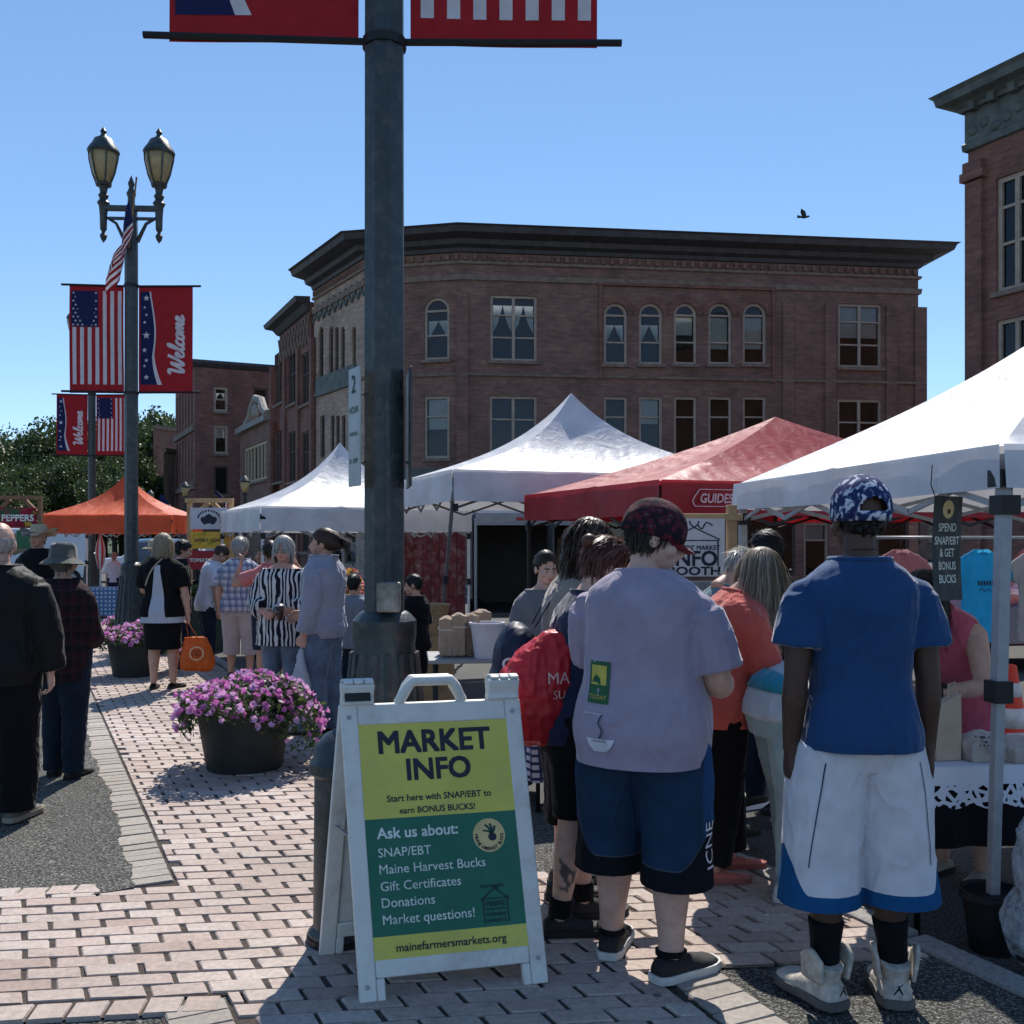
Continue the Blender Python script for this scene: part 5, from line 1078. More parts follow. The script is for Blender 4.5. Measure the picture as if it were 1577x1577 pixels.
for sd in 'LR':                            # padded collar flaps and heel badge of his high sneakers
    j = P1.J[sd]; Tm = Matrix.Translation((j['A'].x, j['A'].y, 0)) @ Matrix.Rotation(j['fy'], 4, 'Z') @ Matrix.Scale(P1.s, 4)
    for g_ in (-1, 1):
        m = MB(); m.grid(8, 8, lambda a, b, g_=g_: Tm @ Vector((g_ * (.052 + .012 * b + .008 * math.sin(PI * a)), -.055 + .10 * a - .01 * b, .085 + (.075 + .035 * math.sin(PI * a)) * b))); o = m.build('shoe_collar', M('beige_sneaker', (.46, .42, .37)), P1.T, smooth=True); md = o.modifiers.new('t', 'SOLIDIFY'); md.thickness = .014; md.offset = 0
    m = MB(); m.add([Tm @ Vector((q[0], -.0945 - .002 * q[2], q[1])) for q in [(x_ * .019, .072 + z_ * .019, 0) for x_, z_ in ((-1, -.9), (-.75, -1), (-.05, -.1), (.5, -.9), (.75, -.8), (.25, .15), (.2, .45), (.75, 1), (.6, 1.1), (.1, .6), (-.12, .8), (-.3, .6), (-.1, .35), (-.3, .1))]], [tuple(range(14))]); m.build('heel_badge', DARK_PL, P1.T)
P1.hair(hairmat('black_hair', (.008, .007, .007)), n=120, L=.015, vol=.985, zmax=.13)
camo = patt('blue_white_camo', lambda t, co: ramp(t, noise(t, co, 42, 3, .5), [(.42, (.02, .03, .10)), (.5, (.10, .13, .25)), (.55, (.55, .56, .62)), (.65, (.62, .62, .66))], 'CONSTANT'))
P1.hat_dome(camo, vol=1.09, zb=.125, notch=True, name='cap', brim=1)
def rect(x0, x1, z0, z1, y=0): return [(x0, y, z0), (x1, y, z0), (x1, y, z1), (x0, y, z1)], [(0, 1, 2, 3)]
def ptext(s_, o, w_, bold=.02, ax=(1, 0, 0), ay=(0, 0, 1)):
    v, f = text(s_, 1, 0); xs = [p[0] for p in v]; k = w_ / (max(xs) - min(xs)); ax, ay, o = Vector(ax), Vector(ay), Vector(o)
    return [tuple(o + ax * ((p[0] - min(xs)) * k) + ay * (p[1] * k)) for p in v], f
m = MB(); m.tube([(-.055, -.098, .128), (-.03, -.112, .126), (0, -.117, .125), (.03, -.112, .126), (.055, -.098, .128)], .007, 6); P1.hT(m); m.build('cap_strap', camo, P1.T, smooth=True)
for sx in (-1, 1):
    v, f = stroke([(sx * .165, .86), (sx * .19, .7), (sx * .215, .5)], .003); project(P1.T, P1.boto, [([(p[0], 0, p[1]) for p in v], f, 0)], [cloth('navy_piping', (.015, .03, .09))], 'piping', (0, 1, 0))
# man in the lavender shirt
P2 = Person('heavy man in lavender shirt, navy shorts and dark red patterned cap', (.495, 3.80), -22, 1.755, bw=1.08, bd=1.38, belly=.06, sh=1.12, vox=.009, limb=1.32, hip=1.02, lean=5, head=(-70, 16, 0), skin=PALE, arms={'L': ((-.02, .55, -1), (.5, .9, .15)), 'R': ((.22, .08, -1), (-.12, .95, -.12))}, feet={'L': (-.15, .09, 6), 'R': (.12, -.05, -34)}, seed=9, sag=.015)
P2.body(hands=('L', 'R'))
P2.top(cloth('lavender_cotton', (.31, .265, .34)), hem=.79, sleeve=.80, e=(.030, .036), se=.022, sflare=.022, flare=.045, amp=.007, f=8)
P2.bottom(zoned('navy_black_shorts', (.014, .036, .075), ((.425, .16, 14, .0, (.06, .075, .09)), (.420, .16, 14, .0, (.006, .008, .012))), (.245, (.012, .055, .15))), hem=.345, e=.020, flare=.040, top_=.86, te=(.0, .0), amp=.008, f=8, vox=.008, spread=.02, vert=.2, name='shorts')
P2.shoes(M('black_sneaker', (.014, .014, .016), .6, .3, 30), SOLE_W, L=.30, w_=1.2, sockmat=BLACKC, sock=(1.95, 2))
P2.hair(hairmat('dark_brown_hair', (.022, .014, .009)), n=700, L=.055, vol=1.05, wd=.0035, zmax=.14)
paisley = patt('dark_red_paisley', lambda t, co: ramp(t, nd(t, 'ShaderNodeTexVoronoi', {'Vector': co, 'Scale': 34}).outputs['Distance'], [(.0, (.16, .10, .12)), (.28, (.05, .012, .02)), (.48, (.13, .02, .03)), (.52, (.02, .012, .02))]))
P2.hat_dome(paisley, brim=1, vol=1.13, zb=.13, name='cap', brimmat=cloth('dark_red_brim', (.13, .015, .018)))
pr = [(rect(-.225, -.135, 1.02, 1.17) + (0,)), (rect(-.215, -.150, 1.085, 1.155) + (2,)), (ptext('TODAY', (-.218, 0, 1.035), .075) + (2,))]
bowl = [(-.215 + .0, 0, .90), (-.10, 0, .90), (-.115, 0, .87), (-.135, 0, .853), (-.18, 0, .853), (-.20, 0, .87)]
pr += [(bowl, [tuple(range(6))], 1), (ptext('THE BOWL', (-.19, 0, .888), .06) + (3,))]; v, f = stroke([(-.158, .902), (-.15, .93), (-.166, .955), (-.155, .985)], .006); pr.append(([(p[0], 0, p[1]) for p in v], f, 3)); v, f = stroke([(-.235, .985), (-.2, .987), (-.155, .985)], .003); pr.append(([(p[0], 0, p[1]) for p in v], f, 1))
pr = [([(q[0] + .06, q[1], q[2]) for q in v_], f_, i_) for v_, f_, i_ in pr]
project(P2.T, P2.topo, pr, [M('print_green', (.02, .10, .04), .7), M('print_white', (.62, .60, .66), .7), M('print_yellow', (.5, .42, .08), .7), M('print_dark', (.05, .05, .07), .7)], 'shirt_print', (0, 1, 0))
w_ = ptext('ICNE', (0, 0, 0), .17, 0); v, f = w_; project(P2.T, P2.boto, [([(.6, -.02 - p[2] * .9, p[0] * 1.0 + .42) for p in v], f, 0)], [M('print_white', (.62, .60, .66))], 'shorts_print', (-1, 0, 0))
# two women to his left, facing the table
P3 = Person('woman with long curly dark hair and navy backpack behind the man in lavender', (.24, 4.62), -80, 1.71, vox=.012, lean=9, head=(-5, 10, 0), skin=LIGHT, arms={'L': ((-.1, .3, -1), (0, 1, -.2)), 'R': ((.15, .2, -1), (0, 1, -.1))}, feet={'L': (-.09, .02, 5), 'R': (.09, -.03, -5)}, seed=5, limb=1.1, bw=1.05, bd=1.15)
P3.body(); P3.top(cloth('oatmeal_cotton', (.26, .22, .19)), sleeve=.0, hem=.84); P3.bottom(BLACKC, hem=.36, e=.02, flare=.02, name='shorts'); P3.shoes(M('black_sneaker', (.014, .014, .016)), SOLE_K)
P3.hair(hairmat('curly_brown_hair', (.035, .02, .012), (.14, .08, .045)), 'curly', n=900, L=.34, vol=1.12, wd=.005, curl=.55)
P4 = Person('auburn haired woman in red drawstring bag and black leggings, tattoo on calf', (.245, 4.20), -78, 1.64, vox=.011, lean=11, head=(5, 18, 0), skin=PALE, arms={'L': ((-.15, .3, -1), (0, 1, 0)), 'R': ((.2, .25, -1), (0, 1, .1))}, feet={'L': (-.09, .08, 4), 'R': (.08, -.07, -4)}, seed=6, limb=1.12, bw=1.06, bd=1.2)
def tattoo(V, C):
    J = P4.J['R']; c = J['K'].lerp(J['A'], .5); q = V - np.array(c); d = (np.abs(q[:, 2]) < .075) & (q[:, 0] > -.02) & (np.abs(sines(V, 75, 3)) < .32) & (np.hypot(q[:, 0], q[:, 1]) < .08) & (np.abs(q[:, 1]) < .035); C[d] = (.10, .085, .085); return C
P4.body(col=tattoo); P4.top(cloth('navy_tank', (.02, .025, .06)), sleeve=.0, hem=.84, e=(.016, .016)); P4.bottom(BLACKC, hem=.52, e=.012, name='leggings', amp=.003); P4.shoes(M('black_sneaker', (.014, .014, .016)), SOLE_K, sockmat=BLACKC, sock=(1.8, 2))
P4.hair(hairmat('auburn_hair', (.085, .03, .02), (.24, .11, .08)), n=700, L=.07, vol=1.06, wd=.004); m = MB(); m.ell((0, -.125, .175), (.035, .035, .035)); P4.hT(m); m.build('hair_bun', hairmat('auburn_hair', (.1, .04, .025)), P4.T, smooth=True)
# woman in coral
P5 = Person('woman in coral shirt with long grey blonde hair, head bowed at the table', (1.0, 4.85), -82, 1.61, vox=.010, lean=15, head=(0, 28, 0), skin=LIGHT, arms={'L': ((-.05, .45, -1), (.1, 1, -.3)), 'R': ((.08, .3, -1), (.0, .85, -.5))}, feet={'L': (-.09, .09, 0), 'R': (.10, -.06, -6)}, seed=7, bw=1.12, bd=1.2, limb=1.08)
P5.body(); P5.top(cloth('coral_cotton', (.52, .10, .075)), hem=.80, sleeve=1.6, e=(.028, .03), se=.022, flare=.025, amp=.008); P5.bottom(BLACKC, hem=.10, e=.02, flare=.012); P5.shoes(cloth('pink_flats', (.46, .14, .12)), cloth('pink_flats_sole', (.30, .10, .09)), L=.26, low=.62, w_=.92)
P5.hair(hairmat('grey_blonde_hair', (.26, .21, .15), (.56, .47, .36)), 'long', n=3200, L=.42, vol=1.08, wd=.0022, curl=.16, back=0)
v, f = stroke([(-.02, 1.27), (.05, 1.29), (.03, 1.24), (-.01, 1.2)], .009); project(P5.T, P5.topo, [([(-.5, p[0] - .02, p[1]) for p in v], f, 0)], [M('print_white', (.62, .60, .66))], 'shirt_print', (1, 0, 0)) if False else None
m = MB()
for g_ in (-1, 1): m.tube([(g_ * .05, .086, .112), (g_ * .081, .03, .118), (g_ * .083, -.01, .112)], .0035, 6); m.ell((g_ * .032, .106, .106), (.025, .006, .019), n=12, k=8)
P5.hT(m); m.build('glasses', DARK_PL, P5.T, smooth=True)
# grey head behind her
P6 = Person('grey haired person bent over the table, hidden behind the woman in coral', (1.13, 5.55), -60, 1.60, vox=.016, lean=10, head=(0, 45, 0), skin=LIGHT, seed=8); P6.body(); P6.top(cloth('faded_teal', (.12, .2, .22)), sleeve=.8); P6.bottom(DJEANS); P6.shoes(BLACK_MET, SOLE_K); P6.hair(hairmat('silver_hair', (.36, .35, .33), (.62, .60, .57)), n=700, L=.07, vol=1.12, wd=.004)
P7 = Person('dark haired man in charcoal shirt holding up a small white card', (1.56, 6.1), 128, 1.66, vox=.012, head=(-25, 12, 0), skin=TANNED, arms={'L': ((-.25, .2, -1), (.6, .8, .35)), 'R': ((.2, .35, -1), (-.5, .9, .42))}, seed=11, brow=(.015, .01, .01)); P7.body(grip={'R': .8}); P7.top(cloth('charcoal_cotton', (.035, .033, .034)), sleeve=.72); P7.bottom(DJEANS); P7.shoes(BLACK_MET, SOLE_K); P7.hair(hairmat('black_hair', (.008, .007, .007)), n=700, L=.05, vol=1.08, wd=.004)
# person bending over in pale jeans
P8 = Person('person bending far over the stall in pale blue jeans and white sneakers', (1.22, 4.58), -78, 1.62, vox=.011, lean=68, head=(0, -10, 0), skin=LIGHT, arms={'L': ((-.1, .5, -1), (0, .6, -1)), 'R': ((.1, .6, -1), (0, .7, -1))}, feet={'L': (-.09, .10, -8), 'R': (.09, .0, -22)}, seed=12, bd=1.1, limb=1.06); P8.body(); P8.top(cloth('pale_blue_top', (.42, .50, .55)), hem=.93, sleeve=.75, e=(.02, .02)); P8.bottom(cloth('pale_denim', (.27, .39, .42), var=.14), hem=.12, e=.010, top_=1.03, amp=.004, te=(.016, .02)); P8.shoes(M('white_sneaker', (.55, .53, .5), .6), SOLE_W, L=.27); P8.hair(hairmat('dark_brown_hair', (.022, .014, .009)), n=200, L=.08)
m = MB(); m.loft(P8.rings(1.0, 1.055, (.03, .032))); m.build('waistband', cloth('aqua_cloth', (.03, .26, .36)), P8.T, smooth=True)
# stallholder in pink
P9 = Person('stallholder in sleeveless pink dress with name tag and black watch', (2.26, 5.05), 128, 1.66, vox=.011, lean=30, head=(12, 25, 0), skin=LIGHT, arms={'L': ((-.32, .30, -1), (.75, .75, -.1)), 'R': ((.1, .3, -1), (-.2, .9, -.4))}, seed=13, z0=-.08, bw=1.0, limb=1.05); P9.body(); P9.top(cloth('rose_cotton', (.46, .09, .13)), hem=.95, sleeve=0, e=(.018, .018), name='dress_top'); P9.bottom(cloth('rose_cotton', (.46, .09, .13)), kind='skirt', hem=.50, flare=.75, top_=1.05, te=(.024, .028), name='skirt', amp=.012, f=12); P9.shoes(cloth('grey_flats', (.3, .27, .22)), SOLE_K, L=.26, low=.7); P9.hair(hairmat('dark_brown_hair', (.022, .014, .009)), 'long', n=500, L=.26, vol=1.06, wd=.005)
j = P9.J['L']; m = MB(); q = j['E'].lerp(j['W'], .86); d = (j['W'] - j['E']).normalized(); m.tube([q - d * .012, q + d * .012], .034, 14); m.tube([q + Vector((-.02, .0, .026)), q + Vector((-.024, 0, .04))], .022, 12); m.build('wristwatch', DARK_PL, P9.T, smooth=40)
project(P9.T, P9.topo, [(rect(-.12, -.035, 1.23, 1.275, .5) + (0,)), (ptext('Cindy', (-.11, .5, 1.245), .06) + (1,))], [M('print_white', (.62, .60, .66)), INK], 'name_tag', (0, -1, 0)) if False else None
P10 = Person('young woman in grey T-shirt with dark tied hair under the red canopy', (.22, 6.75), 172, 1.535, vox=.010, head=(28, 12, 0), skin=PALE, arms={'L': ((-.16, .1, -1), (.2, .7, -.6)), 'R': ((.16, .1, -1), (-.2, .7, -.6))}, seed=14, bw=.92, brow=(.03, .02, .015)); P10.body(); P10.top(cloth('grey_marl', (.13, .135, .15)), sleeve=.62, neck=1.455, e=(.028, .026), flare=.02); P10.bottom(DJEANS); P10.shoes(BLACK_MET, SOLE_K); P10.hair(hairmat('dark_brown_hair', (.022, .014, .009)), 'pony', n=500, L=.06, vol=1.04, wd=.004); m = MB(); m.ell((.0, -.13, .085), (.035, .03, .05)); P10.hT(m); m.build('hair_knot', hairmat('dark_brown_hair', (.022, .014, .009)), P10.T, smooth=True)
# ---- left side
P11 = Person('bald old man in black jacket walking at the left edge', (-2.98, 5.85), 6, 1.71, bw=1.02, bd=1.2, belly=.02, sh=1.12, vox=.011, head=(12, 2, 0), skin=PALE, arms={'L': ((-.2, .0, -1), (0, .2, -1)), 'R': ((.24, -.02, -1), (.02, .2, -1))}, feet={'L': (-.11, .02, 8), 'R': (.11, -.06, -14)}, seed=15, limb=1.12); P11.body(); P11.top(cloth('black_jacket', (.008, .0085, .010), rough=.6), hem=.80, sleeve=1.85, e=(.05, .05), se=.034, sflare=.012, amp=.010, f=11, name='jacket', neck=1.5); P11.bottom(cloth('black_trousers', (.005, .0055, .007)), hem=.06, e=.035, flare=.018, amp=.009); P11.shoes(M('grey_trainer', (.12, .115, .10), .7, .35, 30), M('tan_sole', (.3, .25, .19), .8), L=.30, w_=1.15); P11.hair(hairmat('white_hair', (.4, .38, .37), (.6, .58, .56)), 'fringe', n=160, L=.02, vol=.99)
P12 = Person('person in grey bucket hat and dark plaid shirt beside the old man', (-3.06, 6.85), -4, 1.58, bw=.94, bd=1.1, vox=.012, head=(0, 4, 0), skin=LIGHT, arms={'L': ((-.2, .1, -1), (.3, .8, -.6)), 'R': ((.12, .1, -1), (-.3, .8, -.3))}, feet={'L': (-.09, .05, 6), 'R': (.09, -.04, -8)}, seed=16, limb=1.05); P12.body()
def plaid(base, l1, l2, fx, fz):
    def fn(t, co):
        x = math_(t, 'ADD', axis(t, co, 0), axis(t, co, 1)); z = axis(t, co, 2); c = mix(t, math_(t, 'MULTIPLY', stripes(t, x, fx, .45), .55), base, l1); c = mix(t, math_(t, 'MULTIPLY', stripes(t, z, fz, .45), .55), c, l1); c = mix(t, math_(t, 'MULTIPLY', stripes(t, x, fx, .08), .7), c, l2); return mix(t, math_(t, 'MULTIPLY', stripes(t, z, fz, .08), .7), c, l2)
    return fn
P12.top(patt('dark_red_plaid', plaid((.012, .011, .014), (.045, .012, .016), (.03, .03, .035), 11, 11)), hem=.74, sleeve=1.8, e=(.04, .04), se=.026, amp=.009, name='shirt'); P12.bottom(DJEANS, hem=.04, e=.024, amp=.010); P12.shoes(M('black_sneaker', (.014, .014, .016)), SOLE_K)
P12.lathe_hat([(.178, .085), (.17, .09), (.113, .135), (.108, .14), (.100, .22), (.085, .245), (.04, .252), (0, .253)], cloth('grey_green_canvas', (.09, .093, .082)), name='bucket_hat'); P12.hair(hairmat('grey_brown_hair', (.12, .11, .1)), n=200, L=.06, vol=1.02, zmax=.13)
P13 = Person('man in straw cowboy hat and dark shirt facing the camera at left', (-5.66, 12.0), 175, 1.76, bw=1.15, bd=1.2, vox=.016, skin=TANNED, seed=17); P13.body(); P13.top(BLACKC, sleeve=.75); P13.bottom(DJEANS); P13.shoes(BLACK_MET, SOLE_K); P13.lathe_hat([(.20, .135), (.17, .13), (.105, .14), (.10, .145), (.09, .235), (.075, .262), (.03, .25), (0, .245)], M('straw', (.42, .33, .22), .9, .25, 60), curl=.75, name='cowboy_hat', cz=.01, sx=1.0); P13.hair(hairmat('grey_brown_hair', (.12, .11, .1)), n=120, L=.04, vol=1.0, zmax=.13); m = MB(); m.lathe([(.104, .152), (.102, .175)], 28); P13.hT(m); m.build('hat_band', DARK_PL, P13.T, smooth=True)
P14 = Person('blonde woman in black cardigan and skirt carrying an orange tote', (-3.77, 10.85), 2, 1.665, bw=1.08, bd=1.1, vox=.014, head=(14, 6, 0), skin=LIGHT, arms={'L': ((-.2, .35, -1), (.25, .9, .15)), 'R': ((.22, -.05, -1), (.1, .1, -1))}, feet={'L': (-.10, .0, 10), 'R': (.10, .03, -24)}, seed=18, limb=1.12, hip=1.08)
def cardi(t, co):
    x, y, z = axis(t, co, 0), axis(t, co, 1), axis(t, co, 2); wd = math_(t, 'ADD', .03, math_(t, 'MULTIPLY', math_(t, 'MAXIMUM', math_(t, 'SUBTRACT', 1.3, z), 0.0), .12))
    pan = math_(t, 'MAXIMUM', math_(t, 'LESS_THAN', math_(t, 'ABSOLUTE', math_(t, 'ADD', x, .015)), wd), math_(t, 'LESS_THAN', z, .785)); pan = math_(t, 'MULTIPLY', pan, math_(t, 'MULTIPLY', math_(t, 'LESS_THAN', y, .03), math_(t, 'LESS_THAN', z, 1.34)))
    return mix(t, pan, (.006, .006, .008), (.42, .44, .50))
P14.body(grip={'R': 1.0}); P14.top(patt('black_cardigan_white_back', cardi), hem=.76, sleeve=.75, e=(.028, .03), flare=.035, name='cardigan', vox=.012); P14.bottom(BLACKC, kind='skirt', hem=.46, flare=-.12, top_=1.0, te=(.024, .03), name='skirt'); P14.shoes(BLACKC, SOLE_K, L=.25, low=.7); P14.hair(hairmat('ash_blonde_hair', (.26, .21, .14), (.55, .46, .33)), 'bob', n=1400, L=.19, vol=1.14, wd=.004, curl=.35)
v, f = stroke([(-.16, 1.12), (-.08, 1.28), (.03, 1.42)], .018); project(P14.T, P14.topo, [([(p[0], 0, p[1]) for p in v], f, 0)], [M('tan_leather', (.35, .25, .18))], 'bag_strap', (0, 1, 0))
P15 = Person('dark haired woman half hidden behind the blonde woman in black', (-4.15, 12.6), -60, 1.60, vox=.018, head=(-20, 15, 0), skin=LIGHT, seed=19); P15.body(); P15.top(BLACKC, sleeve=.5); P15.bottom(DJEANS); P15.shoes(BLACK_MET, SOLE_K); P15.hair(hairmat('black_hair', (.008, .007, .007)), n=300, L=.08, vol=1.08)
P15b = Person('person in a straw sun hat glimpsed between lamp post and blonde woman', (-5.05, 14.2), 10, 1.60, vox=.02, skin=LIGHT, seed=20); P15b.body(); P15b.top(cloth('olive_cotton', (.12, .11, .07)), sleeve=.8); P15b.bottom(DJEANS); P15b.shoes(BLACK_MET, SOLE_K); P15b.lathe_hat([(.22, .11), (.2, .115), (.105, .14), (.10, .22), (.05, .245), (0, .25)], M('straw', (.42, .33, .22)), name='sun_hat')
P16 = Person('man in white T-shirt leaning over a table behind the plaid shirt woman', (-3.95, 13.0), -62, 1.66, vox=.018, lean=12, head=(0, 30, 0), skin=TANNED, seed=21, z0=-.08); P16.body(); P16.top(cloth('white_cotton', (.56, .56, .62)), sleeve=.75, hem=.82, e=(.03, .03)); P16.bottom(DJEANS); P16.shoes(BLACK_MET, SOLE_K); P16.hair(hairmat('brown_hair', (.05, .03, .02)), n=160, L=.02, vol=1.0)
P17 = Person('grey haired woman in blue plaid shirt and pale capri trousers', (-3.14, 11.6), -8, 1.63, bw=1.15, bd=1.2, hip=1.1, vox=.013, head=(0, 4, 0), skin=LIGHT, arms={'L': ((-.24, .05, -1), (-.05, .2, -1)), 'R': ((.2, .35, -1), (-.3, .9, .1))}, feet={'L': (-.11, 0, 10), 'R': (.11, .02, -10)}, seed=22, limb=1.1); P17.body()
P17.top(patt('blue_white_plaid', plaid((.50, .51, .56), (.10, .14, .26), (.03, .05, .14), 13, 13)), hem=.84, sleeve=.72, e=(.03, .03), flare=.01); P17.bottom(cloth('pale_taupe_cotton', (.42, .37, .37)), hem=.31, e=.024, flare=.012, name='capri_trousers'); P17.shoes(M('black_sneaker', (.014, .014, .016)), SOLE_K); P17.hair(hairmat('silver_hair', (.36, .35, .33), (.62, .60, .57)), n=800, L=.05, vol=1.12, wd=.005)
zebra = patt('zebra_print', lambda t, co: ramp(t, nd(t, 'ShaderNodeTexWave', {'Vector': nd(t, 'ShaderNodeMapping', {'Vector': co, 'Scale': (1, .8, .35)}).outputs[0], 'Scale': 7.5, 'Distortion': 11, 'Detail': 2, 'Detail Scale': 1.1}).outputs['Fac'], [(.5, (.014, .014, .025)), (.53, (.60, .58, .57))], 'CONSTANT'))
P18 = Person('grey haired woman in zebra striped blouse facing us, holding an iced coffee', (-2.06, 9.05), 168, 1.64, bw=1.14, bd=1.2, vox=.012, head=(10, 2, 0), skin=(.52, .29, .21), arms={'L': ((-.2, .25, -1), (.35, .9, -.15)), 'R': ((.28, .12, -1), (-.75, .75, -.25))}, seed=23, limb=1.08, brow=(.25, .2, .17)); P18.body(grip={'L': .8}); P18.top(zebra, hem=.72, sleeve={'L': 1.75, 'R': 1.75}, neck=1.44, e=(.04, .04), se=.03, flare=.04, name='blouse', amp=.009); P18.bottom(JEANS, hem=.05, e=.018); P18.shoes(BLACK_MET, SOLE_K); P18.hair(hairmat('silver_hair', (.36, .35, .33), (.62, .60, .57)), 'bob', n=800, L=.16, vol=1.08, wd=.005)
m = MB()
for g_ in (-1, 1):
    m.tube([(g_ * .031 + .024 * math.cos(a), .108, .103 + .017 * math.sin(a)) for a in [2 * PI * i / 12 for i in range(13)]], .0014, 5); m.tube([(g_ * .054, .105, .108), (g_ * .08, .02, .112)], .0014, 5)
P18.hT(m); m.build('glasses', DARK_PL, P18.T, smooth=True)
P19 = Person('brown haired woman in grey sweatshirt holding a white plastic bag', (-1.58, 8.4), 78, 1.70, bw=1.08, bd=1.15, vox=.011, head=(12, 0, 0), skin=LIGHT, arms={'L': ((-.12, .08, -1), (.0, .28, -1)), 'R': ((.15, .3, -1), (0, .8, -.35))}, feet={'L': (-.09, .06, 10), 'R': (.09, -.05, -6)}, seed=24, limb=1.05); P19.body(grip={'L': 1.1}); P19.top(cloth('grey_blue_sweatshirt', (.26, .27, .33)), hem=.83, sleeve=1.85, neck=1.525, e=(.05, .05), se=.036, sflare=-.004, flare=-.01, amp=.012, f=12, name='sweatshirt'); P19.bottom(JEANS, hem=.03, e=.028, flare=.035, amp=.010, name='jeans'); P19.shoes(BLACK_MET, SOLE_K); P19.hair(hairmat('brown_hair', (.05, .03, .02), (.2, .12, .07)), 'pony', n=700, L=.07, vol=1.06, wd=.004)
m = MB(); r_ = np.random.default_rng(5)
for i in range(220):
    a = r_.uniform(0, 6.28); p = np.array((.03 * math.cos(a), -.12, .13 + .03 * math.sin(a))); V = []; v = np.array((r_.normal() * .35, -1, r_.normal() * .35 + .1)); w_ = .004
    for q in range(6): V += [tuple(p + (w_, 0, 0)), tuple(p - (w_, 0, 0))]; v = v + np.array((.15, 0, -.22)); v /= np.linalg.norm(v); p = p + v * .028
    m.add(V, [(2 * q, 2 * q + 1, 2 * q + 3, 2 * q + 2) for q in range(5)])
P19.hT(m); m.build('ponytail', hairmat('brown_hair', (.05, .03, .02)), P19.T, smooth=True)
P20 = Person('person in coral top raising a hand behind the zebra blouse woman', (-2.55, 10.6), 15, 1.60, vox=.018, skin=TANNED, arms={'L': ((-.7, .2, -.4), (.35, .1, 1)), 'R': ((.7, .2, -.3), (-.6, 0, 1))}, seed=25); P20.body(); P20.top(cloth('faded_coral', (.50, .16, .15)), sleeve=.6); P20.bottom(DJEANS, hem=.5, e=.03, name='shorts'); P20.shoes(BLACK_MET, SOLE_K); P20.hair(hairmat('dark_brown_hair', (.022, .014, .009)), n=200, L=.08)
P21 = Person('child in grey blue jacket beside the flower stall left of the lamp post', (-1.43, 9.1), -20, 1.30, vox=.014, skin=LIGHT, seed=26); P21.body(); P21.top(cloth('slate_jacket', (.17, .20, .25)), sleeve=1.85, e=(.05, .05), se=.03, name='jacket'); P21.bottom(DJEANS); P21.shoes(BLACK_MET, SOLE_K); P21.hair(hairmat('black_hair', (.008, .007, .007)), n=300, L=.05)
P22 = Person('boy in black T-shirt just right of the near lamp post', (-.87, 9.0), 60, 1.30, vox=.014, skin=LIGHT, head=(30, 10, 0), seed=27); P22.body(); P22.top(BLACKC, sleeve=.8, e=(.04, .04)); P22.bottom(BLACKC, hem=.4, e=.03, name='shorts'); P22.shoes(BLACK_MET, SOLE_K); P22.hair(hairmat('black_hair', (.008, .007, .007)), n=300, L=.05)
P24 = Person('dark haired stallholder under the left white canopy', (-3.55, 14.2), 170, 1.58, vox=.02, skin=TANNED, seed=28, z0=-.08); P24.body(); P24.top(BLACKC, sleeve=.8); P24.bottom(DJEANS); P24.shoes(BLACK_MET, SOLE_K); P24.hair(hairmat('grey_brown_hair', (.12, .11, .1)), n=200, L=.05)
P23 = Person('stallholder in white with sunglasses behind the blue checked table', (-8.95, 22.6), 178, 1.32, vox=.022, skin=TANNED, seed=29); P23.body(); P23.top(cloth('white_cotton', (.56, .56, .62)), sleeve=.8); P23.bottom(DJEANS); P23.shoes(BLACK_MET, SOLE_K); P23.hair(hairmat('silver_hair', (.36, .35, .33)), n=100, L=.03)
# ------------------------------------------------------------ stalls, tables and what stands on them
WOOD = M('pale_timber', (.42, .27, .14), .7, .25, 8, .1, 40); TABM = M('grey_table_top', (.28, .28, .29), .5, .1, 5)
def lace():
    m, t, b = newmat('white_lace'); co = objco(t); b.inputs['Base Color'].default_value = (.6, .6, .66, 1); b.inputs['Roughness'].default_value = .8; z = axis(t, co, 2)
    vo = nd(t, 'ShaderNodeTexVoronoi', {'Vector': co, 'Scale': 24}, feature='DISTANCE_TO_EDGE').outputs['Distance']; hole = math_(t, 'MULTIPLY', math_(t, 'GREATER_THAN', vo, .17), math_(t, 'LESS_THAN', z, .655))
    tr = nd(t, 'ShaderNodeBsdfTransparent'); mx = nd(t, 'ShaderNodeMixShader', {0: hole, 1: b.outputs[0], 2: tr.outputs[0]}); t.links.new(mx.outputs[0], t.nodes['Material Output'].inputs[0]); return m
LACE = lace(); CHECK = patt('navy_white_check', lambda t, co: mix(t, math_(t, 'MAXIMUM', stripes(t, math_(t, 'ADD', axis(t, co, 0), axis(t, co, 1)), 22, .4), stripes(t, axis(t, co, 2), 22, .4)), (.42, .42, .48), (.03, .035, .09)))
BCHECK = patt('blue_gingham', lambda t, co: mix(t, math_(t, 'MULTIPLY', stripes(t, axis(t, co, 0), 12, .5), stripes(t, axis(t, co, 2), 12, .5)), (.08, .16, .30), (.40, .46, .55)))
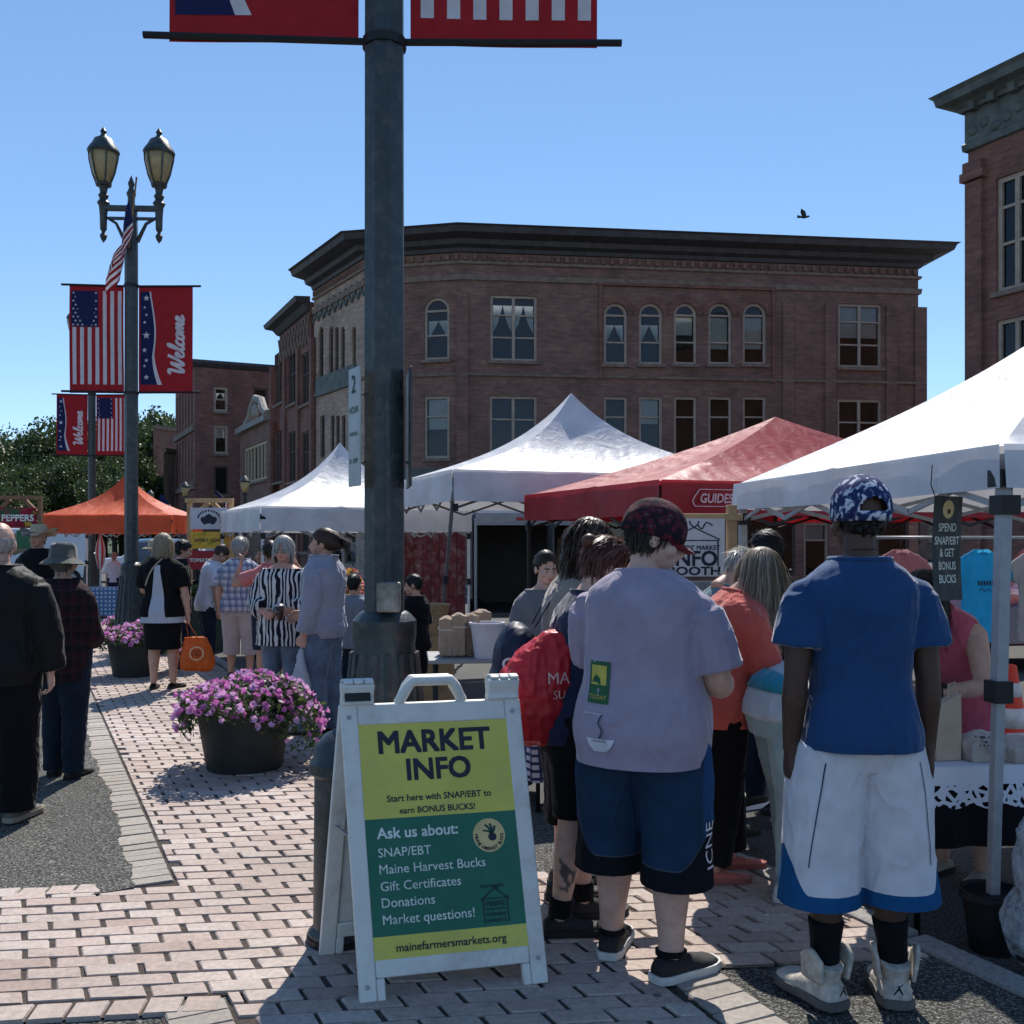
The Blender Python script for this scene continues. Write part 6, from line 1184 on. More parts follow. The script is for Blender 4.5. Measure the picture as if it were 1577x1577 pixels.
def table(label, loc, rz, w_, d_, h, cloths=(), legs=True, top=TABM):
    T_ = thing('table', label, 'table', loc, rz); m = MB(); m.box((w_ / 2, d_ / 2, h - .015), (w_, d_, .03)); m.build('table_top', top, T_, bevel=.005)
    for x in (.06, w_ - .06):
        for y in (.06, d_ - .06): m = MB(); m.tube([(x, y, 0), (x, y, h - .03)], .014, 8); m.build('leg', BLACK_MET, T_, smooth=True)
    for k, (zb, mat, sc, nm) in enumerate(cloths):
        m = MB(); e = .008 + .006 * k; zt = h + .004 + .004 * k
        m.poly([(-e, -e, zt), (w_ + e, -e, zt), (w_ + e, d_ + e, zt), (-e, d_ + e, zt)])
        for (x0, y0, x1, y1) in ((-e, -e, w_ + e, -e), (w_ + e, -e, w_ + e, d_ + e), (w_ + e, d_ + e, -e, d_ + e), (-e, d_ + e, -e, -e)):
            L = math.hypot(x1 - x0, y1 - y0); nx, ny = (y1 - y0) / L, -(x1 - x0) / L
            def F(a, b, x0=x0, y0=y0, x1=x1, y1=y1, L=L, nx=nx, ny=ny):
                o = b * (.012 * math.sin(a * L * 17 + k) + .01 * math.sin(a * L * 41) + .012); return (x0 + (x1 - x0) * a + nx * o, y0 + (y1 - y0) * a + ny * o, zt - (zt - zb) * b - sc * b * abs(math.sin(a * L * 22)))
            m.grid(int(L * 40), 5, F)
        m.build(nm, mat, T_, smooth=40)
    return T_
GR = -.08
p = at(1408, 1185, 4.22); table('stall table under white lace and black cloth at the right', (p.x, 4.25, GR), R(8), 1.75, .62, .725, ((.39, BLACKC, 0, 'black_cloth'), (.575, LACE, .02, 'lace_cloth')))
zt_ = GR + .725 + .010
T_ = thing('paper_bag', 'tall folded kraft paper bag standing on the lace table', 'bag', (1.90, 4.40, zt_), R(8)); KR = M('kraft_paper', (.44, .35, .26), .8, .12, 10, .15, 30); m = MB()
m.loft([[(-.062, -.03, 0), (.055, -.03, 0), (.055, .03, 0), (-.062, .03, 0)], [(-.064, -.032, .16), (.056, -.032, .16), (.056, .032, .16), (-.064, .032, .16)], [(-.045, -.028, .245), (.056, -.028, .29), (.056, .028, .29), (-.045, .028, .245)]]); m.build('bag_body', KR, T_, bevel=.003)
m = MB(); m.tube([(-.0, -.02, .27), (.0, -.02, .33), (.03, -.02, .34), (.04, -.02, .28)], .004, 6); m.build('bag_handle', KR, T_)
CANV = cloth('natural_canvas', (.42, .37, .33)); SH_ = []
for k, (x, y, z, sx, sy, sz, lab) in enumerate(((2.06, 4.42, .0, .10, .09, .075, 'rolled canvas tote beside the paper bag'), (2.22, 4.42, .0, .11, .1, .06, 'flat canvas tote in the middle of the lace table'), (2.34, 4.40, .0, .14, .1, .07, 'large folded canvas tote at the right of the lace table'))):
    T_ = thing('tote_bag', lab, 'bag', (x, y, zt_), R(8 + 12 * k), 'canvas totes on the lace table'); m = MB(); m.ell((0, 0, sz * .8), (sx, sy, sz * .8)); m.box((0, 0, sz * .5), (sx * 1.7, sy * 1.7, sz)); o = garment(T_, 'bag_cloth', m, .009, CANV, .012, 22, 3, k + 40)
    m = MB(); m.tube([(-.04, -sy * .8, sz * 1.3), (-.02, -sy * 1.1, sz * .7), (.04, -sy * 1.1, sz * .5), (.06, -sy * .8, sz * 1.2)], .008, 6, sq=.4); m.build('bag_handle', CANV, T_, smooth=True)
    if k == 0: v, f = ptext('IER', (-.05, -.3, .07), .07); project(T_, o, [(v, f, 0)], [INK], 'print', (0, 1, 0), cut=False)
m = MB(); m.box((0, 0, .018), (.34, .26, .036)); o = tag(m.build('tray', M('white_tray', (.5, .5, .5), .5), loc=(2.6, 4.55, zt_), rz=R(8), bevel=.006), 'flat white tray on the lace table behind the totes', 'tray')
# banner hanging from the right canopy
T_ = thing('hanging_banner', 'narrow slate banner about bonus bucks hanging from the right canopy', 'banner', (1.99, 4.58, 1.34), R(22)); SLATE = cloth('slate_vinyl', (.05, .06, .062), rough=.5); m = MB(); bw_, bh_ = .19, .475
bend_ = lambda x, z: (x, .012 * math.sin(z * 7) + .01 * math.sin(x * 14), z); m.grid(6, 14, lambda a, b: bend_(bw_ * (a - .5), bh_ * b)); o = m.build('cloth', SLATE, T_, smooth=True); m = MB()
for s_, z_, w2 in (('SPEND', .315, .12), ('SNAP/EBT', .255, .165), ('& GET', .20, .1), ('BONUS', .14, .115), ('BUCKS', .08, .115)):
    v, f = text(s_, 1, .02); xs = [q[0] for q in v]; k = w2 / (max(xs) - min(xs)); m.add([(lambda a: (a[0], a[1] - .003 - q[2], a[2]))(bend_((q[0] - (max(xs) + min(xs)) / 2) * k, z_ + q[1] * .052)) for q in v], f, 0)
m.poly([(lambda a: (a[0], a[1] - .003, a[2]))(bend_(.038 * math.cos(a), .415 + .042 * math.sin(a))) for a in [2 * PI * i / 20 for i in range(20)]], 1); m.poly([(lambda a: (a[0], a[1] - .0045, a[2]))(bend_(.004 + .011 * math.cos(a), .405 + .012 * math.sin(a))) for a in [2 * PI * i / 10 for i in range(10)]], 2); m.build('lettering', [INKW, CRM, INK], o)
m = MB(); 
for x in (-.08, .08): m.tube([(x, 0, bh_), (x * 1.3, 0, bh_ + .05), (x * 1.2, .0, bh_ + .14)], .0025, 5)
m.build('string', DARK_PL, T_)
# T-shirts on a rail at the back of the stall
T_ = thing('clothes_rail', 'thin metal clothes rail at the back of the right stall', 'rail', (2.60, 7.45, GR), R(8)); 
for a, b in (((0, 0, 1.71), (1.5, 0, 1.71)), ((0, 0, 0), (0, 0, 1.71)), ((1.5, 0, 0), (1.5, 0, 1.71))): m = MB(); m.tube([a, b], .012, 8); m.build('tube', GREY_MET, T_, smooth=True)
for a in (0, 1.5): m = MB(); m.bar((a, -.3, .02), (a, .3, .02), .03, .03); m.build('foot', GREY_MET, T_)
def tshirt(label, x, mat, print_=False):
    T_ = thing('t_shirt', label, 't-shirt', (2.60 + x * math.cos(R(8)), 7.45 + x * math.sin(R(8)), GR + 1.62), R(8), 'T-shirts hanging in the right stall'); m = MB()
    R_ = []
    for z, rx, ry in ((-.70, .17, .03), (-.4, .165, .032), (-.16, .17, .034), (-.06, .165, .03), (-.02, .10, .024), (.0, .065, .02)): R_.append([(rx * math.cos(a), ry * math.sin(a), z) for a in [2 * PI * j / 24 for j in range(24)]])
    m.loft(R_)
    for g_ in (-1, 1): m.tube([(g_ * .10, 0, -.07), (g_ * .17, 0, -.12), (g_ * .235, 0, -.23)], [.05, .055, .06], 14, sq=.5, up=(1, 0, 0))
    o = garment(T_, 'shirt_cloth', m, .009, mat, .006, 18, 3, 77); m = MB(); m.tube([(0, 0, .095), (.015, 0, .08), (.0, 0, .05), (0, 0, .0), (.14, 0, -.05)], .005, 6); m.tube([(0, 0, 0), (-.14, 0, -.05)], .005, 6); m.build('hanger', DARK_PL, T_)
    m = MB(); m.poly([(.055 * math.cos(a), -.036, -.012 + (.028 if math.sin(a) < 0 else .01) * math.sin(a)) for a in [2 * PI * i / 20 for i in range(20)]]); m.build('neck_opening', mat, o)
    if print_:
        sh = []
        for i in range(7): sh.append((*rect(-.05 + i * .022, -.036 + i * .022, -.27, -.235, -.3), 0))
        v, f = stroke([(-.04, -.31), (-.02, -.29), (0, -.315), (.03, -.295), (.05, -.31), (.10, -.30)], .006); sh.append(([(q[0], -.3, q[1]) for q in v], f, 0)); project(T_, o, sh, [INK], 'shirt_print', (0, 1, 0), cut=False)
tshirt('faded pink T-shirt on a hanger left of the slate banner', .30, cloth('faded_pink', (.42, .22, .25), transl=.4)); tshirt('bright cyan T-shirt with dark print on a hanger', .95, cloth('cyan_cotton', (.05, .38, .62), transl=.5), True); tshirt('grey T-shirt on a hanger at the far right edge', 1.42, cloth('light_grey_cotton', (.4, .4, .42), transl=.2))
# cone, bin, clear bag
T_ = thing('traffic_cone', 'orange traffic cone with two white bands behind the right stall', 'cone', (3.62, 7.3, GR), .2); CONE = M('cone_orange', (.72, .06, .03), .5, .1); m = MB(); m.lathe([(.165, .03), (.05, .74), (.045, .78), (.03, .79)], 24); m.build('cone_body', CONE, T_, smooth=40)
m = MB(); m.box((0, 0, .015), (.42, .42, .03)); m.build('cone_base', CONE, T_, bevel=.01)
for z0, z1 in ((.34, .48), (.56, .66)): m = MB(); r_ = lambda z: .165 - (z - .03) * .115 / .71 + .003; m.lathe([(r_(z0), z0), (r_(z1), z1)], 24); m.build('reflective_band', M('reflective_white', (.6, .6, .62), .4), T_, smooth=True)
T_ = thing('bin', 'small black plastic bin on the ground under the lace table', 'bin', (1.99, 4.16, GR), 0); m = MB(); m.lathe([(.09, 0), (.118, .235), (.125, .235), (.125, .25), (.112, .25), (.085, .01), (0, .01)], 28); m.build('bin_body', DARK_PL, T_, smooth=35); m = MB(); m.lathe([(.126, .215), (.13, .22), (.13, .235), (.126, .24)], 28); m.build('bin_rim', DARK_PL, T_)
def clearpl():
    m, t, b = newmat('clear_plastic'); b.inputs['Base Color'].default_value = (.55, .6, .66, 1); b.inputs['Roughness'].default_value = .18; b.inputs['Specular IOR Level'].default_value = .8
    t.links.new(bump(t, noise(t, objco(t), 14, 4, .55, dist=2.5), .7, .02), b.inputs['Normal']); tr = nd(t, 'ShaderNodeBsdfTransparent', {'Color': (.9, .93, .95, 1)}); f = ramp(t, noise(t, objco(t), 16, 5, .6, dist=1.5), [(.35, (.25,) * 3), (.7, (.75,) * 3)])
    mx = nd(t, 'ShaderNodeMixShader', {0: f, 1: tr.outputs[0], 2: b.outputs[0]}); t.links.new(mx.outputs[0], t.nodes['Material Output'].inputs[0]); return m
CLEAR = clearpl(); T_ = thing('clear_rubbish_bag', 'clear plastic rubbish bag at the right edge by the canopy leg', 'bag', (2.06, 3.86, 0 + GR), .3); m = MB(); m.ell((0, 0, .22), (.16, .15, .2)); m.ell((.0, 0, .42), (.13, .12, .26)); m.ell((.02, 0, .62), (.08, .08, .1)); garment(T_, 'bag_film', m, .012, CLEAR, .028, 5, 2, 90)
m = MB()
for i, (x, y, z) in enumerate(((.02, -.03, .12), (-.06, .02, .14), (.06, .04, .2), (-.02, 0, .26), (.03, -.02, .34))): m.ell((x, y, z), (.05, .045, .055), i % 2, n=12, k=8)
m.build('rubbish', [M('blue_rubbish', (.12, .22, .38), .5), M('white_rubbish', (.5, .5, .5), .6)], T_, smooth=True)
m = MB(); m.tube([(-.09, 0, .0), (-.09, 0, .1)], .01, 6); m.tube([(.09, 0, 0), (.09, 0, .1)], .01, 6); m.lathe([(.13, .09), (.13, .11)], 20); m.build('bag_stand', BLACK_MET, T_)
# middle table with wrapped loaves and a white bucket
T2 = table('folding table of wrapped goods in front of the dark trailer', (-.62, 7.45, GR), R(6), .62, .6, .80, ()); ZT = GR + .80
KB = cloth('kraft_wrap', (.36, .26, .18)); 
for k, (x, y, w_, h_) in enumerate(((-.50, 7.66, .10, .30), (-.41, 7.66, .10, .33), (-.32, 7.74, .11, .32), (-.40, 7.88, .11, .30), (-.24, 7.86, .14, .34), (-.51, 7.86, .1, .29))):
    T_ = thing('kraft_sack', ('slim kraft sack at the front left corner', 'kraft sack second from the left with pale ties', 'kraft sack just left of the white bucket', 'kraft sack in the back row middle', 'widest kraft sack behind the white bucket', 'kraft sack in the back row left')[k] + ' of the folding table', 'sack', (x, y, ZT), .2 * k, 'kraft sacks on the folding table'); m = MB(); m.box((0, 0, h_ / 2), (w_, .09, h_ - .02)); m.ell((0, 0, h_ - .03), (w_ * .5, .05, .04)); garment(T_, 'sack_paper', m, .009, KB, .006, 30, 2, k + 60); m = MB(); m.box((0, 0, h_ * .7), (w_ * 1.05, .098, .012)); m.build('tie', M('pale_string', (.5, .46, .38)), T_)
T_ = thing('bucket', 'white plastic bucket on the folding table', 'bucket', (-.19, 7.62, ZT), 0); m = MB(); m.lathe([(.095, 0), (.125, .25), (.138, .25), (.138, .268), (.12, .268), (.092, .012), (0, .012)], 28); m.build('bucket_body', M('white_bucket', (.58, .56, .60), .4, .05, transl=.1), T_, smooth=35); m = MB(); m.tube([(.13 * math.cos(a), .02 - .03 * abs(math.sin(a)), .24 - .05 * math.sin(a)) for a in [PI * i / 12 for i in range(13)]], .004, 6); m.build('bucket_handle', GREY_MET, T_, smooth=True)
T_ = thing('slatted_crate', 'white slatted crate on the ground behind the sandwich board', 'crate', (-.62, 6.6, 0), .2)
for k in range(5): m = MB(); m.box((0, -.2, .05 + k * .075), (.5, .012, .045)); m.build('slat', M('white_slat', (.6, .6, .58), .6), T_)
for x in (-.24, .24): m = MB(); m.box((x, 0, .18), (.02, .38, .36)); m.build('crate_end', BLACK_MET, T_)
m = MB(); m.box((0, 0, .012), (.46, .37, .02)); m.build('crate_floor', BLACK_MET, T_)
table('table under a navy and white checked cloth left of the lavender shirt man', (.12, 5.95, GR), R(20), 1.1, .6, .76, ((.26, CHECK, 0, 'checked_cloth'),))
# farmers market info booth sign on a timber frame
T_ = thing('booth_sign', 'timber frame with white market info booth boards behind the coral woman', 'sign', (1.42, 6.5, GR), R(4))
for a, b, w_ in (((0, 0, 0), (0, 0, 1.92), .06), ((-.62, 0, 0), (-.62, 0, 1.92), .06), ((-.70, -.032, 1.84), (.06, -.032, 1.84), .045)): m = MB(); m.bar(a, b, w_, w_, 0, (0, 1, 0)); m.build('timber', WOOD, T_, bevel=.004)
m = MB(); m.box((-.26, -.05, 1.645), (.40, .012, .37)); o = m.build('board', M('board_white', (.56, .55, .56), .5, .06), T_); m = MB(); W_ = XF(Vector((-.26, -.0585, 1.645)), (1, 0, 0), (0, 0, 1))
for s_, y_, w2, hk in (("FARMERS' MARKET", -.015, .34, 1), ('INFO', -.115, .30, 1), ('BOOTH', -.175, .34, .75)):
    v, f = text(s_, 1, .03); xs = [q[0] for q in v]; k = w2 / (max(xs) - min(xs)); m.add([((q[0] - (max(xs) + min(xs)) / 2) * k, y_ + q[1] * k * hk, q[2]) for q in v], f, 0, W_)
for pts in ([(-.19, .05), (0, .13), (.03, .17)], [(.17, .05), (0, .13), (-.03, .17)], [(.02, .15), (.05, .12), (.08, .16), (.12, .14)], [(-.17, .045), (.15, .045)], [(.155, .05), (.155, -.12)]): v, f = stroke(pts, .009); m.add(v, f, 0, W_)
m.build('lettering', INK, o); m = MB(); m.box((-.26, -.052, 1.35), (.40, .012, .16)); o = m.build('board', M('board_grey', (.22, .23, .25), .5), T_); m = MB(); v, f = text('SNAP', 1, .03); xs = [q[0] for q in v]; k = .3 / max(xs); m.add([((q[0]) * k - .15, -.03 + q[1] * k * .7, q[2]) for q in v], f, 0, XF(Vector((-.26, -.0605, 1.345)), (1, 0, 0), (0, 0, 1))); m.build('lettering', INKW, o)
# open cargo trailer and red plank shed behind the stalls
T_ = thing('cargo_trailer', 'dark open cargo trailer with white frame and red marker lights behind the stalls', 'trailer', (-.62, 17, GR), R(4)); TW, TH = 1.85, 2.1; DG = M('dark_trailer_skin', (.07, .076, .082), .5, .2, 4)
for nm, c, d, mt in (('side_wall', (.02, 1.5, 1.25), (.04, 3, 1.8), DG), ('side_wall', (TW - .02, 1.5, 1.25), (.04, 3, 1.8), DG), ('roof', (TW / 2, 1.5, TH + .06), (TW, 3, .05), WHITE_MET), ('floor', (TW / 2, 1.5, .4), (TW, 3, .08), DG), ('front_wall', (TW / 2, 2.98, 1.25), (TW, .04, 1.8), DG), ('header', (TW / 2, -.02, TH - .05), (TW, .05, .16), M('trailer_header', (.30, .29, .29), .5))): m = MB(); m.box(c, d); m.build(nm, mt, T_)
for x in (.0, TW): m = MB(); m.box((x, -.03, 1.2), (.04, .06, 1.7)); m.build('door_frame', GREY_MET, T_)
m = MB(); m.box((TW / 2, -.03, TH - .15), (TW, .055, .03)); m.build('door_frame', GREY_MET, T_)
for x in (.75, .98): m = MB(); m.box((x, -.052, TH - .06), (.12, .02, .05)); m.build('marker_light', M('red_lens', (.4, .02, .02), .3), T_, bevel=.008)
m = MB(); m.box((1.25, -.25, 1.2), (.03, .9, 1.6), 0, Matrix.Rotation(0, 4, 'Z')); m.build('open_door', DG, T_)
for x in (.05, TW - .05):
    m = MB(); m.tube([(x - .1, 1.5, .3), (x + .1, 1.5, .3)], .3, 20); w_ = m.build('wheel', SOLE_K, T_, smooth=40)
T_ = thing('plank_shed', 'weathered dark red plank shed wall left of the trailer', 'shed', (-1.95, 17.0, GR), R(4)); rr_ = random.Random(4)
for k in range(8): m = MB(); m.box((.07 + k * .145, 0, 1.1), (.138, .03 + rr_.uniform(0, .012), 2.2 - rr_.uniform(0, .04))); m.build('plank', M('peeling_red_paint', (.16, .028, .032), .8, .35, 6, .3, 40, dirt=((.34, .24, .22), .8, 7)), T_)
m = MB(); m.box((.58, 1.0, 1.08), (1.16, 1.9, 2.1)); m.build('shed_body', DG, T_)
# bouquets beside the left canopy
T_ = thing('flower_stand', 'blue bucket of orange, yellow and pink bouquets on a crate', 'flowers', (-1.66, 9.75, GR), 0); m = MB(); m.box((0, 0, .36), (.5, .4, .72)); m.build('crate', WOOD, T_); m = MB(); m.lathe([(.13, .72), (.17, 1.0), (.18, 1.0), (.165, .98), (.0, .95)], 24); m.build('bucket', M('blue_bucket', (.05, .16, .30), .5), T_, smooth=35); rr = np.random.default_rng(8); m = MB(); L = MB()
for i in range(230):
    a = rr.uniform(0, 6.28); q = math.sqrt(rr.uniform(0, 1)) * .3; z = 1.12 + .34 * (1 - (q / .3) ** 2) * rr.uniform(.3, 1.1); c = Vector((q * math.cos(a), q * math.sin(a), z)); d = Vector((c.x, c.y - .1, .25)).normalized() ; x = d.orthogonal().normalized(); y = d.cross(x); s_ = rr.uniform(.02, .045)
    mi = int(np.clip((c.x + .22) / .15 + rr.normal() * .5, 0, 3)); pts = [tuple(c - d * .02)] + [tuple(c + (x * math.cos(b) + y * math.sin(b)) * s_ * (1 if j % 2 else .75)) for j, b in enumerate([2 * PI * k / 12 for k in range(12)])]; m.add(pts, [(0, 1 + j, 1 + (j + 1) % 12) for j in range(12)], mi)
    e = c - d * .04 + Vector(rr.normal(size=3)) * .03; f_ = Vector(rr.normal(size=3)).normalized() * .035; g_ = f_.orthogonal().normalized() * .014; L.add([tuple(e - f_), tuple(e + g_), tuple(e + f_), tuple(e - g_)], [(0, 1, 2, 3)]); 
    if i % 3 == 0: L.add([tuple(c), tuple(c + Vector((.006, 0, 0))), (.05 * math.cos(a), .05 * math.sin(a), .97)], [(0, 1, 2)])
tag(m.build('blossoms', [M('fl_orange', (.70, .20, .03), .6, transl=.3), M('fl_yellow', (.72, .48, .05), .6, transl=.3), M('fl_peach', (.68, .26, .17), .6, transl=.3), M('fl_pink', (.66, .20, .24), .6, transl=.3)], T_), kind='stuff'); tag(L.build('leaves', FOL, T_), kind='stuff')
T_ = thing('basket', 'tan woven basket beyond the boy in black', 'basket', (-.82, 10.2, GR), 0); m = MB(); m.lathe([(.1, .72), (.19, 1.02), (.2, 1.04), (.18, 1.03), (.09, .76), (0, .76)], 20); m.build('weave', M('wicker', (.40, .27, .15), .8, .4, 50, .5, 60), T_, smooth=35); m = MB(); m.box((0, 0, .36), (.45, .4, .72)); m.build('stand', WOOD, T_)
# far-left stall: gingham table, sign frames
table('table under blue gingham cloth below the orange canopy', (-8.95, 20.4, 0), R(3), .98, .6, .62, ((.06, BCHECK, 0, 'gingham_cloth'),))
RUST = M('dark_timber', (.22, .12, .07), .8); 
def signframe(label, u0, u1, vt, Y, boards, tm, z0=-.08, rz=0):
    a, b = at(u0, vt, Y), at(u1, vt, Y); W = b.x - a.x; H = a.z - z0; T_ = thing('farm_sign', label, 'sign', (a.x, Y, z0), rz)
    for p_, q_ in (((0, 0, 0), (0, 0, H)), ((W, 0, 0), (W, 0, H)), ((-.05, -.05, H - .03), (W + .05, -.05, H - .03)), ((.04, 0, H - .32), (.3, 0, H - .06)), ((W - .04, 0, H - .32), (W - .3, 0, H - .06))): m = MB(); m.bar(p_, q_, .07, .07, 0, (0, 1, 0)); m.build('timber', tm, T_)
    for (x0, x1, v0, v1, mats, txt, wt) in boards:
        p_, q_ = at(x0, v0, Y), at(x1, v1, Y); m = MB(); m.box(((p_.x + q_.x) / 2 - a.x, -.06, (p_.z + q_.z) / 2 - z0), (q_.x - p_.x, .012, p_.z - q_.z)); o = m.build('board', mats[0], T_)
        if txt == 'EMBLEM':
            m = MB(); W_ = XF(Vector(((p_.x + q_.x) / 2 - a.x, -.068, (p_.z + q_.z) / 2 - z0)), (1, 0, 0), (0, 0, 1)); m.poly([(.13 * math.cos(t_), -.02 + .075 * math.sin(t_) * (1 + .25 * math.sin(5 * t_)), 0) for t_ in [2 * PI * i / 24 for i in range(24)]], 0, W_)
            for i in range(11): t_ = PI * (.06 + .88 * i / 10); m.box((.17 * math.cos(t_), .0 + .12 * math.sin(t_), .001), (.022, .035, .002), 0, W_)
            m.build('emblem', mats[1], o)
        elif txt:
            v, f = text(txt, 1, .03); xs = [k[0] for k in v]; kk = wt * (q_.x - p_.x) / (max(xs) - min(xs)); m = MB(); m.add([((k[0] - (max(xs) + min(xs)) / 2) * kk, k[1] * kk - .35 * kk, k[2]) for k in v], f, 0, XF(Vector(((p_.x + q_.x) / 2 - a.x, -.068, (p_.z + q_.z) / 2 - z0)), (1, 0, 0), (0, 0, 1))); m.build('lettering', mats[1], o)
    return T_
pepm = patt('pepper_print', lambda t, co: ramp(t, noise(t, co, 3.5, 3, .5), [(.35, (.04, .09, .05)), (.45, (.30, .02, .04)), (.6, (.16, .015, .03)), (.68, (.4, .3, .05))]))
corn = patt('corn_print', lambda t, co: ramp(t, noise(t, co, 9, 3, .6), [(.35, (.14, .17, .03)), (.5, (.58, .38, .05)), (.65, (.66, .42, .10))]))
signframe('dark timber frame with PEPPERS and green produce signs at the far left', -10, 62, 764, 18.5, ((2, 58, 782, 813, (pepm, INKW), 'PEPPERS', .88), (28, 49, 817, 845, (M('sign_green', (.03, .12, .06), .6), INKW), None, 0)), RUST, z0=0)
signframe('pale timber frame with farm emblem, sweet corn and tomato signs', 292, 356, 768, 15.8, ((295, 352, 782, 815, (M('banner_cloth_white', (.50, .51, .56), .7, .06), INK), 'EMBLEM', 0), (296, 352, 819, 845, (corn, INK), 'SWEET CORN', .8), (290, 340, 848, 877, (M('sign_red', (.30, .02, .03), .6), INKW), 'TOMATOES', .85)), WOOD)
T_ = thing('produce_table', 'table of leafy green produce beside the sign frame', 'table', (-5.25, 14.9, GR), R(26)); m = MB(); m.box((.5, .3, .4), (1.1, .6, .8)); m.build('stand', M('green_cloth', (.05, .07, .055), .9), T_); L = MB(); rr = np.random.default_rng(9)
for i in range(900): c = Vector((rr.uniform(0, 1), rr.uniform(0, .6), .82 + rr.uniform(0, .16))); f_ = Vector(rr.normal(size=3)).normalized() * .05; g_ = f_.orthogonal().normalized() * .03; L.add([tuple(c - f_), tuple(c + g_), tuple(c + f_), tuple(c - g_)], [(0, 1, 2, 3)])
tag(L.build('greens', FOL, T_), kind='stuff')
T_ = thing('folded_umbrella', 'closed red and white striped umbrella under the orange canopy', 'umbrella', (-8.85, 21.6, 0), 0); m = MB(); m.tube([(0, 0, .5), (0, 0, 2.0)], .018, 8); m.build('pole', WHITE_MET, T_); m = MB()
for j in range(12):
    a0, a1 = 2 * PI * j / 12, 2 * PI * (j + 1) / 12; m.grid(1, 6, lambda a, b, a0=a0, a1=a1, j=j: ((.02 + .09 * math.sin(PI * min(1, b * 1.15)) ** .8 * (1 + .25 * ((j % 2) * 2 - 1) * (.5 - abs(a - .5)))) * math.cos(a0 + (a1 - a0) * a), (.02 + .09 * math.sin(PI * min(1, b * 1.15)) ** .8) * math.sin(a0 + (a1 - a0) * a), .95 + .85 * b), j % 2)
m.build('cover', [M('umb_red', (.5, .06, .04), .8), M('umb_white', (.55, .5, .5), .8)], T_, smooth=True)
# parked vehicles far down the street
def car(label, loc, rz, col, tall=1.0, cat='car', L=4.5):
    T_ = thing('parked_car', label, cat, loc, rz, 'vehicles parked far down the street'); PT = M('car_paint_%.2f_%.2f_%.2f' % col, col, .25, .04, spec=.6, coat=.6); W = 1.8
    prof = [(0, .35), (0, .75), (.08, .9), (.95, 1.0), (1.5, 1.42 * tall), (2.0, 1.52 * tall), (3.4, 1.5 * tall), (4.1, 1.08 if tall < 1.1 else 1.5 * tall), (4.45, 1.0), (4.5, .6), (4.48, .35)]; prof = [(x * L / 4.5, z) for x, z in prof]; R_ = []
    for y, k in ((-W / 2, .93), (-W / 2 + .08, 1), (0, 1.02), (W / 2 - .08, 1), (W / 2, .93)): R_.append([(x, y * (1 if z < 1 else .86), .35 + (z - .35) * k) for x, z in prof])
    m = MB(); m.loft(R_); m.build('car_body', PT, T_, smooth=35, bevel=.03)
    for y in (-1, 1):
        m = MB(); yy = y * (W / 2 * .86 + .012); zt = 1.36 * tall; m.poly([(1.15, yy, 1.03), (1.62, yy, zt), (2.35, yy, zt + .05), (2.35, yy, 1.03)]); m.poly([(2.45, yy, 1.03), (2.45, yy, zt + .05), (3.3, yy, zt + .02), (3.75, yy, 1.03)]); m.build('side_window', M('car_glass', (.01, .012, .014), .08, 0, spec=.6), T_)
        for x in (.85, L - .95): m = MB(); m.tube([(x, y * (W / 2 - .2), .33), (x, y * (W / 2 + .01), .33)], .33, 20); w_ = m.build('wheel', SOLE_K, T_, smooth=40); m = MB(); m.tube([(x, y * (W / 2), .33), (x, y * (W / 2 + .02), .33)], .19, 14); m.build('rim', GREY_MET, w_)
        for x, mt in ((-.01, M('headlamp', (.5, .5, .48), .2)), (L + .01, M('red_lens', (.4, .02, .02), .3))): m = MB(); m.box((x, y * .68, .78), (.04, .3, .14)); m.build('headlight' if x < 1 else 'tail_light', mt, T_)
    return T_
car('dark SUV parked behind the orange canopy', (-10.6, 29.5, GR), R(100), (.012, .014, .017), 1.12); car('white van parked behind the PEPPERS sign', (-19.5, 34, GR), R(20), (.6, .6, .6), 1.35, 'van', 5.2); car('white car parked left of the orange canopy', (-16.5, 40, GR), R(15), (.55, .56, .58)); car('silver car parked right of the orange canopy', (-14.0, 46, GR), R(110), (.3, .31, .33)); car('maroon car on the cross street beyond the right stall', (6.0, 13.5, GR), R(10), (.10, .012, .02), 1.1)
# ------------------------------------------------------------ things carried
def hand(P, sd): j = P.J[sd]; return P.world(j['W'] + j['hd'] * .085 * P.s)
def softbag(name, label, cat, loc, rz, parts, vox, mat, amp, f, handles, hmat, seed, cloth_name='bag_cloth'):
    T_ = thing(name, label, cat, loc, rz); m = MB()
    for q in parts:
        if len(q) == 2: m.ell(q[0], q[1], n=18, k=12)
        else: m.loft([[(x + rx * np.sign(math.cos(a)) * abs(math.cos(a)) ** .5, ry * np.sign(math.sin(a)) * abs(math.sin(a)) ** .7, z) for a in [2 * PI * j_ / 28 for j_ in range(28)]] for x, z, rx, ry in q])
    o = garment(T_, cloth_name, m, vox, mat, amp, f, 2, seed)
    for h in handles: m = MB(); m.tube(h, .008, 6, sq=.4); m.build('bag_handle', hmat, T_, smooth=True)
    return T_, o
h = hand(P14, 'R'); T_, o = softbag('tote_bag', 'orange plastic tote bag with round emblem hanging beside the woman in black', 'bag', (h.x + .10, h.y - .02, h.z - .52), R(10), [((0, 0, .15, .05), (-.0, .03, .175, .075), (0, .12, .175, .085), (-.01, .24, .15, .065), (-.02, .34, .125, .035), (-.02, .36, .12, .02))], .010, M('orange_plastic', (.66, .15, .02), .35, .15, 8, transl=.35), .014, 16, [[(-.08, -.04, .34), (-.11, -.02, .48), (-.10, 0, .53)], [(.02, -.04, .34), (-.07, -.02, .48), (-.10, 0, .53)]], M('orange_plastic', (.66, .15, .02)), 101)
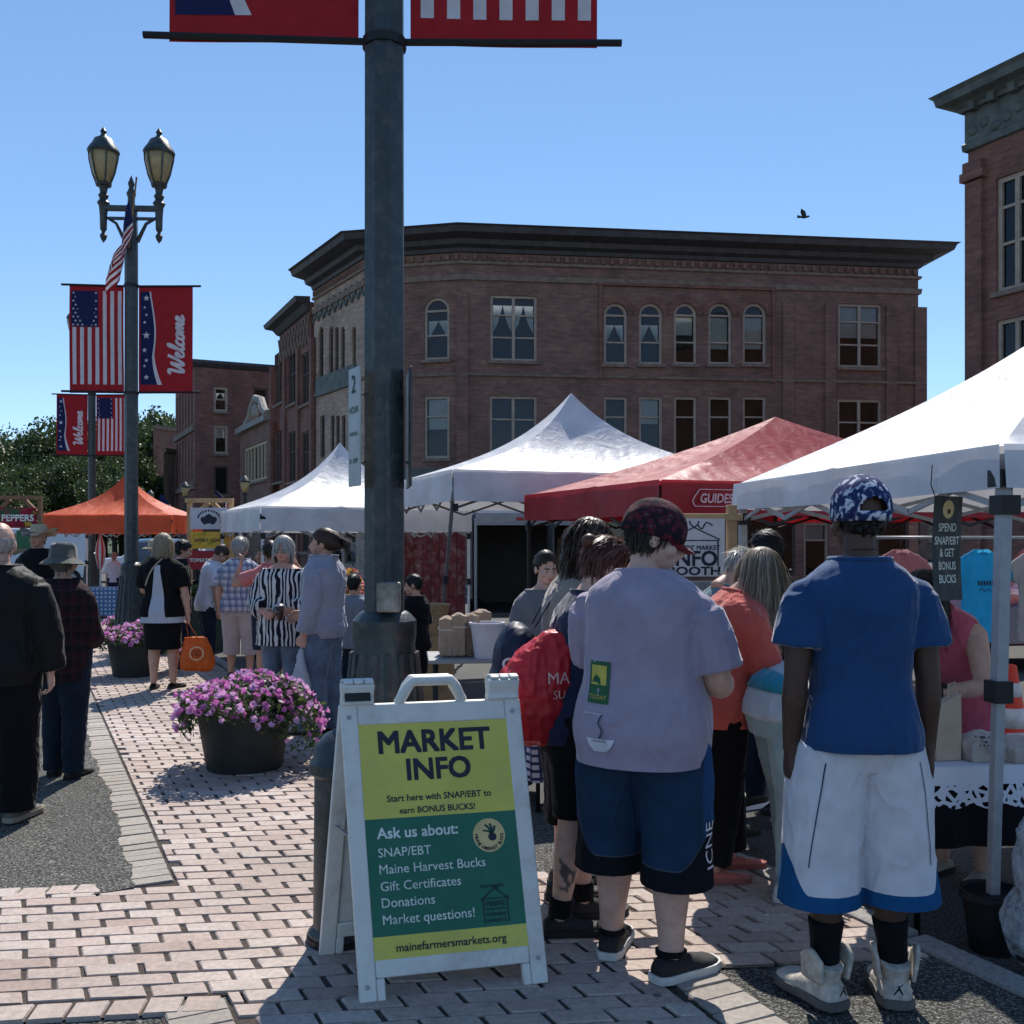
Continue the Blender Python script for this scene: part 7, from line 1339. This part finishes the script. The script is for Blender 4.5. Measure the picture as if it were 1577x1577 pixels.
v1 = [(.075 * math.cos(a), -.4, .19 + .075 * math.sin(a)) for a in [2 * PI * i / 24 for i in range(24)]] + [(.062 * math.cos(a), -.4, .19 + .062 * math.sin(a)) for a in [2 * PI * i / 24 for i in range(24)]]
v2, f2 = stroke([(-.045, .20), (-.02, .225), (0, .195), (.02, .225), (.045, .20)], .012); project(T_, o, [(v1, [(i, (i + 1) % 24, 24 + (i + 1) % 24, 24 + i) for i in range(24)], 0), ([(q[0], -.4, q[1]) for q in v2], f2, 1), (*ptext('fedge', (-.05, -.4, .165), .10), 1)], [M('print_pale', (.7, .45, .25)), M('print_brown', (.18, .06, .02))], 'bag_print', (0, 1, 0), cut=False)
h = hand(P19, 'L'); softbag('plastic_bag', 'thin white plastic bag in the hand of the sweatshirt woman', 'bag', (h.x, h.y, h.z - .42), R(80), [((0, 0, .04, .04), (0, .02, .085, .07), (0, .1, .09, .075), (0, .2, .07, .055), (0, .3, .045, .03), (0, .4, .02, .015))], .008, M('thin_white_plastic', (.6, .62, .66), .35, .08, transl=.35), .012, 20, [[(0, -.01, .36), (0, 0, .43)]], M('thin_white_plastic', (.6, .62, .66)), 102)
T_, o = softbag('drawstring_bag', 'red drawstring bag with pale letters on the back of the auburn haired woman', 'bag', (.10, 4.12, .78), R(8), [((-.02, 0, .05, .05), (-.06, .03, .13, .08), (-.05, .14, .17, .11), (.0, .27, .16, .11), (.06, .38, .13, .09), (.10, .46, .07, .05))], .008, M('red_nylon', (.50, .025, .035), .4, .12, 8, transl=.15), .016, 17, [[(.1, 0, .46), (.17, .03, .6), (.2, .06, .62)]], M('red_nylon', (.5, .025, .035)), 103, 'bag_nylon'); project(T_, o, [(*ptext('MA', (.03, -.4, .26), .09), 0), (*ptext('SU', (.05, -.4, .20), .05), 0)], [M('print_pale2', (.62, .40, .36))], 'bag_print', (0, 1, 0), cut=False)
T_, o = softbag('backpack', 'navy backpack with round pale logo worn by the curly haired woman', 'bag', (.02, 4.62, .84), R(8), [((0, 0, .2), (.11, .15, .2)), ((-.03, 0, .12), (.1, .14, .12))], .011, M('navy_nylon', (.014, .018, .045), .5, .15), .008, 14, [[(.07, -.1, .38), (.14, -.1, .5), (.24, -.1, .56), (.3, -.08, .45)], [(.09, .1, .38), (.15, .1, .5), (.22, .1, .55)]], M('navy_nylon', (.014, .018, .045)), 104, 'bag_nylon'); v1 = [(-.05 + .03 * math.cos(a), -.4, .22 + .03 * math.sin(a)) for a in [2 * PI * i / 20 for i in range(20)]] + [(-.05 + .02 * math.cos(a), -.4, .22 + .02 * math.sin(a)) for a in [2 * PI * i / 20 for i in range(20)]]; project(T_, o, [(v1, [(i, (i + 1) % 20, 20 + (i + 1) % 20, 20 + i) for i in range(20)], 0), (*rect(-.06, -.045, .12, .17, -.4), 0)], [M('print_white', (.62, .60, .66))], 'logo', (0, 1, 0), cut=False)
softbag('shoulder_bag', 'small navy shoulder bag on the right side of the plaid shirt woman', 'bag', (-2.90, 11.5, .83), 0, [((0, 0, .14), (.08, .13, .14))], .014, M('navy_nylon', (.014, .018, .045)), .006, 15, [[(0, -.08, .25), (-.05, -.06, .45), (-.09, -.02, .58), (-.05, .06, .45), (0, .08, .25)]], M('navy_nylon', (.014, .018, .045)), 105)
h = hand(P18, 'L'); T_ = thing('iced_coffee', 'iced coffee in a clear cup held by the zebra blouse woman', 'cup', (h.x, h.y - .03, h.z - .06), 0); m = MB(); m.lathe([(.030, 0), (.042, .12)], 20); m.build('cup', M('coffee', (.05, .02, .01), .15, .2, spec=.6), T_, smooth=True); m = MB(); m.lathe([(.044, .12), (.044, .13), (.03, .14), (0, .145)], 20); m.build('lid', M('clear_lid', (.45, .42, .4), .2), T_, smooth=35); m = MB(); m.tube([(0, 0, .13), (.01, 0, .22)], .004, 6); m.build('straw', M('white_straw', (.6, .6, .6)), T_)
h = hand(P7, 'R'); m = MB(); m.box((0, 0, .035), (.085, .002, .055), 0, Matrix.Rotation(R(30), 4, 'Y')); o = m.build('card', M('card_white', (.55, .56, .56), .6), loc=(h.x, h.y - .01, h.z + .02), rz=R(-10)); tag(o, 'small white card held up by the man in charcoal', 'card')
m = MB(); [m.box((0, -.002, .045 - .014 * i), (.055, .001, .006), 0, Matrix.Rotation(R(30), 4, 'Y')) for i in range(2)]; m.build('lettering', INK, o)
# pigeon over the roof
p = at(1238, 334, 30); T_ = thing('pigeon', 'dark pigeon flying above the brick block', 'bird', (p.x, p.y, p.z), 0); FE = M('dark_feathers', (.03, .032, .04), .7, .3, 20); m = MB(); m.ell((0, 0, 0), (.13, .05, .045)); m.ell((.13, 0, .015), (.04, .032, .032)); m.tube([(-.1, 0, 0), (-.2, 0, .01)], [(.02, .035), (.006, .05)], 8); m.tube([(.16, 0, .012), (.185, 0, .005)], [.01, .002], 6); o = m.build('bird_body', FE, T_, smooth=True)
for g_, tip in ((-1, (-.10, -.10, .22)), (1, (.05, .12, .16))):
    m = MB(); a = Vector((.06, g_ * .03, .02)); b = Vector((-.07, g_ * .03, .02)); t_ = Vector(tip); n_ = Vector((0, .006, .004)); m.add([a, b, (b + t_) / 2 + Vector((-.04, 0, 0)), t_, (a + t_) / 2 + Vector((.05, 0, .02)), a + n_, b + n_, (b + t_) / 2 + Vector((-.04, 0, 0)) + n_, t_ + n_, (a + t_) / 2 + Vector((.05, 0, .02)) + n_], [(4, 3, 2, 1, 0), (5, 6, 7, 8, 9)] + [(i, (i + 1) % 5, 5 + (i + 1) % 5, 5 + i) for i in range(5)]); m.build('wing', FE, T_)
